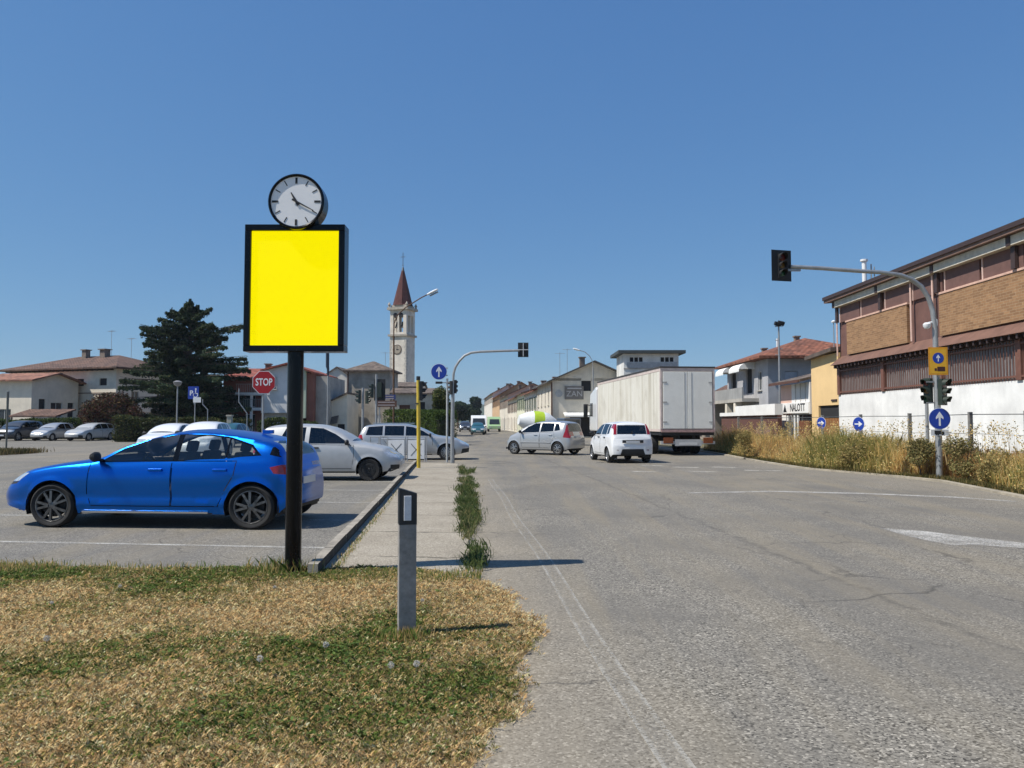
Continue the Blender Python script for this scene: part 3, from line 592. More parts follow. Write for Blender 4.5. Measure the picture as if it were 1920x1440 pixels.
hedge('hedge', 'rounded green hedge right of the yellow post', (-6.0, 53), (-4.25, 50), 2.1, 1.6, 10000, [(.06, .10, .022), (.085, .125, .03), (.04, .07, .018)], .06, .08)
p = P(822, 790, 58); tree('ivy_tree', 'narrow ivy-covered tree behind the round blue arrow sign', 'tree', (p.x, 58, 0), [(random.uniform(-.5, .5), random.uniform(-.5, .5), z, .65, .65, .6) for z in np.linspace(.9, 3.6, 9)], 11000, .07, [(.05, .075, .02), (.08, .10, .025), (.035, .05, .018), (.12, .12, .04)], 1.0, .14)
for i, (px, Y, hh, lab) in enumerate(((866, 230, 9.0, 'dark green tree at the left end of the far street'), (880, 260, 8.2, 'blue-green tree in the middle of the far tree row'), (892, 250, 11, 'tall pointed tree beside the far row of houses'), (858, 190, 7.6, 'broad tree close behind the left mast-arm traffic light'))):
    p = P(px, 790, Y); tree('distant_tree', lab, 'tree', (p.x, Y, 0), rblobs(12, 2.2 if i != 2 else 1.2, 2.2, hh * .35, hh * .82, 1.5), 3500, .32, [(.028, .05, .028), (.038, .062, .032), (.02, .036, .022)], 2.5, .25, 'trees at the far end of the street')
for i, (px, py, Y, hh, cl, lab) in enumerate(((1395, 840, 31.5, 1.25, 0, 'dark green bush in the verge weeds near the lorry'), (1598, 880, 23.6, 1.2, 0, 'brownish-green bush below the blue roundels'), (1812, 880, 19.6, 1.25, 1, 'tall dark weed clump right of the signal pole'), (1722, 890, 20.9, 1.0, 1, 'low olive bush just left of the signal pole'), (1870, 900, 18.2, .9, 0, 'straw-coloured bush at the right edge of the verge'))):
    p = G(px, py); X0 = vx(Y) + .9; X0 = P(px, 790, Y).x
    tree('verge_bush', lab, 'bush', (X0, Y, .05), rblobs(7, .35, .35, .2, hh * .8, .30), 2600, .03, [[(.22, .19, .07), (.28, .23, .085), (.38, .28, .11)], [(.16, .15, .055), (.20, .18, .07), (.28, .22, .09)]][cl], .3, .02, 'bushes among the verge weeds')
# ---------------------------------------------------------------- advertising sign with clock
base = G(549, 1078); SX, SY = base.x, base.y
t = thing('advertising_sign', 'tall black advertising sign with blank yellow poster panel and round clock on top', 'sign', (SX, SY, 0))
mb = MB(); mb.tube([(0, 0, -.1), (0, 0, 2.26)], .080, 24); mb.build('pole', BLACKP, t)
zb, zt, hw = 2.235, 3.525, .505
mb = MB(); fw, dp = .062, .20
for a, b in (((-hw, zb), (hw, zb + fw)), ((-hw, zt - fw), (hw, zt)), ((-hw, zb + fw), (-hw + fw, zt - fw)), ((hw - fw, zb + fw), (hw, zt - fw))):
    mb.box2((a[0], -dp / 2, a[1]), (b[0], dp / 2, b[1]))
mb.box2((-hw + fw - .002, -dp / 2 + .045, zb + fw - .002), (hw - fw + .002, dp / 2 - .02, zt - fw + .002))
mb.build('frame', BLACKP, t, bevel=.007)
mb = MB(); mb.box2((-hw + fw + .003, -dp / 2 + .022, zb + fw + .003), (hw - fw - .003, -dp / 2 + .040, zt - fw - .003))
mb.build('poster_panel', emit('emissive_yellow_poster', (1.0, .865, .0), .80), t)  # emission added to the panel to lift its yellow
ck = MB(); CX, CZ, CR = .022, 3.745, .283; Mc = Matrix.Translation((CX, -.15, CZ)) @ Matrix.Rotation(R(90), 4, 'X')   # local z points to -y
Mb = Matrix.Translation((CX, .08, CZ)) @ Matrix.Rotation(R(90), 4, 'X')
ck.lathe([(0, .03), (CR - .02, .03), (CR, .05), (CR, .225), (CR - .012, .24), (CR - .028, .232), (CR - .03, .212)], 56, Mb)
case = ck.build('clock', BLACKP, t)
f = MB(); f.disc(CR - .029, .004, Mb @ Matrix.Translation((0, 0, .217)), n=48); f.build('clock_face', mat('clock_dial', (.88, .88, .88), .45, 0, .03), case)
INK = mat('dial_ink', (.012, .013, .015), .6, 0, 0)
for k in range(12):
    mk = MB()
    q = R(30 * k); L, wd = (.062, .021) if k % 3 == 0 else (.056, .009)
    mk.box((0, 0, 0), (wd, L, .003), M=Mb @ Matrix.Translation((.213 * math.sin(q), .213 * math.cos(q), .2225)) @ Matrix.Rotation(-q, 4, 'Z')); mk.build('hour_mark', INK, case)
for nm, hr, L, wd, zz in (('hour_hand', 330, .105, .015, .226), ('minute_hand', 118, .20, .010, .2295)):
    q = R(hr); h = MB(); h.poly([(-wd, -.045), (wd, -.045), (wd * .35, L), (-wd * .35, L)], .003, Mb @ Matrix.Translation((.0, .0, zz)) @ Matrix.Rotation(-q, 4, 'Z')); h.build(nm, INK, case)
# ---------------------------------------------------------------- delineator post on the lawn
p = G(762, 1195); t = thing('marker_post', 'grey concrete roadside marker post with black cap and white reflector on the lawn', 'post', (p.x, p.y, 0), R(15))
PM = mat('post_concrete', (.27, .255, .235), .9, 0, .3, 14, bmp=.15, bscale=160)
def post_sec(z, s=1.0): return [(-.062 * s, -.045, z), (.062 * s, -.045, z), (.060 * s, .05, z), (-.060 * s, .05, z)]
mb = MB(); v = post_sec(-.1) + post_sec(.80); mb.add(v, [(0, 1, 5, 4), (1, 2, 6, 5), (2, 3, 7, 6), (3, 0, 4, 7)]); mb.build('shaft', PM, t, bevel=.004)
mb = MB(); lo = [(a * 1.03, b * 1.03, .80) for a, b, _ in post_sec(0)]; hi = [(lo[0][0], lo[0][1], 1.06), (lo[1][0], lo[1][1], 1.02), (lo[2][0], lo[2][1], 1.02), (lo[3][0], lo[3][1], 1.06)]
mb.add(lo + hi, [(0, 1, 5, 4), (1, 2, 6, 5), (2, 3, 7, 6), (3, 0, 4, 7), (4, 5, 6, 7), (0, 3, 2, 1)]); mb.build('cap', mat('black_cap', (.022, .024, .026), .55, 0, .2, 8), t, bevel=.003)
mb = MB(); mb.box2((-.030, -.0475, .83), (.022, -.060, 1.005)); mb.build('reflector', mat('white_reflector', (.62, .64, .67), .25, 0, .1, 30), t, bevel=.003)
mb = MB(); mb.box2((-.068, -.05, .012), (.066, .05, .05)); mb.build('foot', mat('rusty_foot', (.05, .03, .025), .9, 0, .4, 20), t)

# ---------------------------------------------------------------- road signs and signals
def arrow_poly(s, up=True):
    a = [(-.085, -.66), (.085, -.66), (.085, .12), (.34, -.06), (.34, .16), (0, .66), (-.34, .16), (-.34, -.06), (-.085, .12)]
    return [(x * s, y * s) for x, y in (a if up else [(y, -x) for x, y in a])]
ARROWW = mat('sign_white', (.72, .73, .74), .4, 0, .04, 6)
BACKM = mat('sign_back', (.27, .28, .28), .5, .5, .1, 6)
def roundel(name, label, loc, r, rz=0, up=True, post=None, group=None, bracket=None, platey=None):
    """blue arrow roundel: plate, white rim, arrow; faces local -y"""
    t = thing(name, label, 'road sign', loc, rz, group)
    mb = MB(); mb.disc(r, .006, Matrix.Translation((0, 0, 0)) @ MF, n=40); mb.build('rim', ARROWW, t)
    mb = MB(); mb.disc(r * .955, .004, Matrix.Translation((0, -.0065, 0)) @ MF, n=40); mb.build('plate', SIGNBLUE, t)
    mb = MB(); mb.poly(arrow_poly(r * 1.0, up), .003, Matrix.Translation((0, -.011, 0)) @ MF); mb.build('arrow', ARROWW, t)
    mb = MB()
    if post: mb.tube([(0, .035, -loc[2] - .05), (0, .035, r * .7)], post, 10); mb.build('post', GALV, t)
    if bracket is not None:
        for zz in (-r * .45, r * .45): mb.box2((-.02 if bracket > 0 else bracket, .004, zz - .02), (bracket if bracket > 0 else .02, .03, zz + .02))
        mb.build('bracket', GALV, t)
    return t
SIGGREEN = mat('signal_green_housing', (.022, .034, .024), .5, 0, .2, 8)
LENSR, LENSA, LENSG = mat('red_lens', (.10, .012, .010), .2, 0, .2, 30), mat('amber_lens', (.12, .065, .012), .2, 0, .2, 30), mat('green_lens', (.012, .06, .03), .2, 0, .2, 30)
def head(root, loc, rz, sc_=1.0, body=SIGGREEN, big_top=False, board=None, bars=False):
    """three-lamp signal head facing local -y, as a part of its pole"""
    T = Matrix.Translation(loc) @ Matrix.Rotation(rz, 4, 'Z') @ Matrix.Scale(sc_, 4)
    mb = MB(); mb.box((0, .04, 0), (.27, .16, .86), M=T @ Matrix.Translation((0, .04, 0)))
    k = len(mb.v) - 8; mb.v[k:] = [tuple(T @ (Matrix.Translation((0, .04, 0)) @ Vector(q))) for q in [(-.135, -.08, -.43), (.135, -.08, -.43), (.12, .08, -.42), (-.12, .08, -.42), (-.135, -.08, .43), (.135, -.08, .43), (.12, .08, .42), (-.12, .08, .42)]]
    h = mb.build('signal_head', body, root, bevel=.012 * sc_)
    for i, m in enumerate((LENSG, LENSA, LENSR)):
        z = -.27 + .27 * i; r = .105 * (1.22 if (big_top and i == 2) else 1)
        ML = T @ Matrix.Translation((0, -.042, z)) @ Matrix.Rotation(R(90), 4, 'X')
        d = MB(); d.lathe([(0, .022), (r * .6, .016), (r, 0)], 20, ML); d.build('lens', m, h)
        vs = []; n = 14
        for j in range(n + 1):
            q = R(-25 + 230 * j / n); c, s = math.cos(q), math.sin(q)
            ln = .12 + .10 * max(0, s)
            for rr, zz in ((r * 1.05, 0.0), (r * 1.05, ln), (r * 1.16, ln), (r * 1.16, 0)): vs.append(ML @ Vector((rr * c, rr * s, zz)))
        fs = [(4 * j + a, 4 * j + (a + 1) % 4, 4 * j + 4 + (a + 1) % 4, 4 * j + 4 + a) for j in range(n) for a in range(4)] + [(0, 1, 2, 3), (4 * n, 4 * n + 3, 4 * n + 2, 4 * n + 1)]
        vz = MB(); vz.add(vs, fs); vz.build('visor', body, h)
    if board:
        mb = MB(); mb.box((0, 0, 0), (board[0], .012, board[1]), M=T @ Matrix.Translation((0, .0, 0))); mb.build('backing_board', BLACKM, h)
    if bars:
        mb = MB(); mb.box((0, 0, 0), (.055, .03, board[1] * .92), M=T @ Matrix.Translation((0, .14, 0))); mb.box((0, 0, 0), (board[0] * .96, .03, .055), M=T @ Matrix.Translation((0, .1405, 0))); mb.build('mounting_bars', mat('light_grey_bar', (.6, .61, .62), .5, 0, .1), h)
    return h
def plate(name, label, cat, loc, w_, h_, m, rz=0, group=None, th=.008, border=None):
    t = thing(name, label, cat, loc, rz, group); mb = MB(); mb.box((0, 0, 0), (w_, th, h_)); mb.build('plate', m, t, bevel=.002); return t
def lorry_glyph(t, w_, y, z=0):
    mb = MB(); s = w_
    for a, b, c, d in ((-.5, .12, -.13, .20), (.16, .42, -.13, .10), (-.5, .42, -.17, -.13)): mb.box2((a * s, y, c * s), (b * s, y - .003, d * s))
    for x in (-.32, -.15, .28): mb.disc(.075 * s, .003, Matrix.Translation((x * s, y, (z - .19) * s)) @ MF, n=14)
    mb.build('lorry_symbol', INK, t)
# right-hand signal pole with mast arm
b = G(1762, 899); YP = b.y
t = thing('traffic_light', 'tall grey mast-arm traffic light reaching left over the road from the weedy verge', 'traffic light', (b.x, YP, 0), 0)
L = lambda px, py, dy=0: P(px, py, YP + dy) - Vector((b.x, YP, 0))
mb = MB(); pts = [(0, 0, -.1), (0, 0, 1.2), L(1757, 740), L(1755, 660)]; mb.tube(pts, [.085, .085, .082, .08], 14); mb.tube([L(1755, 662), L(1754.5, 654)], .10, 14)
mb.build('pole', GALV, t)
mb = MB(); pts = [L(1754.6, 656), L(1753, 612), L(1749, 582), L(1741, 558), L(1727, 537), L(1708, 523), L(1688, 516), L(1655, 511), L(1600, 507.5), L(1540, 503), L(1482, 500)]
mb.tube(pts, [.068] * 3 + [.062] * 4 + [.055] * 4, 12); mb.box2(L(1478, 504, -.03), L(1500, 509, .03)); mb.build('mast_arm', GALV, t)
head(t, tuple(L(1465, 498, -.05)), R(14), .80, BLACKM, big_top=True, board=(.74, 1.05))
head(t, tuple(L(1769, 735, -.17)), R(28), .82, SIGGREEN, big_top=True); head(t, tuple(L(1739, 733, .12)), R(-68), .80, SIGGREEN)
mb = MB()
for z in (2.02, 2.58): mb.box2((-.30, -.03, z), (.16, .0, z + .035))
mb.build('bracket', GALV, t)
p = L(1738, 610); t2 = thing('surveillance_camera', 'white dome camera on a short arm of the right mast-arm pole', 'camera', Vector((b.x, YP, 0)) + p)
mb = MB(); mb.lathe([(0, -.10), (.06, -.085), (.095, -.03), (.10, .03), (.06, .07), (0, .08)], 18); mb.build('housing', WHITEP, t2)
mb = MB(); mb.tube([(.03, 0, .06), (.12, 0, .08), (.21, 0, .07)], .025, 8); mb.box2((.19, -.06, -.02), (.25, .06, .16)); mb.build('arm', WHITEP, t2)
q = P(1759, 677, YP - .16); t2 = plate('road_sign', 'square orange-yellow sign with small blue arrow roundel above the right signal heads', 'road sign', q, .50, .74, mat('orange_yellow_sign', (.62, .27, .012), .45, 0, .1, 5), R(-3))
mb = MB(); mb.box2((-.213, -.0045, -.33), (.213, -.0065, .33)); mb.build('yellow_field', mat('yellow_field', (.66, .36, .02), .45, 0, .1, 5), t2)
mb = MB(); mb.disc(.145, .003, Matrix.Translation((0, -.0068, .08)) @ MF, n=30); mb.build('roundel', SIGNBLUE, t2)
mb = MB(); mb.poly(arrow_poly(.14), .002, Matrix.Translation((0, -.0102, .08)) @ MF); mb.build('arrow', ARROWW, t2)
mb = MB(); mb.box2((-.03, -.0068, -.27), (.17, -.010, -.15)); mb.box2((-.10, -.0068, -.26), (-.045, -.010, -.19)); mb.build('lorry_symbol', mat('dark_red_ink', (.05, .012, .01), .6, 0, .2), t2)
mb = MB(); mb.box2((-.05, .005, -.2), (.05, .07, -.15)); mb.box2((-.05, .005, .15), (.05, .07, .2)); mb.build('bracket', GALV, t2)
q = P(1761.5, 785, YP - .14); roundel('road_sign', 'blue ahead-only arrow roundel low on the right signal pole above the lorry plate', q, .285, R(-3), bracket=.05)
q = P(1762, 811, YP - .14); t2 = plate('road_sign', 'small white plate with black lorry symbol beneath the low right blue roundel', 'road sign', q, .46, .16, mat('plate_white', (.62, .63, .62), .45, 0, .06), R(-3)); lorry_glyph(t2, .27, -.0045)
mb = MB(); mb.box2((-.04, .005, -.03), (.04, .06, .03)); mb.build('bracket', GALV, t2)
b2 = P(1741, 885, 21.2); t2 = thing('signal_post', 'thin plain grey post just left of the right signal pole', 'post', (b2.x, 21.2, 0)); mb = MB(); mb.tube([(0, 0, 0), (0, 0, 2.2)], .045, 10); mb.build('shaft', GALV, t2); mb = MB(); mb.disc(.05, .02, Matrix.Translation((0, 0, 2.2)), n=12); mb.build('cap', GREYP, t2)
for i, (px, py, Y, r, lab) in enumerate(((1610, 795, 26.8, .25, 'nearer small blue roundel with white right arrow standing in the weeds'), (1540, 793, 30.4, .235, 'farther small blue roundel with white right arrow before the yellow building'))):
    q = P(px, py, Y); roundel('road_sign', lab, q, r, R(-66), False, .028)
# mast-arm light at the left corner
b = G(848, 870); Y0 = b.y
t = thing('traffic_light', 'slender grey mast-arm traffic light at the pavement end reaching right', 'traffic light', (b.x, Y0, 0))
L = lambda px, py, dy=0: P(px, py, Y0 + dy) - Vector((b.x, Y0, 0))
mb = MB(); mb.tube([(0, 0, -.1), (0, 0, 1.5), L(849.6, 715)], [.075, .07, .06], 12); mb.build('pole', GALV, t)
mb = MB(); mb.tube([L(849.6, 716), L(850.5, 700), L(854, 688), L(861, 677), L(871, 667), L(883, 661.5), L(900, 659.5), L(940, 658), L(974, 657)], .045, 10); mb.build('mast_arm', GALV, t)
head(t, tuple(L(981, 656, .02)), R(180), .46, BLACKM, board=(.84, 1.16), bars=True)
head(t, tuple(L(852.5, 725, .03)), R(150), .58, BLACKM); head(t, tuple(L(846, 727, -.02)), R(-120), .58, BLACKM)
b3 = G(838, 867); t3 = thing('sign_post', 'light grey post standing just left of the slender mast-arm pole', 'post', (b3.x, b3.y, 0)); mb = MB(); mb.tube([(0, 0, -.1), (0, 0, P(838, 711, b3.y).z)], .04, 10); mb.build('shaft', mat('pale_post', (.46, .47, .46), .6, .2, .15, 6), t3); mb = MB(); mb.disc(.045, .02, Matrix.Translation((0, 0, P(838, 711, b3.y).z)), n=12); mb.build('cap', GREYP, t3)
q = P(823, 697, b3.y - .05); roundel('road_sign', 'round blue ahead-only arrow sign high beside the pavement-end posts', q, .305, R(0), bracket=(838 - 823) / FPX * b3.y + .03)
q = P(823, 717.5, b3.y - .05); t2 = plate('road_sign', 'small black plate hanging under the high round blue arrow sign', 'road sign', q, .26, .09, BLACKM); mb = MB(); mb.box2((-.02, .005, -.02), ((838 - 823) / FPX * b3.y + .03, .025, .02)); mb.build('bracket', GALV, t2)
# yellow signal post
b = G(785, 879); Y0 = b.y; L = lambda px, py, dy=0: P(px, py, Y0 + dy) - Vector((b.x, Y0, 0))
t = thing('traffic_light', 'bright yellow signal post with a dark head at the kerb end', 'traffic light', (b.x, Y0, 0))
YEL = mat('yellow_pole_paint', (.60, .43, .045), .5, 0, .2, 5)
top = L(781.5, 713).z
mb = MB(); mb.tube([(0, 0, -.1), (-.01, 0, 1.2), (-.03, 0, top)], .062, 12); mb.build('pole', YEL, t)
mb = MB(); mb.tube([L(783, 757.5), L(783, 755.5)], .072, 12); mb.tube([(-.03, 0, top), (-.03, 0, top + .13)], .066, 12); mb.build('collar', BLACKM, t)
head(t, tuple(L(790.5, 733, .05)), R(100), .74, BLACKM); mb = MB(); mb.box2((-.05, -.02, top - .08), (.15, .02, top - .03)); mb.box2((-.05, -.02, top - .62), (.15, .02, top - .57)); mb.build('bracket', BLACKM, t)
# signals across the side street
def sig(px, py_base, Y, top_py, lab, heads):
    p = P(px, 790, Y); tp = P(px, top_py, Y).z
    t = thing('traffic_light', lab, 'traffic light', (p.x, Y, 0), 0); mb = MB(); mb.tube([(0, 0, -.1), (0, 0, tp)], .06, 10); mb.build('pole', GREYP, t)
    for hx, hy, rz, s_, bd in heads: q = P(hx, hy, Y - .02); head(t, (q.x - p.x, 0, q.z), R(rz), s_, SIGGREEN, board=bd)
sig(680, 800, 41, 727, 'short signal post with two small heads across the side street', [(673, 744, -75, .84, None), (689, 745, 80, .80, None)])
sig(705, 800, 43, 702, 'signal post with a large dark backing board before the church tower', [(712, 731, 180, 1.0, (.62, 1.2)), (697, 733, -80, .9, None)])
# direction boards
t = thing('direction_sign', 'brown and blue direction boards on a post behind the white estate car', 'road sign', (P(711, 790, 45).x, 45, 0))
ox = P(711, 790, 45); O = lambda px, py: P(px, py, 45) - Vector((ox.x, 45, 0))
mb = MB(); mb.tube([(0, .05, 0), (0, .05, 2.9)], .04, 8); mb.build('post', GREYP, t)
for nm, x0, x1, y0, y1, m in (('blue_board', 718, 742, 740, 749, mat('faded_sign_blue', (.035, .05, .16), .5, 0, .2)), ('brown_board', 704, 744, 751, 763, mat('sign_brown', (.10, .05, .035), .5, 0, .2))):
    mb = MB(); mb.box2(tuple(O(x0, y1)), tuple(O(x1, y0) + Vector((0, .02, 0)))); mb.build(nm, m, t, bevel=.004)
    mb = MB()
    for k in range(2): a_ = O(x0 + 5, y0 + 2.2 + k * (y1 - y0) * .45); c_ = O(x1 - 4, y0 + 4.2 + k * (y1 - y0) * .45); mb.box2((a_.x, -.002, a_.z), (c_.x, -.004, c_.z))
    mb.build('pale_band', mat('board_band', (.34, .30, .30), .5), t)
# white railing panels at the crossing
Y0 = 29.7
def X_(px): return P(px, 790, Y0).x
p0 = X_(713); t = thing('pedestrian_barrier', 'white crash barrier panels with black crosses in front of the estate car', 'barrier', (p0, Y0, 0), 0)
WM = mat('white_barrier', (.80, .80, .79), .45, 0, .06, 4)
for k, (a, c) in enumerate(((728, 758.5), (765.5, 796))):
    x0, x1 = X_(a) - p0, X_(c) - p0; z0, z1 = .10, .82
    mb = MB(); mb.box2((x0, -.015, z0), (x1, .015, z1)); pn = mb.build('panel', WM, t, bevel=.01)
    mb = MB(); xc, zc, ln = (x0 + x1) / 2, (z0 + z1) / 2, math.hypot((x1 - x0) * .62, (z1 - z0) * .66)
    for sg in (1, -1): mb.box((0, 0, 0), (ln, .006, .022), M=Matrix.Translation((xc, -.019 - .002 * sg, zc)) @ Matrix.Rotation(sg * math.atan2((z1 - z0), (x1 - x0)), 4, 'Y'))
    mb.build('cross', INK, pn)
mb = MB()
for px in (713, 727, 760, 764, 797, 800): mb.tube([(X_(px) - p0, 0, 0), (X_(px) - p0, 0, .98)], .022, 8)
for z in (.87, .97): mb.tube([(0, 0, z), (X_(800) - p0, 0, z)], .018, 8)
mb.build('rails', mat('barrier_rail', (.42, .43, .44), .5, .3, .1), t)
t = thing('pedestrian_barrier', 'open grey tube barrier just left of the white crossed panels', 'barrier', (X_(693), Y0 + .2, 0), 0)
mb = MB()
for k in range(3): mb.tube([(k * .33, 0, 0), (k * .33, 0, .95)], .02, 8)
mb.build('uprights', GALV, t); mb = MB(); mb.tube([(0, 0, .95), (.66, 0, .95)], .02, 8); mb.tube([(0, 0, .5), (.66, 0, .5)], .016, 8); mb.build('rails', GALV, t)
# stop sign
Y0 = 24.0; c = P(495, 717, Y0); t = thing('stop_sign', 'red octagonal stop sign above the parked cars left of the black sign pole', 'road sign', (c.x, Y0, 0)); rr = .385
mb = MB(); mb.poly([(rr * math.cos(R(22.5 + 45 * k)), rr * math.sin(R(22.5 + 45 * k))) for k in range(8)], .006, Matrix.Translation((0, 0, c.z)) @ MF); mb.build('rim', ARROWW, t)
mb = MB(); rr *= .955; mb.poly([(rr * math.cos(R(22.5 + 45 * k)), rr * math.sin(R(22.5 + 45 * k))) for k in range(8)], .003, Matrix.Translation((0, -.0065, c.z)) @ MF); mb.build('plate', SIGNRED, t)
text(t, 'lettering', 'STOP', .315, (0, -.012, c.z), FRONT, ARROWW, .001, .006, .70)
mb = MB(); mb.tube([(-.03, .04, -.1), (-.03, .04, c.z + .2)], .032, 10); mb.build('post', GALV, t)
# disabled bay sign and small lamps in the car park
Y0 = 44; c = P(366, 738, Y0); t = thing('parking_sign', 'blue disabled-parking sign with white plate before the cedar', 'road sign', (c.x, Y0, 0), R(0))
mb = MB(); mb.box((-.10, 0, c.z + .05), (.62, .012, .72)); mb.build('plate', SIGNBLUE, t, bevel=.004)
text(t, 'letter', 'P', .40, (-.22, -.008, c.z + .02), FRONT, ARROWW, .001, .01)
mb = MB(); mb.disc(.05, .003, Matrix.Translation((.03, -.007, c.z + .26)) @ MF, n=12); mb.box2((.0, -.007, c.z - .02), (.05, -.010, c.z + .2)); mb.box2((.0, -.007, c.z - .02), (.16, -.010, c.z + .03)); mb.box2((.12, -.007, c.z - .16), (.16, -.010, c.z + .0))
mb.tube([(.02 + .12 * math.cos(q), -.009, c.z - .08 + .12 * math.sin(q)) for q in np.linspace(2.2, 6.0, 12)], .016, 6); mb.build('wheelchair_symbol', ARROWW, t)
mb = MB(); mb.box((.12, -.02, c.z - .36), (.44, .012, .30)); mb.build('text_plate', WHITEP, t, bevel=.004)
mb = MB(); mb.tube([(-.02, .05, 0), (-.02, .05, c.z + .3)], .03, 8); mb.build('post', GALV, t)
def lamp_small(px, Y, top, lab):
    q = P(px, top, Y); t = thing('street_lamp', lab, 'street lamp', (q.x, Y, 0)); mb = MB(); mb.tube([(0, 0, 0), (0, 0, 1.0), (0, 0, q.z)], [.07, .045, .04], 8); mb.build('pole', GREYP, t)
    mb = MB(); mb.lathe([(.05, q.z - .08), (.18, q.z), (.24, q.z + .14), (.26, q.z + .18), (.1, q.z + .26), (0, q.z + .27)], 14); mb.build('lamp_head', mat('lamp_grey', (.25, .25, .25), .5, .2), t)
lamp_small(333, 45, 722, 'short lamp with flared head in front of the cedar')
q = P(15, 735, 43); t = thing('parking_post', 'tapered grey post at the far left edge of the car park', 'post', (q.x, 43, 0)); mb = MB(); mb.tube([(0, 0, 0), (0, 0, q.z * .5), (0, 0, q.z)], [.05, .055, .07], 10); mb.build('shaft', mat('olive_post', (.14, .14, .12), .7), t); mb = MB(); mb.disc(.075, .03, Matrix.Translation((0, 0, q.z)), n=10); mb.build('cap', GREYP, t)
q = P(431, 778, 48); t = thing('gate_pillar', 'pale concrete pillar between cedar and stop sign', 'post', (q.x, 48, 0)); mb = MB(); mb.box2((-.14, -.14, 0), (.14, .14, q.z - .1)); mb.build('shaft', CONC, t, bevel=.01); mb = MB(); mb.box2((-.18, -.18, q.z - .1), (.18, .18, q.z)); mb.build('cap', CONC, t, bevel=.01)
for px0, px1, lab in ((380, 389, 'bent thin steel post right of the blue disabled-parking sign'), (448, 463, 'bent thin steel post between pillar and stop sign')):
    a, c2, d = P(px0, 758 if px0 < 400 else 738, 46), P(px1, 768 if px0 < 400 else 775, 46), P(px1, 790, 46)
    t = thing('bent_post', lab, 'post', (d.x, 46, 0)); mb = MB(); mb.tube([(0, 0, 0), (0, 0, c2.z), (a.x - d.x, 0, a.z + (0 if px0 < 400 else -.5)), (a.x - d.x, 0, a.z + .3)], .03, 8); mb.build('shaft', GALV, t)
# tall lamps
def tall_lamp(pole_px, Y, pts_px, lab, m, hd, tail=(0, 0), r=.06):
    q = P(pole_px, 790, Y); t = thing('street_lamp', lab, 'street lamp', (q.x, Y, 0)); o = Vector((q.x, Y, 0))
    a = [P(x, y, Y) - o for x, y in pts_px]; mb = MB(); mb.tube([(0, 0, 0), (0, 0, 2.5), a[0]], [r * 1.3, r * 1.1, r], 10); mb.build('pole', m, t)
    mb = MB(); mb.tube(a, r * .65, 8); mb.build('arm', m if not hd[3] else GREYP, t)
    c = a[-1]; d = (a[-1] - a[-2]).normalized(); M = Matrix.Translation(c + d * hd[0] * .45) @ Matrix.Rotation(-math.atan2(d.z, d.x), 4, 'Y')
    mb = MB(); mb.lathe([(.0, -hd[0] / 2), (hd[1] * .7, -hd[0] * .42), (hd[1], 0), (hd[1] * .8, hd[0] * .38), (0, hd[0] / 2)], 14, M @ Matrix.Scale(.55, 4, (0, 0, 1)) @ Matrix.Rotation(R(90), 4, 'Y')); mb.build('lamp_head', WHITEP, t)
    mb = MB(); mb.box((hd[0] * .04, 0, -hd[1] * .46), (hd[0] * .7, hd[1] * 1.3, hd[1] * .3), M=M @ Matrix.Translation((hd[0] * .04, 0, -hd[1] * .46))); mb.build('diffuser', mat('lamp_glass', (.06, .07, .08), .3), t)
RUST = mat('rusty_brown_pole', (.12, .065, .035), .8, .2, .3, 4)
tall_lamp(738, 52, [(738.3, 630), (739, 606), (746, 590), (760, 577), (774, 568), (790, 558), (801, 552.5)], 'rust-brown street lamp with white head in front of the church tower', RUST, (.90, .17, 0, False))
tall_lamp(1113, 66, [(1112, 690), (1111, 678), (1106, 668), (1097, 660), (1087, 657)], 'curved street lamp rising behind the gabled house', GREYP, (.65, .15, 0, False), r=.05)
q = P(614, 790, 60); t = thing('utility_pole', 'thin pole with dark sleeve below the yellow panel', 'pole', (q.x, 60, 0)); z0, z1 = P(616, 697, 60).z, P(612, 640, 60).z
mb = MB(); mb.tube([(0, 0, 0), (0, 0, z0)], [.07, .05], 8); mb.build('shaft', GREYP, t); mb = MB(); mb.tube([(0, 0, z0 - .3), (0, 0, z0 + .2), (-.05, 0, z0 + .4), (-.06, 0, z1)], [.07, .10, .13, .14], 10); mb.build('sleeve', mat('dark_blue_sleeve', (.02, .035, .06), .6), t)
# floodlight mast and thin lamp by the warehouse
q = P(1463, 790, 50); t = thing('floodlight_mast', 'slim mast with two black floodlights above the red-roofed house', 'floodlight', (q.x, 50, 0)); zt_ = P(1463, 612, 50).z
mb = MB(); mb.tube([(0, 0, 0), (0, 0, zt_)], [.09, .055], 8); mb.tube([(-.25, 0, zt_), (.3, 0, zt_ + .03)], .035, 6); mb.build('pole', GALV, t)
for k, (dx, dz) in enumerate(((.16, .12), (-.08, .06))):
    mb = MB(); mb.box((0, 0, 0), (.42, .24, .24), M=Matrix.Translation((dx, -.06 * k, zt_ + dz + .1)) @ Matrix.Rotation(R(25), 4, 'X') @ Matrix.Rotation(R(12), 4, 'Y')); mb.build('floodlight', BLACKM, t, bevel=.03)
mb = MB()
for dz, s in ((-.95, 1), (-1.5, -1), (-1.9, 1)): mb.tube([(0, 0, zt_ + dz), (-.25 * s, 0, zt_ + dz + .05)], .025, 6)
mb.build('step_irons', GALV, t)
q = P(1563, 606, 47); t = thing('street_lamp', 'thin lamp pole with tiny white head left of the warehouse eave', 'street lamp', (q.x, 47, 0)); mb = MB(); mb.tube([(0, 0, 0), (0, 0, q.z)], [.05, .03], 8); mb.build('pole', GALV, t); mb = MB(); mb.lathe([(0, q.z), (.13, q.z + .05), (.14, q.z + .12), (0, q.z + .2)], 12); mb.build('lamp_head', WHITEP, t)
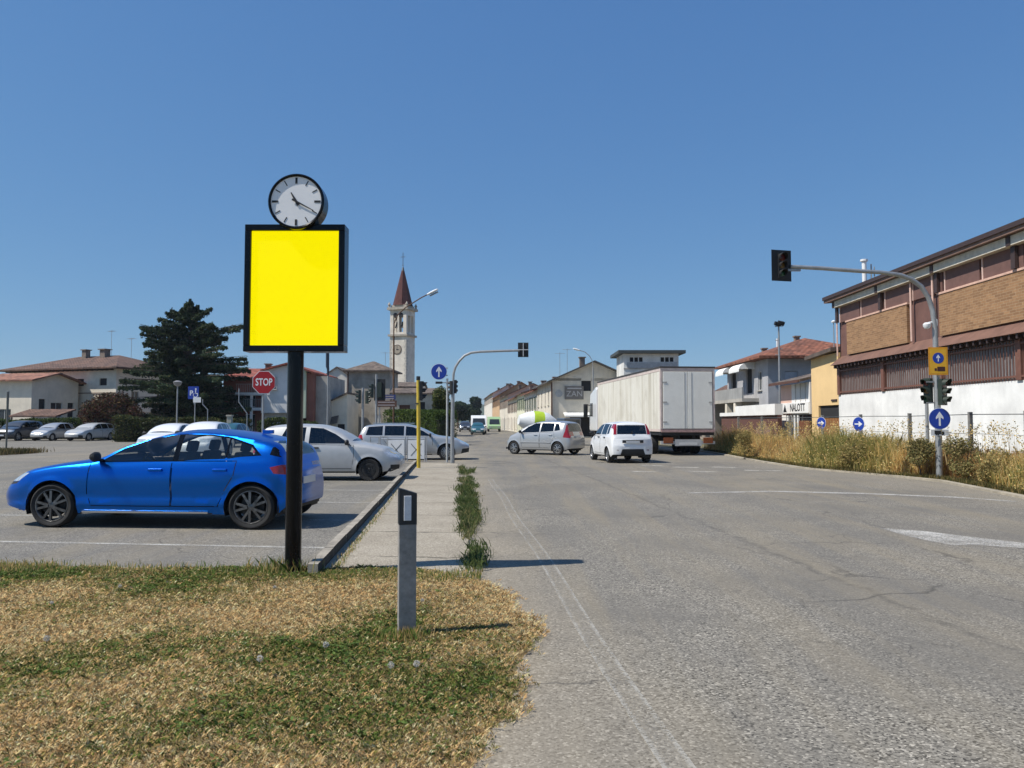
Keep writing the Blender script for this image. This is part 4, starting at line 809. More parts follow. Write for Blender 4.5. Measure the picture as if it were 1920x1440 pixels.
# wire fence behind the weeds
fence_pts = [(12.5 + .0 * y, y) for y in (16.5, 18.7, 21.0, 24.2, 27.6, 31.0, 34.6, 38.5, 42.5)]
t = thing('wire_fence', 'wire mesh fence on concrete posts between weeds and warehouse', 'fence', (12.5, 16.5, 0))
mb = MB()
for z in (1.72, 1.2, .7): mb.tube([(0, y - 16.5, z + .015 * math.sin(y)) for _, y in fence_pts], .012 if z > 1.5 else .006, 5)
mb.build('wire', mat('fence_wire', (.16, .17, .17), .5, .5), t)
for k, (x, y) in enumerate(fence_pts):
    mb = MB(); mb.box2((-.045, y - 16.5 - .045, 0), (.045, y - 16.5 + .045, 1.80)); mb.build('post', mat('fence_post', (.19, .185, .175), .9, 0, .25, 6), t)
# ---------------------------------------------------------------- vehicles
CARGLASS = glass('car_glass', trans=.42); CARDARK = glass('tinted_car_glass', trans=.16)
INTERIOR = mat('car_interior', (.018, .018, .02), .85, 0, .2, 6); SEATM = mat('seat_fabric', (.03, .03, .034), .9, 0, .2, 12)
ALLOY = mat('alloy_rim', (.42, .43, .44), .32, .8, .08, 9); ALLOYD = mat('dark_alloy_rim', (.06, .062, .066), .35, .7, .1, 9); HUB = mat('silver_hubcap', (.40, .41, .42), .45, .4, .1, 9)
LAMPC = mat('headlamp_glass', (.55, .58, .60), .08, .3, .3, 14, coat=1); LAMPR = mat('rear_lamp_red', (.30, .008, .010), .15, 0, .3, 20, coat=1); PLATEW = mat('number_plate', (.62, .63, .62), .4, 0, .05)
CHROME = mat('bright_trim', (.55, .56, .58), .15, .95, 0)
def pchip(xs, ys):
    xs = np.array(xs, float); ys = np.array(ys, float); o = np.argsort(xs); xs, ys = xs[o], ys[o]
    h = np.diff(xs); d = np.diff(ys) / h; m = np.zeros(len(xs)); m[0], m[-1] = d[0], d[-1]
    for i in range(1, len(xs) - 1):
        if d[i - 1] * d[i] > 0: w1, w2 = 2 * h[i] + h[i - 1], h[i] + 2 * h[i - 1]; m[i] = (w1 + w2) / (w1 / d[i - 1] + w2 / d[i])
    def f(x):
        x = np.clip(x, xs[0], xs[-1]); k = np.clip(np.searchsorted(xs, x) - 1, 0, len(h) - 1); t = (x - xs[k]) / h[k]
        return float(ys[k] * (1 + 2 * t) * (1 - t) ** 2 + m[k] * h[k] * t * (1 - t) ** 2 + ys[k + 1] * t * t * (3 - 2 * t) + m[k + 1] * h[k] * t * t * (t - 1))
    return f
def smooth(a, b, x): t = min(1, max(0, (x - a) / (b - a))); return t * t * (3 - 2 * t)
def pin(x, y, pts):
    c = False; n = len(pts)
    for i in range(n):
        (x1, y1), (x2, y2) = pts[i], pts[i - 1]
        if (y1 > y) != (y2 > y) and x < (x2 - x1) * (y - y1) / (y2 - y1) + x1: c = not c
    return c
def make_car(name, label, cat, loc, heading, sp, paint, glass_m=None, group=None, sx=1.0, rim_m=None, sz=1.0):
    """body lofted from side profile, belt line and plan; windows, doors and lamps are cut out of that skin as parts of their own"""
    glass_m = glass_m or CARGLASS
    t = thing(name, label, cat, loc, heading, group); t.scale = (sx, 1, sz)
    Lh = sp['L'] / 2; Wh = sp['W'] / 2; r = sp['r']; ra = r + sp.get('arch', .055); sill = sp.get('sill', .2)
    top = pchip(*zip(*sp['top'])); belt = pchip(*zip(*sp['belt'])); xf, xr = sp['xf'], sp['xr']
    plan = pchip(*zip(*sp.get('plan', [(-Lh, .80), (-Lh + .12, .90), (-Lh + .5, .975), (-.3, 1.0), (Lh - 1.1, .99), (Lh - .5, .945), (Lh - .15, .82), (Lh, .66)])))
    nose = pchip(*zip(*sp.get('nose', [(.1, .10), (.3, .02), (.5, 0), (.62, .03), (.8, .18), (1.6, .2)])))
    tail = pchip(*zip(*sp.get('tail', [(.1, .14), (.3, .03), (.5, 0), (.8, .02), (1.0, .05), (1.6, .05)])))
    sideg = pchip(*sp.get('side', ([0, .08, .28, .5, .72, .88, 1.0], [.93, .965, .992, 1.0, .994, .975, .945])))
    X = set(np.round(np.linspace(-Lh, Lh, int(sp['L'] / .07)), 4))
    for xw in (xf, xr):
        X |= {round(xw + ra * math.cos(q), 4) for q in np.linspace(0, math.pi, 17)} | {round(xw + s * (ra + .004), 4) for s in (1, -1)}
    X |= {round(p[0], 4) for p in sp['top']}
    X = sorted(x for x in X if -Lh <= x <= Lh); X = [x for i, x in enumerate(X) if i == 0 or x - X[i - 1] > .0035]
    NL, NG, NR = 11, 5, 6
    def sect(x):
        zb, zt = belt(x), top(x); zb = min(zb, zt - .012); c = smooth(.10, .36, zt - zb); wb = Wh * plan(x)
        e = max(smooth(Lh - .6, Lh, x), smooth(Lh - .35, Lh, -x)); lo = sill + .10 * e
        for xw in (xf, xr):
            d = abs(x - xw)
            if d <= ra + 1e-5: lo = max(lo, r + math.sqrt(max(0, ra * ra - d * d)))
        lo = min(lo, zb - .02)
        pts = []
        for k in range(NL):
            z = lo + (zb - lo) * k / (NL - 1); v = (z - sill) / max(.05, (zb - sill)); y = wb * sideg(min(1, max(0, v)))
            for xw in (xf, xr):
                d = math.hypot(x - xw, z - r)
                y += .016 * max(0, 1 - abs(d - ra) / .07) * (1 if d >= ra - .02 else .4)     # flared lip
            pts.append((y, z))
        yb = pts[-1][0]; zr = zb + (zt - zb) * (.55 * (1 - c) + .86 * c); yr = yb - Wh * (.10 * (1 - c) + sp.get('tumble', .235) * c * (zr - zb) / .42)
        for k in range(1, NG + 1):
            q = k / NG; pts.append((yb + (yr - yb) * q + .018 * math.sin(math.pi * q) * c, zb + (zr - zb) * (q if c > .5 else q ** .8)))
        for k in range(1, NR + 1):
            q = k / NR; y = yr * (1 - q); pts.append((y, zr + (zt - zr) * (1 - (1 - q) ** 2.4)))
        return pts
    def shift(x, z):
        return x - smooth(xf + .30, Lh, x) * nose(z) + smooth(-(xr - .25), Lh, -x) * tail(z)
    bm = bmesh.new(); rows = []
    for x in X:
        s = sect(x); full = s + [(-y, z) for y, z in s[-2::-1]]
        rows.append([bm.verts.new((shift(x, z), y, z)) for y, z in full])
    n = len(rows[0])
    for a, b in zip(rows, rows[1:]):
        for k in range(n - 1): bm.faces.new((a[k], b[k], b[k + 1], a[k + 1]))
    for rw in (rows[0], rows[-1]):
        h = n // 2
        for k in range(h): 
            v = [rw[k], rw[k + 1], rw[n - 2 - k], rw[n - 1 - k]]; v = list(dict.fromkeys(v))
            if len(v) > 2: bm.faces.new(v)
    bmesh.ops.recalc_face_normals(bm, faces=bm.faces); bm.normal_update()
    if sum(f.normal.y * f.calc_center_median().y for f in bm.faces) < 0: bmesh.ops.reverse_faces(bm, faces=bm.faces)
    lay = bm.faces.layers.int.new('part'); cnt = [0]
    def cut(poly, ax, flt, margin=.25):
        """slice the skin along the outline and return the faces inside; ax = 'xz' seen from the side, 'yz' from the end"""
        i = 0 if ax == 'xz' else 1; us = [p[0] for p in poly]; zs = [p[1] for p in poly]
        def sel(): return [f for f in bm.faces if f[lay] == 0 and flt(f) and min(v.co[i] for v in f.verts) < max(us) + margin and max(v.co[i] for v in f.verts) > min(us) - margin and min(v.co.z for v in f.verts) < max(zs) + .06 and max(v.co.z for v in f.verts) > min(zs) - .06]
        for (u0, z0), (u1, z1) in zip(poly, poly[1:] + poly[:1]):
            fs = sel(); no = Vector((0, 0, 0)); no[i] = -(z1 - z0); no.z = (u1 - u0)
            if no.length < 1e-6: continue
            co = Vector((0, 0, z0)); co[i] = u0
            g = list({e for f in fs for e in f.edges}) + list({v for f in fs for v in f.verts}) + fs
            bmesh.ops.bisect_plane(bm, geom=g, dist=1e-5, plane_co=co, plane_no=no.normalized())
        bm.normal_update()
        return [f for f in sel() if pin(f.calc_center_median()[i], f.calc_center_median().z, poly)]
    parts = []                                             # (part id, name, material, parent key)
    def take(fs, nm, m):
        if not fs: return None
        cnt[0] += 1
        for f in fs: f[lay] = cnt[0]
        parts.append([cnt[0], nm, m]); return cnt[0]
    zmin = lambda f, z: f.calc_center_median().z > z
    # end glass first
    for nm, poly, sgn in (('windscreen', sp['screen'], 1), ('rear_window', sp['rearwin'], -1)):
        lim = sp['cowl'] if sgn > 0 else sp['rear_lim']
        take(cut(poly, 'yz', lambda f: (f.calc_center_median().x - lim) * sgn > -.02 and f.normal.x * sgn > .12, .1), nm, glass_m)
    for poly in sp['wins']:
        for sd in (1, -1): take(cut(poly, 'xz', lambda f: f.normal.y * sd > .45 and zmin(f, .7)), 'side_window', glass_m)
    for nm, poly, ax, flt, m in sp.get('cuts', []):
        for sd in (1, -1) if ax != 'yz1' else (0,): take(cut(poly if ax != 'yz' or sd > 0 else [(-a, b) for a, b in poly], ax[:2], lambda f: flt(f, sd)), nm, m)
    for poly in sp.get('surround', []):
        for sd in (1, -1): take(cut(poly, 'xz', lambda f: f.normal.y * sd > .40 and zmin(f, .7)), 'window_surround', mat('gloss_black_trim', (.004, .004, .005), .04, 0, 0, spec=.35))
    doors = []
    for poly in sp['doors']:
        for sd in (1, -1):
            fl = lambda f: f.normal.y * sd > .35
            wd = .006; seam = []
            for (u0, z0), (u1, z1) in zip(poly, poly[1:] + poly[:1]):
                d = Vector((u1 - u0, z1 - z0)).normalized(); nn = Vector((-d.y, d.x)) * wd; dd = d * wd
                qd = [(u0 - dd.x + nn.x, z0 - dd.y + nn.y), (u1 + dd.x + nn.x, z1 + dd.y + nn.y), (u1 + dd.x - nn.x, z1 + dd.y - nn.y), (u0 - dd.x - nn.x, z0 - dd.y - nn.y)]
                seam += cut(qd, 'xz', fl)
            take(list(set(seam)), 'SEAM', None)
            ins = [f for f in bm.faces if f[lay] == 0 and fl(f) and pin(f.calc_center_median().x, f.calc_center_median().z, poly)]
            k = take(ins, 'door', paint); doors.append((k, poly, sd))
    low = sp.get('lowtrim')
    if low:
        for zz, x0, x1 in low:
            for sd in (1, -1): take(cut([(x0, -.1), (x1, -.1), (x1, zz), (x0, zz)], 'xz', lambda f: f.calc_center_median().y * sd > 0), 'lower_trim', BLACKM)
    parts.insert(0, [0, 'body', paint]); made = {}
    for pid, nm, m in parts:
        if nm == 'SEAM': continue
        fs = [f for f in bm.faces if f[lay] == pid]; vi = {}; V = []; F = []
        for f in fs:
            for v in f.verts:
                if v.index not in vi or True: vi.setdefault(v, len(vi))
        V = [v.co[:] for v in vi]; F = [[vi[v] for v in f.verts] for f in fs]
        me = bpy.data.meshes.new(nm); me.from_pydata(V, [], F); me.materials.append(m); me.polygons.foreach_set('use_smooth', [True] * len(F)); me.update(); me.set_sharp_from_angle(angle=R(38))
        o = bpy.data.objects.new(nm, me); COL.objects.link(o); o.parent = t; made[pid] = o
    # keep shading continuous across cut panels: copy the uncut skin's normals
    bm.normal_update(); ref = {tuple(round(c, 5) for c in v.co): v.normal.copy() for v in bm.verts}
    for pid, o in made.items():
        if pid == 0 or o.name.startswith('door'):
            me = o.data; nn = [ref.get(tuple(round(c, 5) for c in v.co), v.normal)[:] for v in me.vertices]
            me.normals_split_custom_set_from_vertices(nn)
    for k, poly, sd in doors:
        if k is None: continue
        xs = [p[0] for p in poly]; hx, hz = min(xs) + .22, sp['hz']; y = Wh * 1.0 * sd
        h = MB(); h.box((hx, y * .985, hz), (.20, .05, .035)); h.build('handle', sp.get('handle', paint), made[k], bevel=.01)
    bm.free()
    # inside: floor, seats, dashboard, wheel housings
    u = MB(); u.box2((xr - .42, -Wh * .86, sill + .03), (xf + .55, Wh * .86, sill + .12))
    for xw in (xf, xr):
        for sd in (1, -1):
            pts = [(xw + (ra + .01) * math.cos(q), r + (ra + .01) * math.sin(q)) for q in np.linspace(-.35, math.pi + .35, 15)]
            vs = [(x, sd * Wh * .965, z) for x, z in pts] + [(x, sd * Wh * .62, z) for x, z in pts]; m_ = len(pts)
            u.add(vs, [(i, i + 1, m_ + i + 1, m_ + i) for i in range(m_ - 1)] + [tuple(range(m_, 2 * m_))])
    u.build('underbody', BLACKM, t)
    u = MB(); xd = sp['cowl'] - .28; zb = belt(0); u.box2((xd - .12, -Wh * .8, .55), (xd + .25, Wh * .8, zb - .04)); u.build('dashboard', INTERIOR, t, bevel=.04)
    u = MB(); u.box2((sp['seats'][-1] - .75, -Wh * .78, .3), (sp['seats'][-1] - .35, Wh * .78, zb - .10))
    u.build('parcel_shelf', INTERIOR, t, bevel=.04)
    for xs_ in sp['seats']:
        for sd in (1, -1):
            s_ = MB(); s_.box((xs_ + .12, sd * .36, .48), (.5, .46, .16)); s_.box((0, 0, 0), (.12, .44, .62), M=Matrix.Translation((xs_ - .20, sd * .36, .80)) @ Matrix.Rotation(R(-16), 4, 'Y')); s_.box((0, 0, 0), (.09, .24, .17), M=Matrix.Translation((xs_ - .31, sd * .36, 1.19 * sp.get('hr', 1))) @ Matrix.Rotation(R(-14), 4, 'Y')); s_.build('seat', SEATM, t, bevel=.035)
    w_ = MB(); w_.lathe([(.17 + .018 * math.cos(q), .018 * math.sin(q)) for q in np.linspace(0, 6.283, 9)], 20, Matrix.Translation((xd - .26, .36, zb - .06)) @ Matrix.Rotation(R(-65), 4, 'Y')); w_.build('steering_wheel', BLACKM, t)
    # wheels
    ww = .205
    for xw in (xf, xr):
        for sd in (1, -1):
            Mw = Matrix.Translation((xw, sd * (Wh - .015 - ww / 2), r)) @ Matrix.Rotation(R(-90 * sd), 4, 'X')
            h = MB(); h.lathe([(0, -ww * .2), (r * .5, -ww * .2), (r * .52, ww * .12), (0, ww * .12)], 24, Mw); wh = h.build('wheel', BLACKM, t)
            y = MB(); rr_ = r * sp.get('rim', .66)
            y.lathe([(rr_, -ww * .42), (r * .90, -ww * .5), (r * .985, -ww * .36), (r, -ww * .2), (r, ww * .2), (r * .985, ww * .36), (r * .90, ww * .5), (rr_ + .012, ww * .46), (rr_, ww * .40)], 36, Mw); y.build('tyre', RUBBER, wh)
            k = MB(); k.lathe([(rr_ * 1.0, ww * .44), (rr_ * .96, ww * .45), (rr_ * .90, ww * .36), (rr_ * .88, ww * .10)], 36, Mw)
            st = sp.get('spokes', ('star', 5))
            if st[0] == 'cap':
                k.lathe([(rr_ * .97, ww * .44), (rr_ * .75, ww * .47), (rr_ * .3, ww * .40), (rr_ * .2, ww * .46), (0, ww * .48)], 30, Mw)
                for j in range(st[1]):
                    q = 2 * math.pi * j / st[1]; k.box((0, 0, 0), (rr_ * .30, rr_ * .12, .012), M=Mw @ Matrix.Rotation(q, 4, 'Z') @ Matrix.Translation((rr_ * .62, 0, ww * .465)))
            else:
                k.lathe([(rr_ * .24, ww * .20), (rr_ * .22, ww * .42), (rr_ * .12, ww * .45), (0, ww * .45)], 18, Mw)
                for j in range(st[1]):
                    for da in (-.155, .155):
                        q = 2 * math.pi * j / st[1]; p0 = Vector((rr_ * .18 * math.cos(q + da * .6), rr_ * .18 * math.sin(q + da * .6), ww * .42)); p1 = Vector((rr_ * .92 * math.cos(q + da * 1.55), rr_ * .92 * math.sin(q + da * 1.55), ww * .36))
                        d = p1 - p0; k.box((0, 0, 0), (d.length, .034, .028), M=Mw @ Matrix.Translation((p0 + p1) / 2) @ Matrix.Rotation(math.atan2(d.y, d.x), 4, 'Z') @ Matrix.Rotation(math.asin((p0.z - p1.z) / d.length), 4, 'Y'))
            k.build('rim', rim_m or ALLOY, wh)
    if 'short_tail' in sp:                                   # stub rear overhang
        x0, k = sp['short_tail']
        for o in made.values():
            for v in o.data.vertices:
                if v.co.x < x0: v.co.x = x0 + (v.co.x - x0) * k
    for sd in (1, -1):                                      # door mirrors
        mx, mz = sp['mirror']; yb = Wh * .95
        m_ = MB(); m_.lathe([(0, -.10), (.05, -.09), (.075, -.02), (.07, .05), (.03, .09), (0, .10)], 12, Matrix.Translation((mx, sd * (yb + .12), mz + .05)) @ Matrix.Rotation(R(90), 4, 'X') @ Matrix.Scale(.75, 4, (1, 0, 0)) ); m_.box((mx + .01, sd * (yb + .02), mz), (.07, .12, .035)); m_.build('mirror', sp.get('mirror_m', BLACKM), t)
    for bx_ in sp.get('boxes', []):                          # plates, grilles, rails
        nm, a, b, m_ = bx_[:4]; k = MB(); k.box2(a, b); k.build(nm, m_, t, bevel=bx_[4] if len(bx_) > 4 else .006)
    return t
side = lambda f, sd: f.normal.y * sd > .25
def at_front(x0): return lambda f, sd: f.calc_center_median().x > x0 and f.calc_center_median().y * sd > .28
def at_rear(x0): return lambda f, sd: f.calc_center_median().x < x0 and f.calc_center_median().y * sd > .30
BLUE = mat('metallic_blue_paint', (.0, .125, .56), .31, .88, .04, 30, coat=.3, spec=.3); SILVER = mat('metallic_silver_paint', (.44, .45, .455), .32, .45, .03, 30, coat=.8); WHITEC = mat('white_car_paint', (.78, .79, .79), .3, 0, .03, 10, coat=.8)
SILVERD = mat('dusty_silver_paint', (.46, .465, .46), .42, .3, .06, 6, coat=.4); DARKGREY = mat('dark_grey_paint', (.055, .058, .065), .3, .3, .04, 30, coat=.8); TEAL = mat('teal_paint', (.03, .11, .13), .3, .2, .05, 20, coat=.8)
hatch = dict(L=4.38, W=1.83, r=.325, xf=1.31, xr=-1.55, sill=.215, arch=.05, cowl=.70, rear_lim=-1.50, hz=.86, hr=1.0, tumble=.25,
    top=[(2.19, .66), (2.08, .76), (1.85, .85), (1.45, .935), (1.05, .995), (.82, 1.03), (.40, 1.215), (0, 1.355), (-.4, 1.44), (-.7, 1.45), (-1.1, 1.415), (-1.5, 1.345), (-1.80, 1.275), (-1.90, 1.215), (-2.05, 1.04), (-2.13, .95), (-2.19, .88)],
    belt=[(2.19, .60), (2.0, .70), (1.6, .83), (1.1, .91), (.7, .945), (0, .955), (-.8, .975), (-1.4, 1.02), (-1.9, 1.035), (-2.05, .98), (-2.19, .84)],
    nose=[(.1, .14), (.25, .03), (.42, 0), (.55, .02), (.66, .05), (.9, .08), (1.6, .1)], tail=[(.1, .20), (.28, .06), (.42, 0), (.6, .01), (.8, .06), (1.0, .10), (1.6, .06)],
    screen=[(-.65, 1.05), (.65, 1.05), (.50, 1.375), (-.50, 1.375)], rearwin=[(-.62, 1.06), (.62, 1.06), (.52, 1.275), (-.52, 1.275)],
    wins=[[(.62, .985), (-.41, .995), (-.41, 1.365), (-.05, 1.305), (.34, 1.155)], [(-.49, .997), (-1.16, 1.02), (-1.16, 1.315), (-.88, 1.352), (-.49, 1.368)], [(-1.19, 1.022), (-1.62, 1.085), (-1.50, 1.20), (-1.19, 1.308)]],
    doors=[],
    cuts=[('headlight', [(2.16, .66), (1.98, .80), (1.70, .80), (1.86, .68)], 'xz', at_front(1.6), LAMPC), ('headlight_trim', [(2.17, .60), (2.17, .655), (1.85, .675), (1.9, .64)], 'xz', at_front(1.6), BLACKM), ('tail_light', [(-1.80, .90), (-1.86, .81), (-2.2, .78), (-2.2, .93), (-1.95, .935)], 'xz', at_rear(-1.7), LAMPR), ('lower_bumper', [(-2.25, .1), (-1.95, .1), (-1.95, .26), (-2.1, .33), (-2.25, .33)], 'xz', at_rear(-1.8), BLACKM), ('rear_pillar_trim', [(-1.78, 1.08), (-2.03, 1.02), (-1.90, 1.20), (-1.80, 1.19)], 'xz', lambda f, sd: f.normal.y * sd > .5 and f.calc_center_median().z > 1.0, BLACKP), ('front_grille', [(2.05, .30), (2.25, .30), (2.25, .52), (2.05, .52)], 'xz', lambda f, sd: abs(f.calc_center_median().y) < .5 and f.calc_center_median().y * sd >= 0 and f.normal.x > .4, BLACKM)],
    surround=[[(.645, .972), (-.4, .98), (-1.67, 1.07), (-1.52, 1.225), (-1.18, 1.335), (-.88, 1.374), (-.44, 1.380), (-.045, 1.315), (.342, 1.166)]], side=([0, .08, .19, .33, .50, .70, .88, 1.0], [.945, .965, .992, .968, .994, 1.0, .978, .940]), lowtrim=[(.235, -1.0, .9)], mirror=(.62, 1.0), seats=(-.15, -.95), rim=.74, spokes=('star', 5),
    short_tail=(-1.93, .5), boxes=[('number_plate', (-2.064, -.26, .62), (-2.08, .26, .73), PLATEW), ('sill_trim', (-.95, .885, .225), (.86, .90, .255), CHROME), ('sill_trim', (-.95, -.885, .225), (.86, -.90, .255), CHROME), ('roof_antenna', (-1.52, -.03, 1.375), (-1.36, .03, 1.435), BLUE)])
hatch['doors'] = [[(.80, .50), (.73, .33), (-.41, .33), (-.41, .985), (.77, .970)], [(-.425, .985), (-.425, .33), (-1.08, .33), (-1.17, .56), (-1.30, .78), (-1.33, .99)]]
a = G(97, 983); mid = Vector((-5.25, 12.0, 0))
make_car('parked_car', 'bright blue five-door hatchback parked behind the black sign pole', 'car', mid, math.atan2(.24, -3.1), hatch, BLUE, glass('clear_car_glass', trans=.88), sx=1.04, sz=.98, rim_m=mat('two_tone_rim', (.13, .132, .135), .35, .75, .5, 14))
supermini = dict(L=3.84, W=1.66, r=.29, xf=1.16, xr=-1.30, sill=.21, arch=.05, cowl=.68, rear_lim=-1.45, hz=.86, hr=1.02, tumble=.24,
    top=[(1.92, .60), (1.86, .70), (1.6, .83), (1.2, .94), (.85, 1.01), (.45, 1.23), (.08, 1.395), (-.3, 1.465), (-.8, 1.48), (-1.3, 1.455), (-1.62, 1.40), (-1.72, 1.33), (-1.84, 1.05), (-1.92, .86)],
    belt=[(1.92, .54), (1.7, .70), (1.3, .82), (.8, .90), (.2, .92), (-.8, .935), (-1.5, .95), (-1.92, .78)],
    screen=[(-.64, 1.03), (.64, 1.03), (.52, 1.40), (-.52, 1.40)], rearwin=[(-.56, 1.02), (.56, 1.02), (.50, 1.34), (-.50, 1.34)],
    wins=[[(.64, .965), (-.42, .965), (-.42, 1.385), (-.08, 1.36), (.26, 1.21)], [(-.53, .965), (-1.22, .975), (-1.05, 1.37), (-.53, 1.39)]],
    doors=[[(.76, .62), (.70, .32), (-.47, .32), (-.47, .945), (.74, .925)]],
    cuts=[('headlight', [(1.92, .60), (1.75, .745), (1.50, .76), (1.66, .62)], 'xz', at_front(1.4), LAMPC), ('tail_light', [(-1.64, .72), (-2.0, .72), (-2.0, 1.02), (-1.70, 1.08)], 'xz', at_rear(-1.5), LAMPR), ('grille', [(1.6, .30), (2.0, .30), (2.0, .42), (1.6, .42)], 'xz', at_front(1.72), BLACKM)],
    lowtrim=[(.25, -.9, .8)], mirror=(.60, .95), seats=(-.12, -.9), rim=.64, spokes=('cap', 7), handle=BLACKM,
    boxes=[('number_plate', (-1.925, -.26, .52), (-1.94, .26, .62), PLATEW), ('front_plate', (1.915, -.26, .40), (1.935, .26, .50), PLATEW)])
p = G(692, 902)
make_car('parked_car', 'dusty silver three-door hatchback with a dark front wheel parked behind the blue car', 'car', (p.x - 1.16, p.y + .78, 0), R(0), supermini, SILVERD, CARDARK, rim_m=mat('black_steel_wheel', (.02, .02, .02), .6, .2, .2))
estate = dict(supermini, L=4.55, W=1.78, r=.315, xf=1.36, xr=-1.36, cowl=.82, rear_lim=-1.75, hz=.84,
    top=[(2.27, .62), (2.2, .70), (1.9, .83), (1.4, .94), (.98, 1.0), (.52, 1.22), (.08, 1.385), (-.4, 1.455), (-1.0, 1.465), (-1.6, 1.43), (-1.95, 1.37), (-2.08, 1.22), (-2.2, 1.0), (-2.275, .88)],
    belt=[(2.27, .56), (2.0, .72), (1.5, .84), (.9, .91), (0, .93), (-1.0, .95), (-1.9, .97), (-2.275, .80)],
    screen=[(-.68, 1.02), (.68, 1.02), (.55, 1.38), (-.55, 1.38)], rearwin=[(-.60, 1.03), (.60, 1.03), (.52, 1.33), (-.52, 1.33)],
    wins=[[(.76, .965), (-.26, .975), (-.26, 1.355), (.02, 1.32), (.42, 1.17)], [(-.33, .977), (-1.10, .985), (-1.10, 1.37), (-.33, 1.365)], [(-1.18, .99), (-1.85, 1.0), (-1.75, 1.33), (-1.18, 1.365)]],
    doors=[[(.82, .60), (.76, .32), (-.29, .32), (-.29, .95), (.80, .935)], [(-.305, .95), (-.305, .32), (-.86, .32), (-.98, .62), (-1.13, .82), (-1.14, .965)]],
    cuts=[('headlight', [(2.27, .60), (2.1, .76), (1.85, .78), (1.95, .64)], 'xz', at_front(1.75), LAMPC), ('tail_light', [(-1.95, .80), (-2.4, .80), (-2.4, .98), (-2.0, 1.02)], 'xz', at_rear(-1.8), LAMPR), ('lower_bumper', [(1.9, .1), (2.5, .1), (2.5, .52), (2.0, .45)], 'xz', at_front(1.85), BLACKM)],
    mirror=(.72, .96), seats=(-.05, -.9), spokes=('star', 7), rim=.68, handle=None, boxes=[('number_plate', (-2.28, -.26, .62), (-2.295, .26, .73), PLATEW), ('roof_rail', (-1.6, .52, 1.455), (.0, .555, 1.49), CHROME), ('roof_rail', (-1.6, -.52, 1.455), (.0, -.555, 1.49), CHROME)])
estate['handle'] = CHROME
p = G(823, 863); make_car('waiting_car', 'silver estate car waiting behind the white barrier panels', 'car', (p.x - 1.12, p.y + .85, 0), R(3), estate, SILVER, CARDARK)
mpv = dict(supermini, L=3.88, W=1.76, r=.305, xf=1.30, xr=-1.27, cowl=.95, rear_lim=-1.50, hz=.93, hr=1.12, tumble=.22,
    top=[(1.94, .66), (1.86, .78), (1.6, .92), (1.25, 1.06), (.9, 1.24), (.5, 1.43), (.1, 1.545), (-.4, 1.59), (-1.0, 1.585), (-1.5, 1.54), (-1.70, 1.47), (-1.80, 1.25), (-1.90, 1.02), (-1.94, .90)],
    belt=[(1.94, .60), (1.75, .74), (1.4, .86), (.9, .95), (0, .995), (-.9, 1.05), (-1.5, 1.09), (-1.94, .85)],
    screen=[(-.66, 1.10), (.66, 1.10), (.54, 1.52), (-.54, 1.52)], rearwin=[(-.60, 1.08), (.60, 1.08), (.53, 1.46), (-.53, 1.46)],
    wins=[[(.92, 1.02), (-.20, 1.055), (-.20, 1.475), (.12, 1.465), (.52, 1.30)], [(-.27, 1.06), (-1.02, 1.10), (-1.02, 1.475), (-.27, 1.478)], [(-1.08, 1.105), (-1.40, 1.15), (-1.30, 1.43), (-1.08, 1.47)]],
    doors=[[(.86, .66), (.80, .34), (-.23, .34), (-.23, 1.025), (.92, .97)], [(-.245, 1.03), (-.245, .34), (-.84, .34), (-.96, .62), (-1.10, .82), (-1.06, 1.07)]],
    cuts=[('headlight', [(1.94, .66), (1.75, .86), (1.5, .90), (1.66, .70)], 'xz', at_front(1.4), LAMPC), ('tail_light', [(-1.58, .82), (-2.0, .78), (-2.0, 1.14), (-1.78, 1.40), (-1.66, 1.40), (-1.66, 1.12)], 'xz', at_rear(-1.5), LAMPR)],
    mirror=(.84, 1.02), seats=(.0, -.85), rim=.68, spokes=('star', 5), handle=SILVER, boxes=[('number_plate', (-1.945, -.26, .80), (-1.965, .26, .90), PLATEW), ('protection_strip', (-.9, .87, .56), (.9, .895, .60), SILVER), ('protection_strip', (-.9, -.87, .56), (.9, -.895, .60), SILVER)])
p = G(1013, 852); make_car('moving_car', 'silver tall compact car turning left through the junction', 'car', (p.x + .22, p.y + .3, 0), R(147), mpv, SILVER, CARDARK, sx=.92)
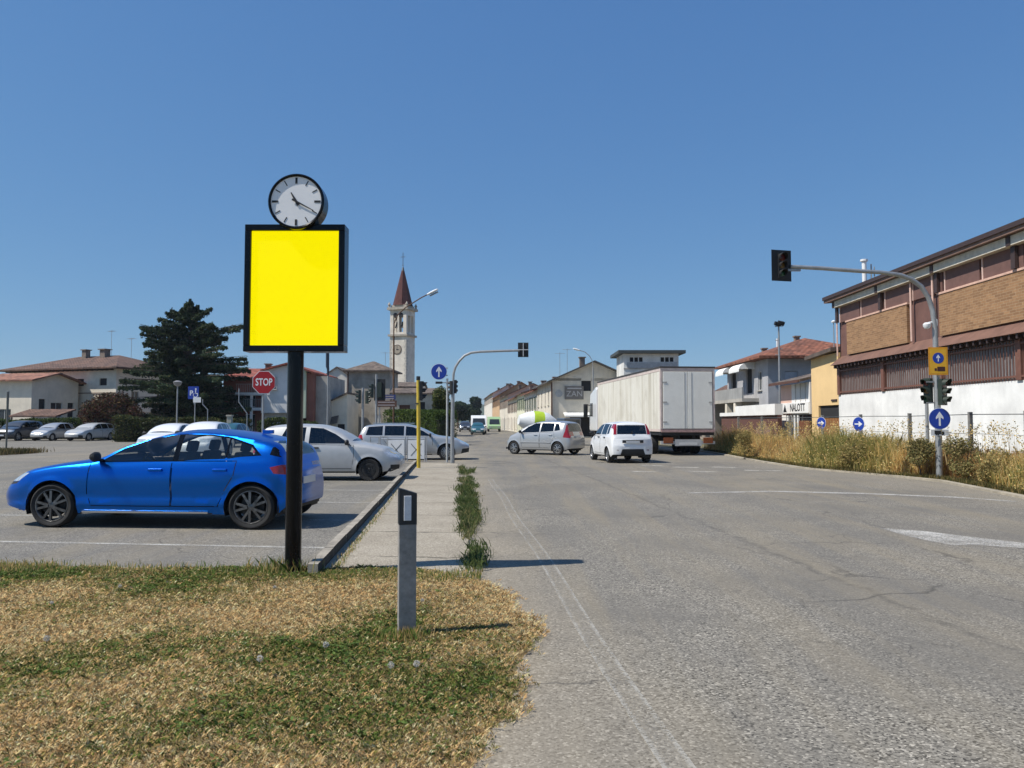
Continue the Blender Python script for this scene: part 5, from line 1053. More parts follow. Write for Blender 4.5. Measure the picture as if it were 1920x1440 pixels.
boxy = dict(supermini, L=3.66, W=1.64, r=.29, xf=1.12, xr=-1.18, cowl=.80, rear_lim=-1.45, hz=.95, hr=1.08, tumble=.20, sill=.23,
    plan=[(-1.83, .90), (-1.74, .955), (-1.4, .985), (-.3, 1.0), (.8, .99), (1.4, .95), (1.7, .84), (1.83, .70)],
    top=[(1.83, .70), (1.76, .82), (1.5, .93), (1.15, 1.0), (.95, 1.05), (.62, 1.26), (.28, 1.45), (-.1, 1.54), (-.7, 1.56), (-1.35, 1.535), (-1.56, 1.50), (-1.64, 1.42), (-1.72, 1.20), (-1.79, 1.02), (-1.83, .94)],
    belt=[(1.83, .64), (1.6, .78), (1.2, .90), (.7, .97), (-.5, 1.0), (-1.3, 1.03), (-1.66, 1.03), (-1.83, .90)],
    tail=[(.1, .12), (.28, .02), (.42, 0), (.62, .0), (.8, .03), (1.0, .04), (1.6, .04)],
    screen=[(-.62, 1.07), (.62, 1.07), (.53, 1.46), (-.53, 1.46)], rearwin=[(-.57, 1.075), (.57, 1.075), (.53, 1.41), (-.53, 1.41)],
    wins=[[(.80, 1.03), (-.18, 1.05), (-.18, 1.45), (.22, 1.42), (.48, 1.29)], [(-.25, 1.052), (-.95, 1.06), (-.95, 1.45), (-.25, 1.455)], [(-1.02, 1.065), (-1.30, 1.09), (-1.25, 1.42), (-1.02, 1.45)]],
    doors=[[(.76, .66), (.70, .34), (-.205, .34), (-.205, 1.02), (.80, .985)], [(-.22, 1.02), (-.22, .34), (-.76, .34), (-.90, .64), (-1.0, .82), (-.99, 1.04)]],
    cuts=[('headlight', [(1.85, .68), (1.62, .84), (1.42, .86), (1.55, .70)], 'xz', at_front(1.3), LAMPC), ('tail_light', [(.585, 1.06), (.70, 1.06), (.66, 1.45), (.545, 1.45)], 'yz', lambda f, sd: f.calc_center_median().x < -1.3, LAMPR), ('bumper_insert', [(-.47, .33), (.47, .33), (.40, .53), (-.40, .53)], 'yz1', lambda f, sd: f.calc_center_median().x < -1.6 and f.normal.x < -.3, BLACKM)],
    lowtrim=[(.27, -.75, .75)], mirror=(.72, 1.04), seats=(-.02, -.8), rim=.66, spokes=('star', 5), handle=BLACKM,
    boxes=[('number_plate_recess', (-1.822, -.40, .755), (-1.845, .40, .86), BLACKM), ('number_plate', (-1.847, -.26, .73), (-1.856, .26, .83), PLATEW), ('reflector', (-1.79, .52, .45), (-1.83, .62, .52), LAMPR), ('reflector', (-1.79, -.52, .45), (-1.83, -.62, .52), LAMPR), ('rear_wiper', (-1.735, -.02, 1.09), (-1.76, .02, 1.20), BLACKM)])
p = G(1187, 869); make_car('moving_car', 'small white boxy hatchback driving away beside the lorry', 'car', (p.x - .28, p.y + 1.75, 0), R(98.5), boxy, WHITEC, CARDARK)
# three cars nosed towards us at the far left, and the ones behind the blue car
suv = dict(boxy, L=4.2, W=1.80, r=.34, xf=1.28, xr=-1.30, top=[(x * 1.148, z * 1.06) for x, z in boxy['top']], belt=[(x * 1.148, z * 1.06) for x, z in boxy['belt']], plan=[(x * 1.148, z) for x, z in boxy['plan']], cowl=.92, rear_lim=-1.65, mirror=(.83, 1.10),
    screen=[(-.68, 1.14), (.68, 1.14), (.56, 1.54), (-.56, 1.54)], rearwin=[(-.6, 1.14), (.6, 1.14), (.54, 1.48), (-.54, 1.48)],
    wins=[[(x * 1.148, z * 1.06) for x, z in q] for q in boxy['wins']], doors=[[(x * 1.1, z * 1.06) for x, z in q] for q in boxy['doors']], cuts=[('headlight', [(2.15, .72), (1.86, .88), (1.6, .90), (1.75, .74)], 'xz', at_front(1.5), LAMPC), ('tail_light', [(-1.75, .85), (-2.2, .85), (-2.2, 1.1), (-1.8, 1.1)], 'xz', at_rear(-1.7), LAMPR)],
    boxes=[('grille', (2.06, -.45, .55), (2.10, .45, .72), BLACKM), ('number_plate', (2.085, -.26, .40), (2.105, .26, .50), PLATEW)])
Y0 = 63.5
for px, sp, pt, hd, lab in ((36, suv, DARKGREY, -93, 'dark grey off-roader parked at the far left edge'), (100, supermini, SILVER, -95, 'small silver car parked second from the left'), (170, estate, SILVERD, -97, 'pale silver estate parked beside the bronze-red tree')):
    q = P(px, 790, Y0); make_car('parked_car', lab, 'car', (q.x, Y0, 0), R(hd), sp, pt, CARDARK, 'cars nosed in by the hedge at the left')
for px, Y, sp, pt, hd, lab in ((384, 33.0, boxy, WHITEC, -84, 'white car showing only its roof above the blue hatchback'), (318, 37.0, supermini, WHITEC, -92, 'pale car roof behind the blue hatchback windscreen'), (428, 47.0, supermini, TEAL, -92, 'dark teal car mostly hidden behind the blue hatchback tail')):
    q = P(px, 790, Y); make_car('parked_car', lab, 'car', (q.x, Y, 0), R(hd), sp, pt, CARDARK, 'cars parked beyond the blue hatchback')
for px, Y, sp, pt, hd, lab in ((896, 92, supermini, TEAL, -86, 'teal car coming towards us down the far street'), (872, 118, suv, DARKGREY, -86, 'dark vehicle far down the street behind the mast-arm pole')):
    q = P(px, 790, Y); make_car('moving_car', lab, 'car', (q.x, Y, 0), R(hd), sp, pt, CARDARK)
# van and small truck far down the street
def van(px, Y, lab, m, s=1.0, name='parked_van'):
    q = P(px, 790, Y); t = thing(name, lab, 'van', (q.x, Y, 0), R(-86)); t.scale = (s, s, s)
    prof = [(2.6, .45), (2.6, .95), (2.2, 1.15), (1.75, 2.0), (1.4, 2.35), (-2.5, 2.4), (-2.6, 2.2), (-2.6, .4)]
    mb = MB(); mb.poly(prof, 1.9, Matrix.Translation((0, .95, 0)) @ MF); mb.build('body', m, t, bevel=.07)
    a = MB(); a.add([(2.235, -.8, 1.18), (2.235, .8, 1.18), (1.80, .72, 1.98), (1.80, -.72, 1.98)], [(0, 1, 2, 3)]); a.build('windscreen', GLASSB, t)
    for xw in (1.6, -1.6):
        for sd in (1, -1): k = MB(); k.lathe([(0, .1), (.22, .1), (.34, .09), (.35, -.1), (0, -.1)], 18, Matrix.Translation((xw, sd * .88, .35)) @ Matrix.Rotation(R(-90 * sd), 4, 'X')); k.build('wheel', RUBBER, t)
    a = MB(); a.box2((2.6, -.8, .65), (2.63, -.5, .85)); a.build('headlight', LAMPC, t); a = MB(); a.box2((2.6, .5, .65), (2.63, .8, .85)); a.build('headlight', LAMPC, t)
van(897, 99, 'white van following the teal car far down the street', WHITEC)
van(926, 120, 'pale green delivery van parked by the far row houses', mat('pale_green_paint', (.32, .48, .26), .4, 0, .05), .98)
# concrete mixer: lime and white drum above the silver compact car
q = P(1016, 790, 50); t = thing('concrete_mixer_truck', 'concrete mixer with lime-green and white drum behind the silver compact car', 'truck', (q.x, 50, -.12), R(14)); t.scale = (.92, .92, .92)
WH_, LM = mat('mixer_white', (.70, .72, .72), .5, 0, .12, 2), mat('mixer_lime', (.42, .58, .03), .45, 0, .12, 2)
Md = Matrix.Translation((-.4, 0, 1.75)) @ Matrix.Rotation(R(-82), 4, 'Y')
mb = MB(); mb.lathe([(0, -1.35), (.45, -1.35), (.78, -.75), (.80, -.4)], 28, Md); mb.lathe([(.80, -.4), (.82, .0), (.77, .35)], 28, Md, 1); mb.lathe([(.77, .35), (.55, .9), (.34, 1.3), (0, 1.3)], 28, Md)
mb.m = [1 - m_ for m_ in mb.m]; mb.build('drum', [LM, WH_], t)
mb = MB(); mb.box2((1.35, -.95, .55), (2.6, .95, 2.05)); mb.build('cab', DARKGREY, t, bevel=.1); mb = MB(); mb.box2((2.2, -.955, 1.35), (2.45, .955, 1.9)); mb.box2((2.602, -.8, 1.3), (2.606, .8, 1.92)); mb.build('cab_window', GLASSB, t)
mb = MB(); mb.box2((-1.5, -.45, .55), (1.4, .45, .8)); mb.build('chassis', BLACKM, t)
for xw in (1.9, .1, -.95):
    for sd in (1, -1): k = MB(); k.lathe([(0, .12), (.26, .12), (.44, .1), (.45, -.14), (0, -.14)], 20, Matrix.Translation((xw, sd * .82, .45)) @ Matrix.Rotation(R(-90 * sd), 4, 'X')); k.build('wheel', RUBBER, t)
# ---------------------------------------------------------------- articulated lorry
rear = P(1290, 790, 34.9); A = math.atan2(13.6, -1.34); t = thing('lorry', 'long dirty-white curtain-sided lorry waiting at the junction', 'lorry', (rear.x, 34.9, 0), A)     # +x forward, rear doors at x=0
cur = bpy.data.materials.new('dirty_curtain'); MATS['dirty_curtain'] = cur; t_, n_, l_ = nodes(cur); b_ = n_['Principled BSDF']; co_ = n_.new('ShaderNodeTexCoord').outputs['Object']
mp_ = n_.new('ShaderNodeMapping'); mp_.inputs['Scale'].default_value = (2.6, 1, .16); l_.new(co_, mp_.inputs[0]); f_ = noise(n_, l_, mp_.outputs[0], 1, 6, .7)
c_ = ramp(n_, l_, f_, [(.28, (.42, .38, .30)), (.46, (.66, .63, .54)), (.7, (.76, .74, .67))]); c_ = mixc(n_, l_, ramp(n_, l_, noise(n_, l_, co_, .9, 5), [(.5, 0.0), (.72, .4)]), c_, (.33, .29, .22)); l_.new(c_, b_.inputs['Base Color']); b_.inputs['Roughness'].default_value = .55
wv_ = n_.new('ShaderNodeTexWave'); wv_.inputs['Scale'].default_value = .55; wv_.inputs['Distortion'].default_value = 1.5; l_.new(co_, wv_.inputs['Vector']); bump(n_, l_, wv_.outputs['Fac'], .12, .05, b_)
DOORM = mat('dirty_white_door', (.84, .83, .76), .55, 0, .07, 1.2); TRIM = mat('pinkish_frame', (.60, .50, .45), .5, 0, .15, 3)
HW, Z0, Z1, TL = 1.275, 1.08, 4.0, 13.6
mb = MB(); nx = 60
for sd in (1, -1):
    V = []; 
    for i in range(nx + 1):
        x = .12 + (TL - .24) * i / nx
        for z in (Z0 + .12, Z0 + .5, 2.0, 3.0, Z1 - .18): V.append((x, sd * (HW + .012 * math.sin(i * 1.9) * .5 * (1 if 1.3 < z < 3.7 else .3)), z))
    mb.add(V, [(5 * i + k, 5 * i + 5 + k, 5 * i + 6 + k, 5 * i + 1 + k) for i in range(nx) for k in range(4)], 0, True)
mb.build('side_curtain', cur, t)
mb = MB(); mb.box2((.0, -HW + .0, Z1 - .17), (TL, HW, Z1 - .02)); mb.box2((.02, -HW - .01, Z0), (TL, HW + .01, Z0 + .115)); mb.box2((TL - .10, -HW, Z0 + .115), (TL, HW, Z1 - .17)); mb.build('body_frame', TRIM, t, bevel=.012)
mb = MB(); mb.box2((-.02, -HW - .03, Z1 - .02), (TL, HW + .03, Z1 + .05)); mb.build('roof', mat('dark_roof_edge', (.05, .05, .05), .7), t, bevel=.015)
mb = MB(); mb.box2((-.0, -HW, Z0 + .116), (.115, -HW + .10, Z1 - .171)); mb.box2((0, HW - .10, Z0 + .116), (.115, HW, Z1 - .171)); mb.build('corner_post', TRIM, t, bevel=.01)
for sd in (1, -1):
    mb = MB(); mb.box2((-.015, sd * .006, Z0 + .14), (.05, sd * (HW - .125), Z1 - .19)); d = mb.build('rear_door', DOORM, t, bevel=.015)
    mb = MB()
    mb.tube([(-.024, sd * .16, Z0 + .12), (-.024, sd * .16, Z1 - .2)], .008, 8)
    for z in (1.5, 2.4, 3.3): mb.box2((-.03, sd * (HW - .30), z), (-.018, sd * (HW - .11), z + .05))
    mb.build('lock_rods', mat('zinc_rod', (.42, .42, .40), .5, .3, .1), d)
mb = MB(); mb.box2((-.02, -HW + .03, Z0 - .02), (.03, HW - .03, Z0 + .10)); mb.build('rear_sill', mat('red_white_sill', (.40, .26, .24), .5, 0, .3, 9), t)
mb = MB(); mb.box2((.05, -HW + .05, .92), (TL - .4, HW - .05, Z0 - .005)); mb.box2((.3, -.45, .62), (12.5, -.3, .92)); mb.box2((.3, .3, .62), (12.5, .45, .92)); mb.build('chassis', BLACKM, t)
mb = MB(); mb.box2((.0, -HW + .02, .52), (.10, HW - .02, .66)); mb.box2((-.012, -.62, .44), (.0, .62, .74)); mb.build('bumper_bar', mat('pale_bumper', (.44, .45, .45), .5, 0, .15), t)
mb = MB(); mb.box2((-.025, -.42, .48), (-.013, .42, .60)); mb.build('number_plate', PLATEW, t)
for sd in (1, -1): mb = MB(); mb.box2((-.03, sd * .70, .56), (.0, sd * 1.15, .82)); mb.build('tail_light', mat('dull_amber_red', (.22, .06, .02), .3, 0, .4, 10), t, bevel=.01)
for xw in (2.2, 3.5, 4.8):
    for sd in (1, -1):
        Mw = Matrix.Translation((xw, sd * 1.03, .52)) @ Matrix.Rotation(R(-90 * sd), 4, 'X'); k = MB(); k.lathe([(.29, .10), (.32, .16), (.50, .15), (.52, .08), (.52, -.15), (0, -.15)], 26, Mw); wh = k.build('wheel', RUBBER, t); k = MB(); k.lathe([(.29, .09), (.2, .02), (.12, .05), (0, .06)], 20, Mw); k.build('rim', HUB, wh)
mb = MB()
for sd in (1, -1): mb.box2((5.6, sd * (HW - .05), .45), (10.2, sd * (HW - .02), .60)); mb.box2((5.6, sd * (HW - .05), .75), (10.2, sd * (HW - .02), .9))
mb.build('side_guard', mat('guard_alu', (.40, .40, .38), .5, .4), t)
mb = MB(); CXX = TL + .55; mb.poly([(0, .95), (2.2, .95), (2.32, 1.4), (2.28, 2.2), (1.95, 3.35), (.2, 3.75), (0, 3.6)], 2.48, Matrix.Translation((CXX, 1.24, 0)) @ MF); mb.build('cab', WHITEC, t, bevel=.08)
for sd in (1, -1):
    mb = MB(); mb.poly([(1.15, 1.9), (2.1, 1.9), (1.9, 2.75), (1.15, 2.75)], .012, Matrix.Translation((CXX, sd * 1.245 + (.012 if sd > 0 else 0), 0)) @ MF); mb.build('cab_window', GLASSB, t)
    mb = MB(); mb.box2((CXX + 1.95, sd * 1.40, 1.85), (CXX + 2.15, sd * 1.66, 2.70)); mb.tube([(CXX + 1.9, sd * 1.2, 2.6), (CXX + 2.05, sd * 1.45, 2.66)], .03, 6); mb.tube([(CXX + 1.9, sd * 1.2, 1.95), (CXX + 2.05, sd * 1.45, 1.95)], .03, 6); mb.build('mirror', BLACKM, t, bevel=.03)
mb = MB(); mb.box2((TL - 1.2, -.4, .6), (CXX + 2.1, .4, .95)); mb.build('tractor_chassis', BLACKM, t)
for xw in (TL - 1.0, CXX + 1.3):
    for sd in (1, -1): Mw = Matrix.Translation((xw, sd * 1.05, .52)) @ Matrix.Rotation(R(-90 * sd), 4, 'X'); k = MB(); k.lathe([(0, .05), (.29, .08), (.32, .16), (.50, .15), (.52, .08), (.52, -.15), (0, -.15)], 26, Mw); k.build('wheel', RUBBER, t)
# ---------------------------------------------------------------- buildings
FRAMEW = mat('white_window_frame', (.60, .60, .58), .5, 0, .05); SHUT = mat('brown_shutter', (.10, .045, .03), .7, 0, .2, 5); SHUTG = mat('green_shutter', (.05, .085, .05), .7, 0, .2, 5)
TILE = tiles('clay_tiles', (.20, .075, .042)); TILEB = tiles('old_brown_tiles', (.115, .065, .046)); TILEG = tiles('grey_brown_tiles', (.13, .10, .08)); EAVE = mat('dark_eave', (.045, .035, .03), .85, 0, .2)
def facade(mb, o, u, W, H, holes, dep=.14, mi=0):
    """wall rectangle from corner o along u (normal = u x z pointing outward) with openings and reveals"""
    o, u = Vector(o), Vector(u).normalized(); nrm = u.cross(Vector((0, 0, 1)))
    xs = sorted({0, W} | {h[0] for h in holes} | {h[0] + h[2] for h in holes}); zs = sorted({0, H} | {h[1] for h in holes} | {h[1] + h[3] for h in holes})
    pt = lambda x, z, d=0: o + u * x + Vector((0, 0, z)) - nrm * d
    for x0, x1 in zip(xs, xs[1:]):
        for z0, z1 in zip(zs, zs[1:]):
            cx, cz = (x0 + x1) / 2, (z0 + z1) / 2
            if any(h[0] < cx < h[0] + h[2] and h[1] < cz < h[1] + h[3] for h in holes): continue
            mb.quad(pt(x0, z0), pt(x1, z0), pt(x1, z1), pt(x0, z1), mi)
    for h in holes:
        a, b, c, d = (h[0], h[1]), (h[0] + h[2], h[1]), (h[0] + h[2], h[1] + h[3]), (h[0], h[1] + h[3])
        for p, q in ((a, b), (b, c), (c, d), (d, a)): mb.quad(pt(*p), pt(*q), pt(*q, dep), pt(*p, dep), mi)
    return nrm
def opening(root, o, u, h, kind='window', dep=.14, shut=None):
    o, u = Vector(o), Vector(u).normalized(); nrm = u.cross(Vector((0, 0, 1))); x, z, w_, hh = h[:4]; rz = math.atan2(u.y, u.x)
    c = o + u * (x + w_ / 2) + Vector((0, 0, z + hh / 2)) - nrm * (dep - .03); M = Matrix.Translation(c) @ Matrix.Rotation(rz, 4, 'Z')
    if kind == 'shut':
        mb = MB(); mb.box((0, 0, 0), (w_ * .98, .04, hh * .98), M=M)
        for k in range(int(hh / .12)): mb.box((0, 0, 0), (w_ * .9, .012, .04), M=M @ Matrix.Translation((0, -.026, -hh / 2 + .09 + k * .12)))
        return mb.build('shutter', shut or SHUT, root)
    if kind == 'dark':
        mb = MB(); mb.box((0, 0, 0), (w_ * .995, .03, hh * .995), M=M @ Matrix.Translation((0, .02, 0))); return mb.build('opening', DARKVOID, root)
    f = .055; mb = MB()
    for dx, dz, sx_, sz_ in ((0, hh / 2 - f / 2, w_, f), (0, -hh / 2 + f / 2, w_, f), (-w_ / 2 + f / 2, 0, f, hh - 2 * f), (w_ / 2 - f / 2, 0, f, hh - 2 * f), (0, 0, f * .8, hh - 2 * f)): mb.box((0, 0, 0), (sx_, .05, sz_), M=M @ Matrix.Translation((dx, 0, dz)))
    fr = mb.build('window', FRAMEW, root); mb = MB(); mb.box((0, 0, 0), (w_ - f, .012, hh - f), M=M @ Matrix.Translation((0, .012, 0))); mb.build('pane', GLASSB, fr)
    mb = MB(); mb.box((0, 0, 0), (w_ + .16, .16, .05), M=Matrix.Translation(o + u * (x + w_ / 2) + Vector((0, 0, z - .027)) + nrm * .04) @ Matrix.Rotation(rz, 4, 'Z')); mb.build('sill', CONC, fr)
    if shut:
        for s in (1, -1):
            mb = MB(); mb.box((0, 0, 0), (w_ * .48, .04, hh), M=Matrix.Translation(o + u * (x + w_ / 2) + Vector((0, 0, z + hh / 2)) + nrm * .028 + u * s * (w_ * .75 + .02)) @ Matrix.Rotation(rz, 4, 'Z')); mb.build('shutter', shut, fr)
    return fr
def roof_slab(mb, a, b, c, d, th=.14, mi=0):
    v = [Vector(p) for p in (a, b, c, d)]; lo = [p - Vector((0, 0, th)) for p in v]
    mb.add(v + lo, [(0, 1, 2, 3), (7, 6, 5, 4), (0, 4, 5, 1), (1, 5, 6, 2), (2, 6, 7, 3), (3, 7, 4, 0)], mi)
def house(name, label, loc, rz, w_, d, h, wm, roof='hip', pitch=1.2, ov=.5, rm=None, front=(), left=(), right=(), cat='house', group=None, ridge=None, wins=True, base=None):
    """box house: local front at y=0 looking to -y, x along the front; front / left / right lists hold (x, z, w, h, kind, shutter)"""
    rm = rm or TILE; t = thing(name, label, cat, loc, rz, group); mb = MB()
    faces = [((0, 0, 0), (1, 0, 0), w_, front), ((0, d, 0), (0, -1, 0), d, left), ((w_, 0, 0), (0, 1, 0), d, right), ((w_, d, 0), (-1, 0, 0), w_, ())]
    for o, u, W, hs in faces: facade(mb, o, u, W, h, [q[:4] for q in hs])
    if roof == 'gx': mb.add([(0, 0, h), (0, d, h), (0, d / 2, h + pitch)], [(0, 1, 2)]); mb.add([(w_, 0, h), (w_, d, h), (w_, d / 2, h + pitch)], [(0, 1, 2)])
    if roof == 'gy':
        px = ridge if ridge is not None else w_ / 2
        for y in (0, d): mb.add([(0, y, h), (w_, y, h), (px, y, h + pitch)], [(0, 1, 2)])
    mb.build('wall', wm, t)
    rf = MB(); z = h
    if roof == 'hip':
        r0, r1 = ((d / 2, d / 2), (w_ - d / 2, d / 2)) if w_ >= d else ((w_ / 2, w_ / 2), (w_ / 2, d - w_ / 2))
        A, B, C, D = (-ov, -ov), (w_ + ov, -ov), (w_ + ov, d + ov), (-ov, d + ov); zz = z - .02; T = z + pitch
        V = [(*A, zz), (*B, zz), (*C, zz), (*D, zz), (*r0, T), (*r1, T)] + [(*p, zz - .16) for p in (A, B, C, D)]
        F = ([(0, 1, 5, 4), (1, 2, 5), (2, 3, 4, 5), (3, 0, 4)] if w_ >= d else [(0, 1, 4), (1, 2, 5, 4), (2, 3, 5), (3, 0, 4, 5)]) + [(6, 7, 1, 0), (7, 8, 2, 1), (8, 9, 3, 2), (9, 6, 0, 3), (9, 8, 7, 6)]
        rf.add(V, F)
    elif roof == 'gx':
        k = pitch / (d / 2); roof_slab(rf, (-ov, -ov, z - ov * k + .14), (w_ + ov, -ov, z - ov * k + .14), (w_ + ov, d / 2, z + pitch + .14), (-ov, d / 2, z + pitch + .14)); roof_slab(rf, (w_ + ov, d + ov, z - ov * k + .14), (-ov, d + ov, z - ov * k + .14), (-ov, d / 2 + .001, z + pitch + .14), (w_ + ov, d / 2 + .001, z + pitch + .14))
    elif roof == 'gy':
        px = ridge if ridge is not None else w_ / 2; k1, k2 = pitch / px, pitch / (w_ - px)
        roof_slab(rf, (-ov, -ov, z - ov * k1 + .14), (px, -ov, z + pitch + .14), (px, d + ov, z + pitch + .14), (-ov, d + ov, z - ov * k1 + .14)); roof_slab(rf, (px + .001, -ov, z + pitch + .14), (w_ + ov, -ov, z - ov * k2 + .14), (w_ + ov, d + ov, z - ov * k2 + .14), (px + .001, d + ov, z + pitch + .14))
    elif roof == 'flat': rf.box2((-ov, -ov, z), (w_ + ov, d + ov, z + .28))
    elif roof == 'mono': roof_slab(rf, (-ov, -ov, z + .15), (w_ + ov, -ov, z + .15), (w_ + ov, d + ov, z + pitch + .15), (-ov, d + ov, z + pitch + .15))
    t_roof = rf.build('roof', rm, t)
    for o, u, W, hs in faces[:3]:
        for q in hs: opening(t, o, u, q, q[4] if len(q) > 4 else 'window', shut=q[5] if len(q) > 5 else None)
    return t, t_roof
def chimney(rf, x, y, z, s=.45, h=1.0, m=None):
    c = MB(); c.box2((x - s / 2, y - s / 2, z - .6), (x + s / 2, y + s / 2, z + h)); c.box2((x - s * .7, y - s * .7, z + h), (x + s * .7, y + s * .7, z + h + .1)); return c.build('chimney', m or mat('chimney_render', (.20, .16, .13), .9, 0, .3, 4), rf)
def aerial(rf, x, y, z, h=2.0):
    c = MB(); c.tube([(x, y, z - .5), (x, y, z + h)], .022, 5); c.tube([(x - .5, y, z + h * .95), (x + .5, y, z + h * .95)], .014, 4)
    for k in range(5): c.tube([(x - .45 + .22 * k, y - .3, z + h * .95), (x - .45 + .22 * k, y + .3, z + h * .95)], .01, 4)
    c.build('aerial', GREYP, rf)
CREAM = plaster('cream_render', (.76, .69, .57), .15); PALEW = plaster('pale_render', (.74, .70, .62), .18); GREYR = plaster('grey_render', (.46, .43, .38), .3); YELLOWR = plaster('ochre_yellow_render', (.78, .55, .27), .07); WHITER = plaster('white_render', (.80, .79, .76), .10)
BEIGE = plaster('beige_render', (.70, .64, .53), .18); OCHRE = plaster('apricot_render', (.60, .40, .23), .2); PINK = plaster('pink_render', (.66, .44, .35), .12); STONE = plaster('stone_masonry', (.46, .41, .34), .4); LIME = plaster('lime_render', (.74, .74, .55), .2)
# warehouse on the right
XW, YF, YN = 17.0, 40.0, 12.0; t = thing('warehouse', 'long brown-roofed warehouse with brick panels above a white wall on the right', 'warehouse', (XW, YF, 0), R(-90))
LN = YF - YN                                             # local x runs towards the camera along the facade
WBROWN = mat('brown_metal', (.185, .085, .060), .6, .1, .15, 4); DKB = mat('dark_brown_metal', (.055, .035, .032), .6, .1, .15, 4); SHB = mat('red_brown_blind', (.150, .080, .066), .7, 0, .15, 3)
WHROUGH = plaster('rough_white_wall', (.82, .82, .80), .16)
mb = MB(); mb.box2((0, 0, 0), (LN, 14, 2.92)); mb.build('white_wall', WHROUGH, t)
mb = MB(); mb.box2((.02, .12, 2.925), (LN, 13.9, 7.75)); mb.build('core_wall', mat('brown_panel', (.155, .078, .062), .75, 0, .2, 2), t)
BRK = brick('yellow_brick', (.40, .225, .11), (.22, .115, .055), (.38, .28, .17), .32, .095)
for a, b in ((1.15, 7.1), (9.6, 16.6), (18.6, 25.6)):
    mb = MB(); mb.box2((a, -.02, 4.93), (b, .115, 6.58)); pb = mb.build('brick_panel', BRK, t)
    mb = MB(); mb.box2((a - .1, -.05, 6.582), (b + .1, .118, 6.66)); mb.build('brick_coping', mat('pink_coping', (.62, .40, .31), .8, 0, .2, 4), pb)
mb = MB(); mb.box2((0, -.25, 7.46), (LN, .115, 7.78)); mb.build('concrete_lintel', mat('grey_lintel', (.58, .55, .46), .85, 0, .2, 3), t)
k = 0
for x in np.arange(.25, LN - 1, 2.42):
    k += 1; mb = MB(); mb.box2((x + .12, .02, 6.67), (x + 2.30, .112, 7.45)); wn = mb.build('window_blind', SHB, t); mb = MB(); mb.box2((x + .06, -.01, 6.665), (x + .115, .113, 7.455)); mb.build('mullion', mat('pinkish_mullion', (.70, .50, .43), .6), wn)
for x in (.08, 7.5, 9.2, 17.6): mb = MB(); mb.box2((x, -.09, 4.94), (x + .10, -.055, 7.45)); mb.build('downpipe', mat('pale_pipe', (.66, .45, .37), .6), t)
for x in (.04, 4.75, 9.45, 14.2, 19, 23.8): mb = MB(); mb.box2((x, -.12, 6.68), (x + .22, -.012, 7.455)); mb.box2((x, -.28, 7.456), (x + .22, -.252, 7.77)); mb.build('pilaster', DKB, t)
mb = MB(); mb.add([(0, -.42, 4.45), (LN, -.42, 4.45), (LN, .115, 4.92), (0, .115, 4.92), (0, .115, 4.45), (LN, .115, 4.45)], [(0, 1, 2, 3), (0, 4, 5, 1), (0, 3, 4), (1, 5, 2)]); mb.build('canopy', mat('brown_flashing', (.185, .10, .072), .6, .1, .2, 2), t)
mb = MB(); mb.box2((.05, .06, 2.93), (LN, .115, 4.44)); mb.build('lower_glazing', mat('dusty_glazing', (.20, .18, .175), .3, 0, .35, 1.2), t)
mb = MB()
for z in (3.02, 4.12): mb.box2((.0, -.06, z), (LN, .0, z + .07))
for x in np.arange(.1, LN, .17): mb.box2((x, -.045, 2.93), (x + .024, -.02, 4.44))
mb.build('window_bars', WBROWN, t)
for x in np.arange(.0, LN, 4.73): mb = MB(); mb.box2((x, -.07, 2.93), (x + .28, .055, 4.445)); mb.build('window_pier', WBROWN, t)
for x in np.arange(.3, LN, .40): mb = MB(); mb.box2((x, -.36, 4.28), (x + .09, .05, 4.446)); mb.build('canopy_bracket', DKB, t)
mb = MB(); roof_slab(mb, (-.55, -.46, 8.06), (LN + 1, -.46, 8.06), (LN + 1, 7, 8.5), (-.55, 7, 8.5), .27); roof_slab(mb, (-.55, 7.001, 8.5), (LN + 1, 7.001, 8.5), (LN + 1, 15, 8.0), (-.55, 15, 8.0), .27); mb.build('roof', mat('brown_fascia', (.20, .125, .095), .7, .05, .2, 2), t)
mb = MB(); mb.box2((-.57, -.53, 7.93), (LN + 1, -.462, 8.10)); mb.build('gutter', DKB, t)
t2 = thing('flue_pipe', 'white flue pipe standing above the warehouse roof', 'chimney', (20.2, 41.5, 0)); mb = MB(); z0, z1 = 8.6, P(1627, 490, 42).z
q = P(1627, 790, 42); t2.location = (q.x, 42, 0); mb.tube([(0, 0, 7), (0, 0, z1)], .12, 10); mb.tube([(0, 0, z1), (0, 0, z1 + .1)], .2, 10); mb.build('pipe', WHITEP, t2); mb = MB(); mb.tube([(.38, 0, 7), (.38, 0, z1 - .15)], .035, 6); mb.tube([(.55, 0, 7), (.55, 0, z1 - .3)], .03, 6); mb.build('thin_pipe', GREYP, t2)
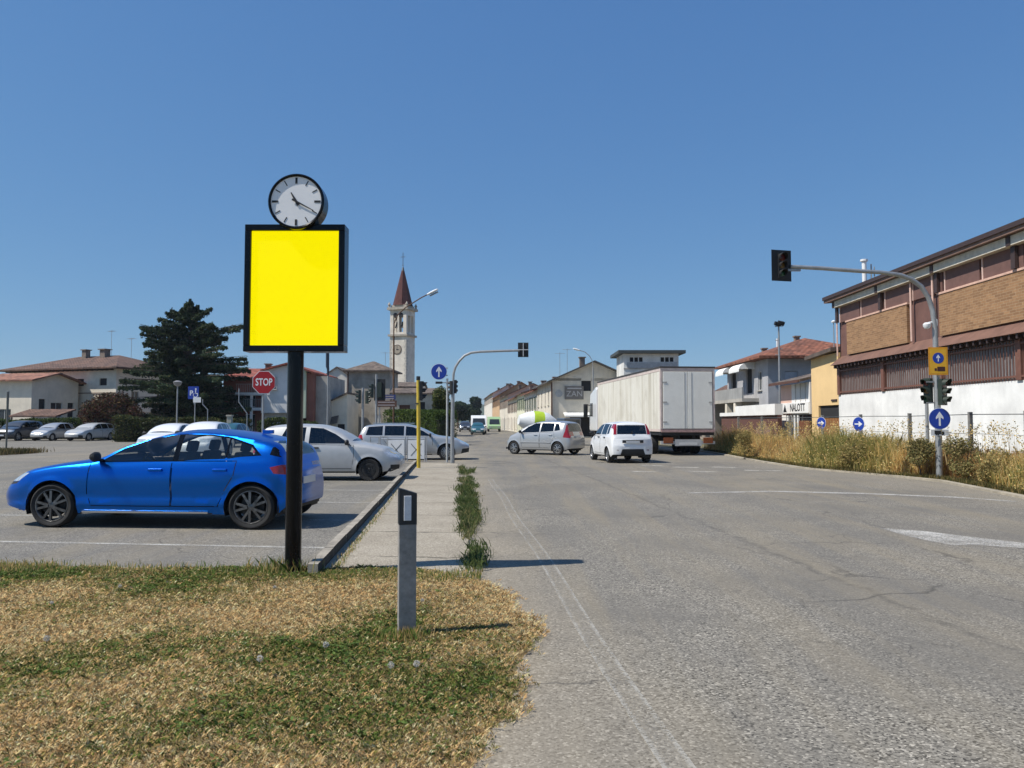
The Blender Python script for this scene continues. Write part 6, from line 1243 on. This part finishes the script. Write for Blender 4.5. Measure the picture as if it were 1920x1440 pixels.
# ochre annex with gate
t = thing('annex_building', 'plain yellow rendered annex with brown slatted gate beside the warehouse', 'building', (XW, 43.62, 0), R(-90))
mb = MB(); mb.box2((0, .0, 2.42), (3.6, 9, 5.15)); mb.box2((0, 0, 0), (.95, 9, 2.419)); mb.box2((.951, 1.8, 0), (3.6, 9, 2.419)); mb.build('wall', YELLOWR, t)
mb = MB(); roof_slab(mb, (-.05, -.35, 5.22), (3.55, -.35, 5.42), (3.55, 9, 6.3), (-.05, 9, 6.1), .2); mb.build('roof', mat('grey_brown_edge', (.11, .085, .07), .85, 0, .3, 2), t)
mb = MB(); mb.box2((1.0, .10, 1.75), (3.58, .16, 2.40)); mb.build('dark_opening', DARKVOID, t)
mb = MB()
for x in np.arange(1.0, 3.5, .20): mb.box2((x, .02, .1), (x + .13, .06, 1.72))
mb.box2((.96, .061, .4), (3.59, .095, .5)); mb.box2((.96, .061, 1.4), (3.59, .095, 1.5)); mb.build('gate', mat('orange_brown_slats', (.34, .155, .055), .7, 0, .25, 3), t)
mb = MB(); mb.box2((2.75, -.05, 2.62), (3.45, -.0, 2.72)); mb.build('wall_lamp', DKB, t)
# pink and white shop
t = thing('shop', 'low pink and white shop with black lettering left of the yellow annex', 'shop', (XW - .05, 48.5, 0), R(-90))
mb = MB(); mb.box2((0, 0, 1.98), (1.9, 7, 3.8)); mb.build('pink_wall', PINK, t); mb = MB(); mb.box2((1.901, -.004, 1.98), (4.75, 7, 3.8)); mb.build('white_wall', WHITER, t); mb = MB(); mb.box2((0, .25, 0), (4.75, 7, 1.979)); mb.box2((0, 0, 0), (.9, .249, 1.979)); mb.build('lower_wall', WHITER, t)
mb = MB()
for x in (2.55, 3.35, 4.1): mb.box2((x, -.03, 2.7), (x + .06, -.006, 3.78))
mb.build('facade_batten', mat('batten_grey', (.50, .48, .46), .6), t)
mb = MB(); roof_slab(mb, (-.3, -.6, 3.95), (4.72, -.6, 3.95), (4.72, 4.5, 5.2), (-.3, 4.5, 5.2), .15); mb.build('roof', TILEG, t); mb = MB(); mb.box2((-.3, -.66, 3.78), (4.72, -.601, 3.94)); mb.build('gutter', SHUT, t)
mb = MB(); mb.box2((.15, -.07, 2.04), (4.7, -.008, 2.68)); sb = mb.build('sign_board', WHITER, t, bevel=.01)
mb = MB(); mb.poly([(.62, 2.12), (1.22, 2.12), (.92, 2.60)], .006, Matrix.Translation((0, -.071, 0)) @ MF); mb.build('triangle_logo', INK, sb)
text(sb, 'lettering', 'NALOTT', .62, (2.98, -.074, 2.36), FRONT, INK, .003, .012, .98)
mb = MB(); mb.box2((.95, .16, .1), (4.6, .24, 1.95)); mb.build('shop_window', GLASSB, t)
for x in (1.0, 1.55, 2.1, 2.65): mb = MB(); mb.box2((x, .02, .05), (x + .22, .10, 1.95)); mb.build('white_bar', WHITEP, t)
mb = MB(); mb.box2((2.95, .02, .05), (4.6, .12, 1.6)); mb.build('brown_door', WOODB, t)
# red-brick garden wall with white parapet
t = thing('garden_wall', 'dark red brick wall topped by a deep white parapet left of the shop', 'wall', (15.9, 58.6, 0), R(-90)); mb = MB(); mb.box2((0, .05, 0), (12.4, .3, 1.95)); mb.build('brick_wall', brick('dark_red_brick', (.15, .055, .04), (.11, .045, .035), (.13, .09, .075)), t)
mb = MB(); mb.box2((4.2, -.12, 1.951), (12.4, .35, 2.62)); mb.box2((0, -.08, 1.951), (4.19, .33, 2.2)); mb.build('parapet', WHITER, t)
mb = MB()
for k in range(26): x = 9.0 + k * .11; mb.box((0, 0, 0), (.035, .03, .9), M=Matrix.Translation((x, -.15, .65 + .5 * math.exp(-((k - 12) / 7) ** 2))))
mb.build('pale_trellis', mat('pinkish_trellis', (.42, .27, .22), .8, 0, .2), t)
# red-roofed house with balconies
t, rf = house('villa', 'two-storey house with clay hip roof and white scalloped awnings behind the shop', (18, 64.2, 0), R(-90), 10.2, 8.5, 6.15, plaster('white_grey_render', (.42, .42, .43), .2), 'hip', 1.75, .85, TILE,
    front=[(1.2, 3.7, 1.3, 1.9, 'dark'), (5.2, 3.7, 1.4, 2.0, 'dark'), (8.0, 3.8, .9, 1.4), (1.2, .3, 1.6, 2.2, 'dark'), (4.2, .3, 1.5, 2.3, 'dark'), (7.6, .3, 1.3, 2.2, 'dark')], right=[(4.3, 4.3, 2.2, .95, 'dark'), (1.2, 3.6, .9, 1.5, 'shut', mat('pale_blue_shutter', (.42, .45, .50), .7)), (1.5, .8, 1.2, 1.4)])
chimney(rf, 1.6, 2.6, 6.9, .35, .55); chimney(rf, 4.2, 4.3, 7.6, .35, .55); c_ = MB(); c_.box2((3.6, 2.9, 6.7), (3.8, 3.1, 8.1)); c_.build('white_flue', WHITEP, rf)
aw = mat('white_awning', (.80, .80, .77), .8, 0, .05)
for x0, x1 in ((.7, 3.0), (4.6, 7.3)):
    n = 8; V = []; 
    for i in range(n + 1):
        q = math.pi / 2 * i / n
        for x in (x0, x1): V.append((x, -1.15 * math.sin(q) - .02, 5.45 + .55 * math.cos(q) - .0))
    mb = MB(); mb.add(V, [(2 * i, 2 * i + 1, 2 * i + 3, 2 * i + 2) for i in range(n)], 0, True); mb.add([(x0, -.02, 5.45)] + V[0::2], [tuple(range(n + 2))]); mb.add([(x1, -.02, 5.45)] + V[1::2], [tuple(range(n + 2))])
    m2 = []; 
    for k in range(8): xa = x0 + (x1 - x0) * k / 8; xb = x0 + (x1 - x0) * (k + 1) / 8; mb.add([(xa, -1.175, 5.46), (xb, -1.175, 5.46), (xb, -1.18, 5.30), ((xa + xb) / 2, -1.18, 5.22), (xa, -1.18, 5.30)], [(0, 1, 2, 3, 4)])
    mb.build('awning', aw, t)
V = []; mb = MB(); mb.box2((10.23, 4.2, 5.28), (11.2, 7.2, 5.58)); mb.build('awning', aw, t, bevel=.05)
mb = MB(); mb.box2((.2, -1.25, 3.0), (8.2, -.005, 3.25)); mb.build('balcony', GREYR, t); mb = MB(); mb.box2((.2, -1.25, 3.251), (8.2, -1.13, 4.05)); mb.build('balcony_rail', plaster('balcony_grey', (.34, .34, .33), .25), t)
for x in (3.4, 5.7): mb = MB(); mb.add([(x, -1.2, 0), (x + .75, -1.2, 0), (x + .75, -.7, 0), (x, -.7, 0), (x + .15, -1.2, 2.99), (x + .6, -1.2, 2.99), (x + .6, -.7, 2.99), (x + .15, -.7, 2.99)], [(0, 1, 5, 4), (1, 2, 6, 5), (2, 3, 7, 6), (3, 0, 4, 7)]); mb.build('porch_pillar', CREAM, t)
house('cottage', 'low brown-roofed outbuilding half hidden by the lorry tail', (16.9, 71, 0), R(-90), 6, 6, 3.3, plaster('shed_render', (.30, .26, .22), .3), 'gx', 1.5, .6, TILEB, front=[(.8, .2, 1.6, 2.2, 'dark'), (3.4, .2, 1.8, 2.3, 'dark')])
# white tower house behind the lorry
t, rf = house('tower_house', 'white flat-roofed tower building rising behind the lorry', (10.2, 70, 0), 0, 5.0, 4.8, 7.75, plaster('tower_white', (.74, .74, .71), .25), 'flat', 0, .55, mat('dark_flat_roof', (.05, .06, .062), .8),
    front=[(.55 + .42 * k + (1.55 if k > 2 else 0), 7.0, .34, .42, 'dark') for k in range(6)])
mb = MB(); mb.box2((-.02, -.06, 6.35), (5.02, -.002, 6.45)); mb.build('string_course', GREYR, t)
mb = MB(); mb.box2((.3, -.045, 6.46), (4.85, -.002, 6.95)); mb.build('grey_band', mat('grey_band', (.40, .41, .42), .8, 0, .2), t)
# gabled corner house with board, then the row down the street
DIRS = math.atan2(-1, .076)                              # street facades look to -x, local x runs towards us
def street(y0, y1): return (3.9 - .076 * (y1 - 75) , y1, 0), math.atan2(-(y1 - y0), .076 * (y1 - y0)), math.hypot(y1 - y0, .076 * (y1 - y0))
loc = (3.9, 75, 0)
t, rf = house('corner_house', 'cream gabled corner house carrying a grey name board above its awning', loc, R(4.3), 8.4, 13.2, 5.55, BEIGE, 'gy', 1.85, .55, mat('dark_slate_edge', (.075, .07, .065), .85, 0, .3, 2), ridge=4.15,
    front=[(2.9, 4.55, .95, 1.25, 'dark'), (.75 + 1.0, .1, 3.2, 1.9, 'dark'), (5.3, .1, 1.4, 2.0)], left=[(1.0, 3.2, .8, 1.5), (4.0, 3.2, .8, 1.5), (7.2, 3.2, .8, 1.5), (10.2, 3.2, .8, 1.5), (2, .2, 1.1, 2.2, 'dark'), (6, .6, 1.0, 1.5), (9.6, .2, 1.1, 2.2, 'dark')])
mb = MB(); mb.box2((1.25, -.10, 3.72), (3.1, -.012, 5.02)); bd = mb.build('name_board', mat('taupe_board', (.20, .18, .16), .7, 0, .15, 3), t); text(bd, 'lettering', 'ZAN', .78, (2.2, -.105, 4.25), FRONT, mat('pale_letter', (.52, .50, .48), .6), .003, .0)
mb = MB(); mb.box2((1.5, -.104, 4.74), (2.9, -.1005, 4.86)); mb.build('board_stripe', mat('pale_letter', (.5, .48, .46)), bd)
mb = MB(); mb.add([(1.1, -.02, 2.45), (5.1, -.02, 2.45), (5.1, -1.3, 2.15), (1.1, -1.3, 2.15), (1.1, -.02, 2.35), (5.1, -.02, 2.35), (5.1, -1.3, 2.0), (1.1, -1.3, 2.0)], [(0, 1, 2, 3), (3, 2, 6, 7), (4, 5, 6, 7), (0, 3, 7, 4), (1, 2, 6, 5)]); mb.build('shop_awning', aw, t)
mb = MB(); mb.disc(.36, .02, Matrix.Translation((.68, -.025, 4.3)) @ MF, n=20); mb.build('oval_plaque', mat('grey_plaque', (.45, .45, .44), .6), t)
mb = MB(); mb.box2((-.1, -.14, .0), (.02, -.02, 5.4)); mb.build('downpipe', SHUT, t); chimney(rf, 3.4, 2.5, 7.3, .5, .7); aerial(rf, 1.2, 3, 6.4, 2.2); aerial(rf, 2.4, 6, 6.9, 2.4)
for i, (y0, y1, h, pt, wm, n, sh, lab) in enumerate(((88.9, 104, 5.2, 1.5, PALEW, 5, SHUTG, 'pale two-storey row house next beyond the gabled corner house'), (104.2, 116, 5.5, 1.4, LIME, 4, SHUTG, 'lime-tinted row house second beyond the gabled corner house'), (116.3, 136, 5.3, 1.9, CREAM, 6, SHUT, 'cream row house with brown shutters midway down the far street'), (136.4, 160, 6.3, 2.0, BEIGE, 7, SHUT, 'beige row house under a brown-red roof far down the street'), (160.5, 190, 7.2, 2.6, OCHRE, 8, SHUT, 'apricot row house second from the far end of the street'), (190.6, 240, 8.6, 2.4, PALEW, 9, SHUT, 'pale tall house closing the far end of the row'))):
    lc, rz, L_ = street(y0, y1); wn = []
    for k in range(n): x = L_ * (k + .5) / n - .5; wn += [(x, h - 2.2, .95, 1.5, 'window', sh), (x, .4 if k % 2 else .05, 1.05, 1.7 if k % 2 else 2.2, 'window' if k % 2 else 'shut')]
    t, rf = house('row_house', lab, lc, rz, L_, 9, h, wm, 'gx', pt, .5, TILE if i % 2 == 0 else TILEB, front=wn, right=[(2, h - 2.2, .9, 1.4), (5.5, h - 2.2, .9, 1.4)], group='houses along the right side of the far street')
    chimney(rf, L_ * .3, 3.6, h + pt * .85, .6, .8); chimney(rf, L_ * .75, 4.6, h + pt * .95, .6, .7)
# church tower
th = R(-20); q = P(753.5, 790, 140); t = thing('church_tower', 'white stone bell tower with red conical spire and clock behind the roofs', 'church tower', (q.x, 140, 0), th)
ST_ = plaster('white_stone', (.72, .66, .57), .22); TR = mat('stone_cornice', (.40, .36, .30), .9, 0, .25, 2); W2 = 1.66
zb, zc_, zt_ = P(756, 632, 140).z, P(756, 583, 140).z, P(756, 500, 140).z
mb = MB(); mb.box2((-W2, -W2, 0), (W2, W2, zb)); mb.build('shaft', ST_, t)
mb = MB()
for i in range(22):
    z = 5 + i * (zb - 5.6) / 22; s = .42 if i % 2 else .28
    for sx_ in (1, -1): mb.box2((sx_ * (W2 + .03), -W2 - .03, z), (sx_ * (W2 - s), -W2 + .2, z + .42)); mb.box2((sx_ * (W2 + .031), -W2 + .201, z), (sx_ * (W2 - .1), -W2 + .2 + s, z + .42))
mb.build('quoins', mat('grey_quoin', (.48, .45, .40), .9, 0, .2, 2), t)
mb = MB(); mb.box2((-W2 - .3, -W2 - .3, zb), (W2 + .3, W2 + .3, zb + .35)); mb.build('cornice', TR, t)
hb = zc_ - zb - .36; mb = MB(); holes = [(W2 - 1.02, .35, .90, hb * .70), (W2 + .12, .35, .90, hb * .70)]
for o, u in (((-W2, -W2, zb + .351), (1, 0, 0)), ((W2, -W2, zb + .351), (0, 1, 0)), ((W2, W2, zb + .351), (-1, 0, 0)), ((-W2, W2, zb + .351), (0, -1, 0))): facade(mb, o, u, W2 * 2, hb, holes, .5)
mb.build('belfry', ST_, t)
for sx_ in (-.57, .57):
    mb = MB(); mb.disc(.45, .02, Matrix.Translation((sx_, -W2 - .006, zb + .70 + hb * .70)) @ MF, n=20); mb.build('arch_opening', DARKVOID, t)
    mb = MB(); zb2 = zb + 1.6; mb.lathe([(0, zb2 + 1.1), (.18, zb2 + 1.08), (.25, zb2 + .6), (.45, zb2 + .05), (.48, zb2), (0, zb2)], 16, Matrix.Translation((sx_, -W2 + .75, 0))); mb.build('bell', mat('dark_bronze', (.03, .028, .024), .5, .5), t)
mb = MB(); mb.box2((-W2 + .55, -W2 + .55, zb + .36), (W2 - .55, W2 - .55, zc_ - .05)); mb.build('belfry_core', mat('belfry_shade', (.20, .19, .18), .9), t) if False else None
mb = MB(); mb.box2((-W2 - .42, -W2 - .42, zc_), (W2 + .42, W2 + .42, zc_ + .45)); mb.box2((-W2 + .1, -W2 + .1, zc_ + .451), (W2 - .1, W2 - .1, zc_ + .9)); mb.build('cornice', TR, t)
mb = MB()
for sx_ in (1, -1):
    for sy_ in (1, -1): mb = MB(); mb.lathe([(.2, zc_ + .451), (.2, zc_ + .8), (.3, zc_ + .95), (0, zc_ + 1.5)], 8, Matrix.Translation((sx_ * (W2 + .12), sy_ * (W2 + .12), 0)), smooth=False); mb.build('pinnacle', TR, t)
mb = MB(); mb.lathe([(W2 + .28, zc_ + .9), (W2 * 1.08, zc_ + 1.1), (.28, zt_ - .8), (0, zt_ - .1)], 8, Matrix.Rotation(R(22.5), 4, 'Z'), smooth=False); sp_ = mb.build('spire', mat('red_brick_spire', (.080, .022, .018), .85, 0, .3, 1.5, bmp=.4, bscale=6), t)
mb = MB(); mb.lathe([(.40, zt_ - 1.4), (.16, zt_ - .2), (0, zt_ + .1)], 8, Matrix.Rotation(R(22.5), 4, 'Z'), smooth=False); mb.lathe([(0, zt_ + .1), (.16, zt_ + .25), (0, zt_ + .45)], 8); mb.build('spire_cap', mat('grey_cap', (.09, .10, .11), .6, .2), sp_)
mb = MB(); mb.tube([(0, 0, zt_ + .3), (0, 0, zt_ + 2.6)], .05, 6); mb.tube([(-.5, 0, zt_ + 1.8), (.5, 0, zt_ + 1.8)], .045, 6); mb.build('cross', mat('iron_cross', (.06, .06, .065), .7), sp_)
zk = P(752, 655, 138).z; mb = MB(); mb.disc(.92, .05, Matrix.Translation((-.15, -W2 - .001, zk)) @ MF, n=28); ck = mb.build('clock_ring', mat('brown_ring', (.17, .13, .10), .8), t); mb = MB(); mb.disc(.74, .03, Matrix.Translation((-.15, -W2 - .052, zk)) @ MF, n=28); mb.build('clock_face', mat('old_dial', (.34, .29, .23), .8, 0, .2), ck)
mb = MB(); mb.box2((-.20, -W2 - .085, zk - .1), (-.10, -W2 - .083, zk + .6)); mb.box((0, 0, 0), (.55, .003, .10), M=Matrix.Translation((.05, -W2 - .088, zk)) @ Matrix.Rotation(R(12), 4, 'Y')); mb.disc(.16, .003, Matrix.Translation((-.15, -W2 - .09, zk)) @ MF, n=12); mb.build('clock_hands', INK, ck)
# stone apse-like building, church house, barn
q0, q1 = P(651, 790, 86), P(731, 790, 86); ww_ = q1.x - q0.x
t, rf = house('stone_building', 'grey stone building with pyramid roof left of the church tower', (q0.x, 86, 0), R(-3), ww_, ww_ * .95, P(690, 694, 86).z, STONE, 'hip', 1.15, .45, TILEG, front=[(.6, .2, .7, 2.2, 'dark'), (3.1, .4, .7, 1.9, 'shut', FRAMEW)])
aerial(rf, ww_ * .8, 2, 8.0, 1.5); mb = MB(); mb.tube([(.05, -.08, 0), (.05, -.08, 7.2)], .07, 8); mb.build('downpipe', SHUT, t)
q0, q1 = P(735, 790, 80), P(822, 790, 80); house('church_house', 'grey stone house with rust-brown roof under the church tower', (q0.x, 80, 0), R(4), q1.x - q0.x, 7, P(760, 738, 80).z, plaster('old_grey_stone', (.40, .39, .34), .35), 'gx', .6, .25, TILEG, front=[(.75, 2.0, 1.1, 1.3, 'shut'), (2.7, 2.6, .7, 1.0, 'dark'), (3.7, .4, .8, 1.2, 'dark')])
q0, q1 = P(744, 790, 92), P(790, 790, 92); house('chapel_roof_house', 'small house with orange-brown roof tucked beside the tower foot', (q0.x, 92, 0), R(0), q1.x - q0.x, 5, P(760, 726, 92).z, BEIGE, 'gx', .6, .2, TILEG, front=[(1, 3.4, .8, 1.0, 'dark')])
q0, q1 = P(589, 790, 78), P(650, 790, 78); W_ = q1.x - q0.x; t = thing('barn', 'low cream barn with lean-to tiled roof right of the apartment block', 'barn', (q0.x, 78, 0)); za, zb_ = P(590, 769, 78).z, P(648, 738, 78).z
mb = MB(); mb.add([(0, 0, 0), (W_, 0, 0), (W_, 0, zb_), (0, 0, za), (0, 6, 0), (W_, 6, 0), (W_, 6, zb_), (0, 6, za)], [(0, 1, 2, 3), (5, 4, 7, 6), (4, 0, 3, 7), (1, 5, 6, 2)]); mb.build('wall', CREAM, t)
mb = MB(); roof_slab(mb, (-.3, -.4, za + .05), (W_ + .1, -.4, zb_ + .15), (W_ + .1, 6.3, zb_ + .15), (-.3, 6.3, za + .05), .14); mb.build('roof', TILEG, t)
mb = MB(); mb.add([(.2, -.75, 1.0), (W_ - .8, -.75, 1.4), (W_ - .8, -.005, 2.2), (.2, -.005, 1.7)], [(0, 1, 2, 3)]); mb.build('lean_to_roof', TILEG, t)
for x in (.9, 2.4): mb = MB(); mb.box2((x, -.03, 0), (x + .7, -.002, 1.3)); mb.build('door', DARKVOID, t)
q0, q1 = P(612, 790, 92), P(650, 790, 92); house('barn_house', 'plain cream house end between apartment block and stone building', (q0.x, 92, 0), R(-4), q1.x - q0.x, 6, P(630, 702, 92).z, PALEW, 'gy', .8, .2, TILEG, front=[(.5, 2.5, .7, 1.1)])
# apartment block
YA = 76; q0 = P(432, 790, YA); q1 = P(612, 790, YA); t = thing('apartment_block', 'brick-red and white apartment block with white balconies left of the sign pole', 'apartment building', (q0.x, YA, 0)); o = Vector((q0.x, YA, 0)); A_ = lambda px, py, dy=0: P(px, py, YA + dy) - o
RB = plaster('brick_red_render', (.27, .105, .075), .2); GP = plaster('pale_green_render', (.50, .58, .44), .12)
xL, xM, xR = A_(432, 0).x, A_(508, 0).x, A_(606, 0).x; zR = A_(0, 703).z; xg = A_(600, 0).x
mb = MB(); facade(mb, (xL, 0, 0), (1, 0, 0), xM - xL, zR - .3, [(.5, 3.0, 1.1, 1.3), (2.2, .4, 1.0, 1.9), (2.2, 3.0, 1.0, 1.4), (.6, .4, .9, 1.9)]); mb.box2((xL, .2, 0), (xM, 9, zR - .301)); mb.build('red_wall', RB, t)
mb = MB(); mb.add([(xM + .002, -1.0, 2.4), (A_(556, 0).x, -1.0, 2.4), (A_(556, 0).x, -1.0, A_(0, 686).z), (xM + .002, -1.0, A_(0, 697).z), (xM + .002, 9, 2.4), (A_(556, 0).x, 9, 2.4), (A_(556, 0).x, 9, A_(0, 686).z), (xM + .002, 9, A_(0, 697).z)], [(0, 1, 2, 3), (4, 0, 3, 7), (5, 4, 7, 6)]); mb.box2((xM + .002, .0, 0), (A_(556, 0).x, 8, 2.399)); mb.build('white_gable', WHITER, t)
xm = A_(556, 0).x + .002; xq = A_(588, 0).x; mb = MB(); mb.add([(xm, -1.0, 1.9), (xq, -1.0, 1.9), (xq, -1.0, A_(0, 696).z), (xm, -1.0, A_(0, 686).z), (xq, 9, 1.9), (xq, 9, A_(0, 696).z)], [(0, 1, 2, 3), (1, 4, 5, 2)]); mb.build('green_panel', GP, t)
mb = MB(); mb.box2((xq + .002, -.7, 0), (xg, 8, A_(0, 700).z)); mb.build('red_strip', RB, t); mb = MB(); mb.box2((xg + .002, .3, 0), (A_(622, 0).x, 8, A_(0, 705).z)); mb.build('grey_side', GREYR, t)
mb = MB(); mb.box2((xm, .2, 0), (xq, 8, 1.899)); mb.build('dark_ground_floor', DARKVOID, t)
for x in (xM + 1.2, xM + 2.3, xm + .8): pass
mb = MB(); roof_slab(mb, (xL - .3, -.6, zR - .35), (xM - .02, -.6, zR - .35), (xM - .02, 4.5, zR + .95), (xL - .3, 4.5, zR + .95), .15); roof_slab(mb, (xM, -1.5, A_(0, 697).z + .12), (xm, -1.5, A_(0, 684).z + .12), (xm, 9, A_(0, 684).z + .12), (xM, 9, A_(0, 697).z + .12), .16); roof_slab(mb, (xm + .001, -1.5, A_(0, 684).z + .12), (A_(604, 0).x, -1.5, A_(0, 701).z + .12), (A_(604, 0).x, 9, A_(0, 701).z + .12), (xm + .001, 9, A_(0, 684).z + .12), .16); rf = mb.build('roof', tiles('rust_tiles', (.27, .075, .05)), t)
mb = MB(); mb.box2((A_(497, 0).x, 3.5, zR), (A_(545, 0).x, 6.5, A_(0, 681).z)); mb.build('roof_house', GREYR, rf); chimney(rf, A_(500, 0).x, 2.4, zR + .5, .5, .7)
for z, x1 in ((A_(0, 742).z, 512), (A_(0, 770).z, 548)):
    mb = MB(); mb.box2((A_(462, 0).x, -1.2, z), (A_(x1, 0).x if x1 < 520 else xM, -.005, z + .28)); mb.build('balcony', WHITER, t)
    mb = MB()
    for k in range(14): x = A_(462, 0).x + .1 + k * .18; mb.tube([(x, -1.15, z + .28), (x, -1.15, z + 1.1)], .015, 4)
    mb.tube([(A_(462, 0).x, -1.15, z + 1.1), (xM, -1.15, z + 1.1)], .02, 4); mb.build('balcony_rail', GREYP, t)
mb = MB(); mb.box2((A_(490, 0).x - .08, -1.1, 0), (A_(490, 0).x + .14, -.9, A_(0, 742).z)); mb.build('balcony_column', WHITER, t)
mb = MB(); mb.box2((A_(466, 0).x, -.9, A_(0, 765).z), (A_(488, 0).x, -.85, A_(0, 746).z)); mb.build('green_screen', mat('dark_green_screen', (.05, .085, .065), .8, 0, .3, 2), t)
for x, z in ((A_(519, 0).x, A_(0, 722).z), (A_(528, 0).x, A_(0, 722).z)): opening(t, (0, -1.0 - .142, 0), (1, 0, 0), (x - .3, z - .5, .75, 1.3), 'window', 0)
for q in ((.5, 3.0, 1.1, 1.3), (2.2, .4, 1.0, 1.9), (2.2, 3.0, 1.0, 1.4), (.6, .4, .9, 1.9)): opening(t, (xL, 0, 0), (1, 0, 0), q)
# villa at the left with its lower wing
VH = P(150, 688, 80).z; wv = 15.5; q = P(216, 790, 80); a = R(-20)
loc = (q.x - wv * math.cos(a), 80 - wv * math.sin(a), 0)
t, rf = house('villa', 'cream villa with long brown hip roof at the far left', loc, a, wv, 9.5, VH, CREAM, 'hip', 1.75, .9, TILEB, front=[(10.0, VH - 1.9, 1.0, .75, 'dark'), (13.2, VH - 1.9, 1.0, .75, 'dark'), (13.2, 2.4, 1.05, 1.8, 'shut'), (6.0, VH - 1.9, 1.0, .75, 'dark'), (9.0, 2.4, 1.05, 1.8, 'shut')], right=[(2, 3.3, 1, 1.5, 'window'), (5.5, 3.3, 1, 1.5, 'window')])
mb = MB(); mb.box2((0, -.05, VH - 2.75), (wv + .02, -.003, VH - 2.62)); mb.build('string_course', mat('taupe_line', (.30, .24, .19), .8), t); mb = MB()
for k in range(22): mb.box2((.3 + k * .7, -.75, VH - .34), (.42 + k * .7, -.002, VH - .2))
mb.build('rafter_ends', EAVE, t); chimney(rf, 6.6, 4.0, VH + 1.6, .6, .75); chimney(rf, 9.2, 4.2, VH + 1.65, .75, .7); aerial(rf, 9.9, 4.4, VH + 1.8, 2.8); aerial(rf, 12.2, 5, VH + 1.5, 2.2)
q = P(-70, 790, 74); zz = P(60, 711, 74).z; wL = P(46, 790, 74).x - q.x
t, rf = house('villa_wing', 'lower cream wing with red-brown roof in front of the far-left villa', (q.x, 76.4, 0), R(-12), wL, 6, zz, plaster('wing_render', (.74, .67, .55), .12), 'gx', .75, .55, tiles('pinkish_tiles', (.25, .115, .075)), front=[(2.0, 1.6, 1.6, 1.2, 'window')], right=[(.9, 2.0, .8, 1.8, 'dark'), (2.4, 2.0, 1.5, 1.5, 'window'), (4.6, 2.0, .8, 1.5, 'dark')])
q = P(15, 790, 71.5); t = thing('porch', 'dark low porch roof in front of the far-left wing', 'porch', (q.x, 71.5, 0), R(-12)); mb = MB(); roof_slab(mb, (0, 0, 2.1), (5.2, 0, 2.1), (5.2, 2.4, 2.75), (0, 2.4, 2.75), .14); mb.build('roof', TILEB, t)
for x in (.2, 2.6, 5.0): mb = MB(); mb.tube([(x, .2, 0), (x, .2, 2.0)], .07, 8); mb.build('post', SHUT, t)
# ---------------------------------------------------------------- summer haze over the whole place
hz = MB(); hz.box2((-2480, -290, -1.2), (2480, 1900, 38)); hb = hz.build('haze', [], None)
hm = bpy.data.materials.new('haze_air'); t_, n_, l_ = nodes(hm); n_.remove(n_['Principled BSDF'])
vp = n_.new('ShaderNodeVolumePrincipled'); vp.inputs['Color'].default_value = (.80, .88, 1, 1); vp.inputs['Density'].default_value = .00018; vp.inputs['Anisotropy'].default_value = .2
l_.new(vp.outputs[0], n_['Material Output'].inputs['Volume']); hb.data.materials.append(hm); tag(hb, kind='stuff')
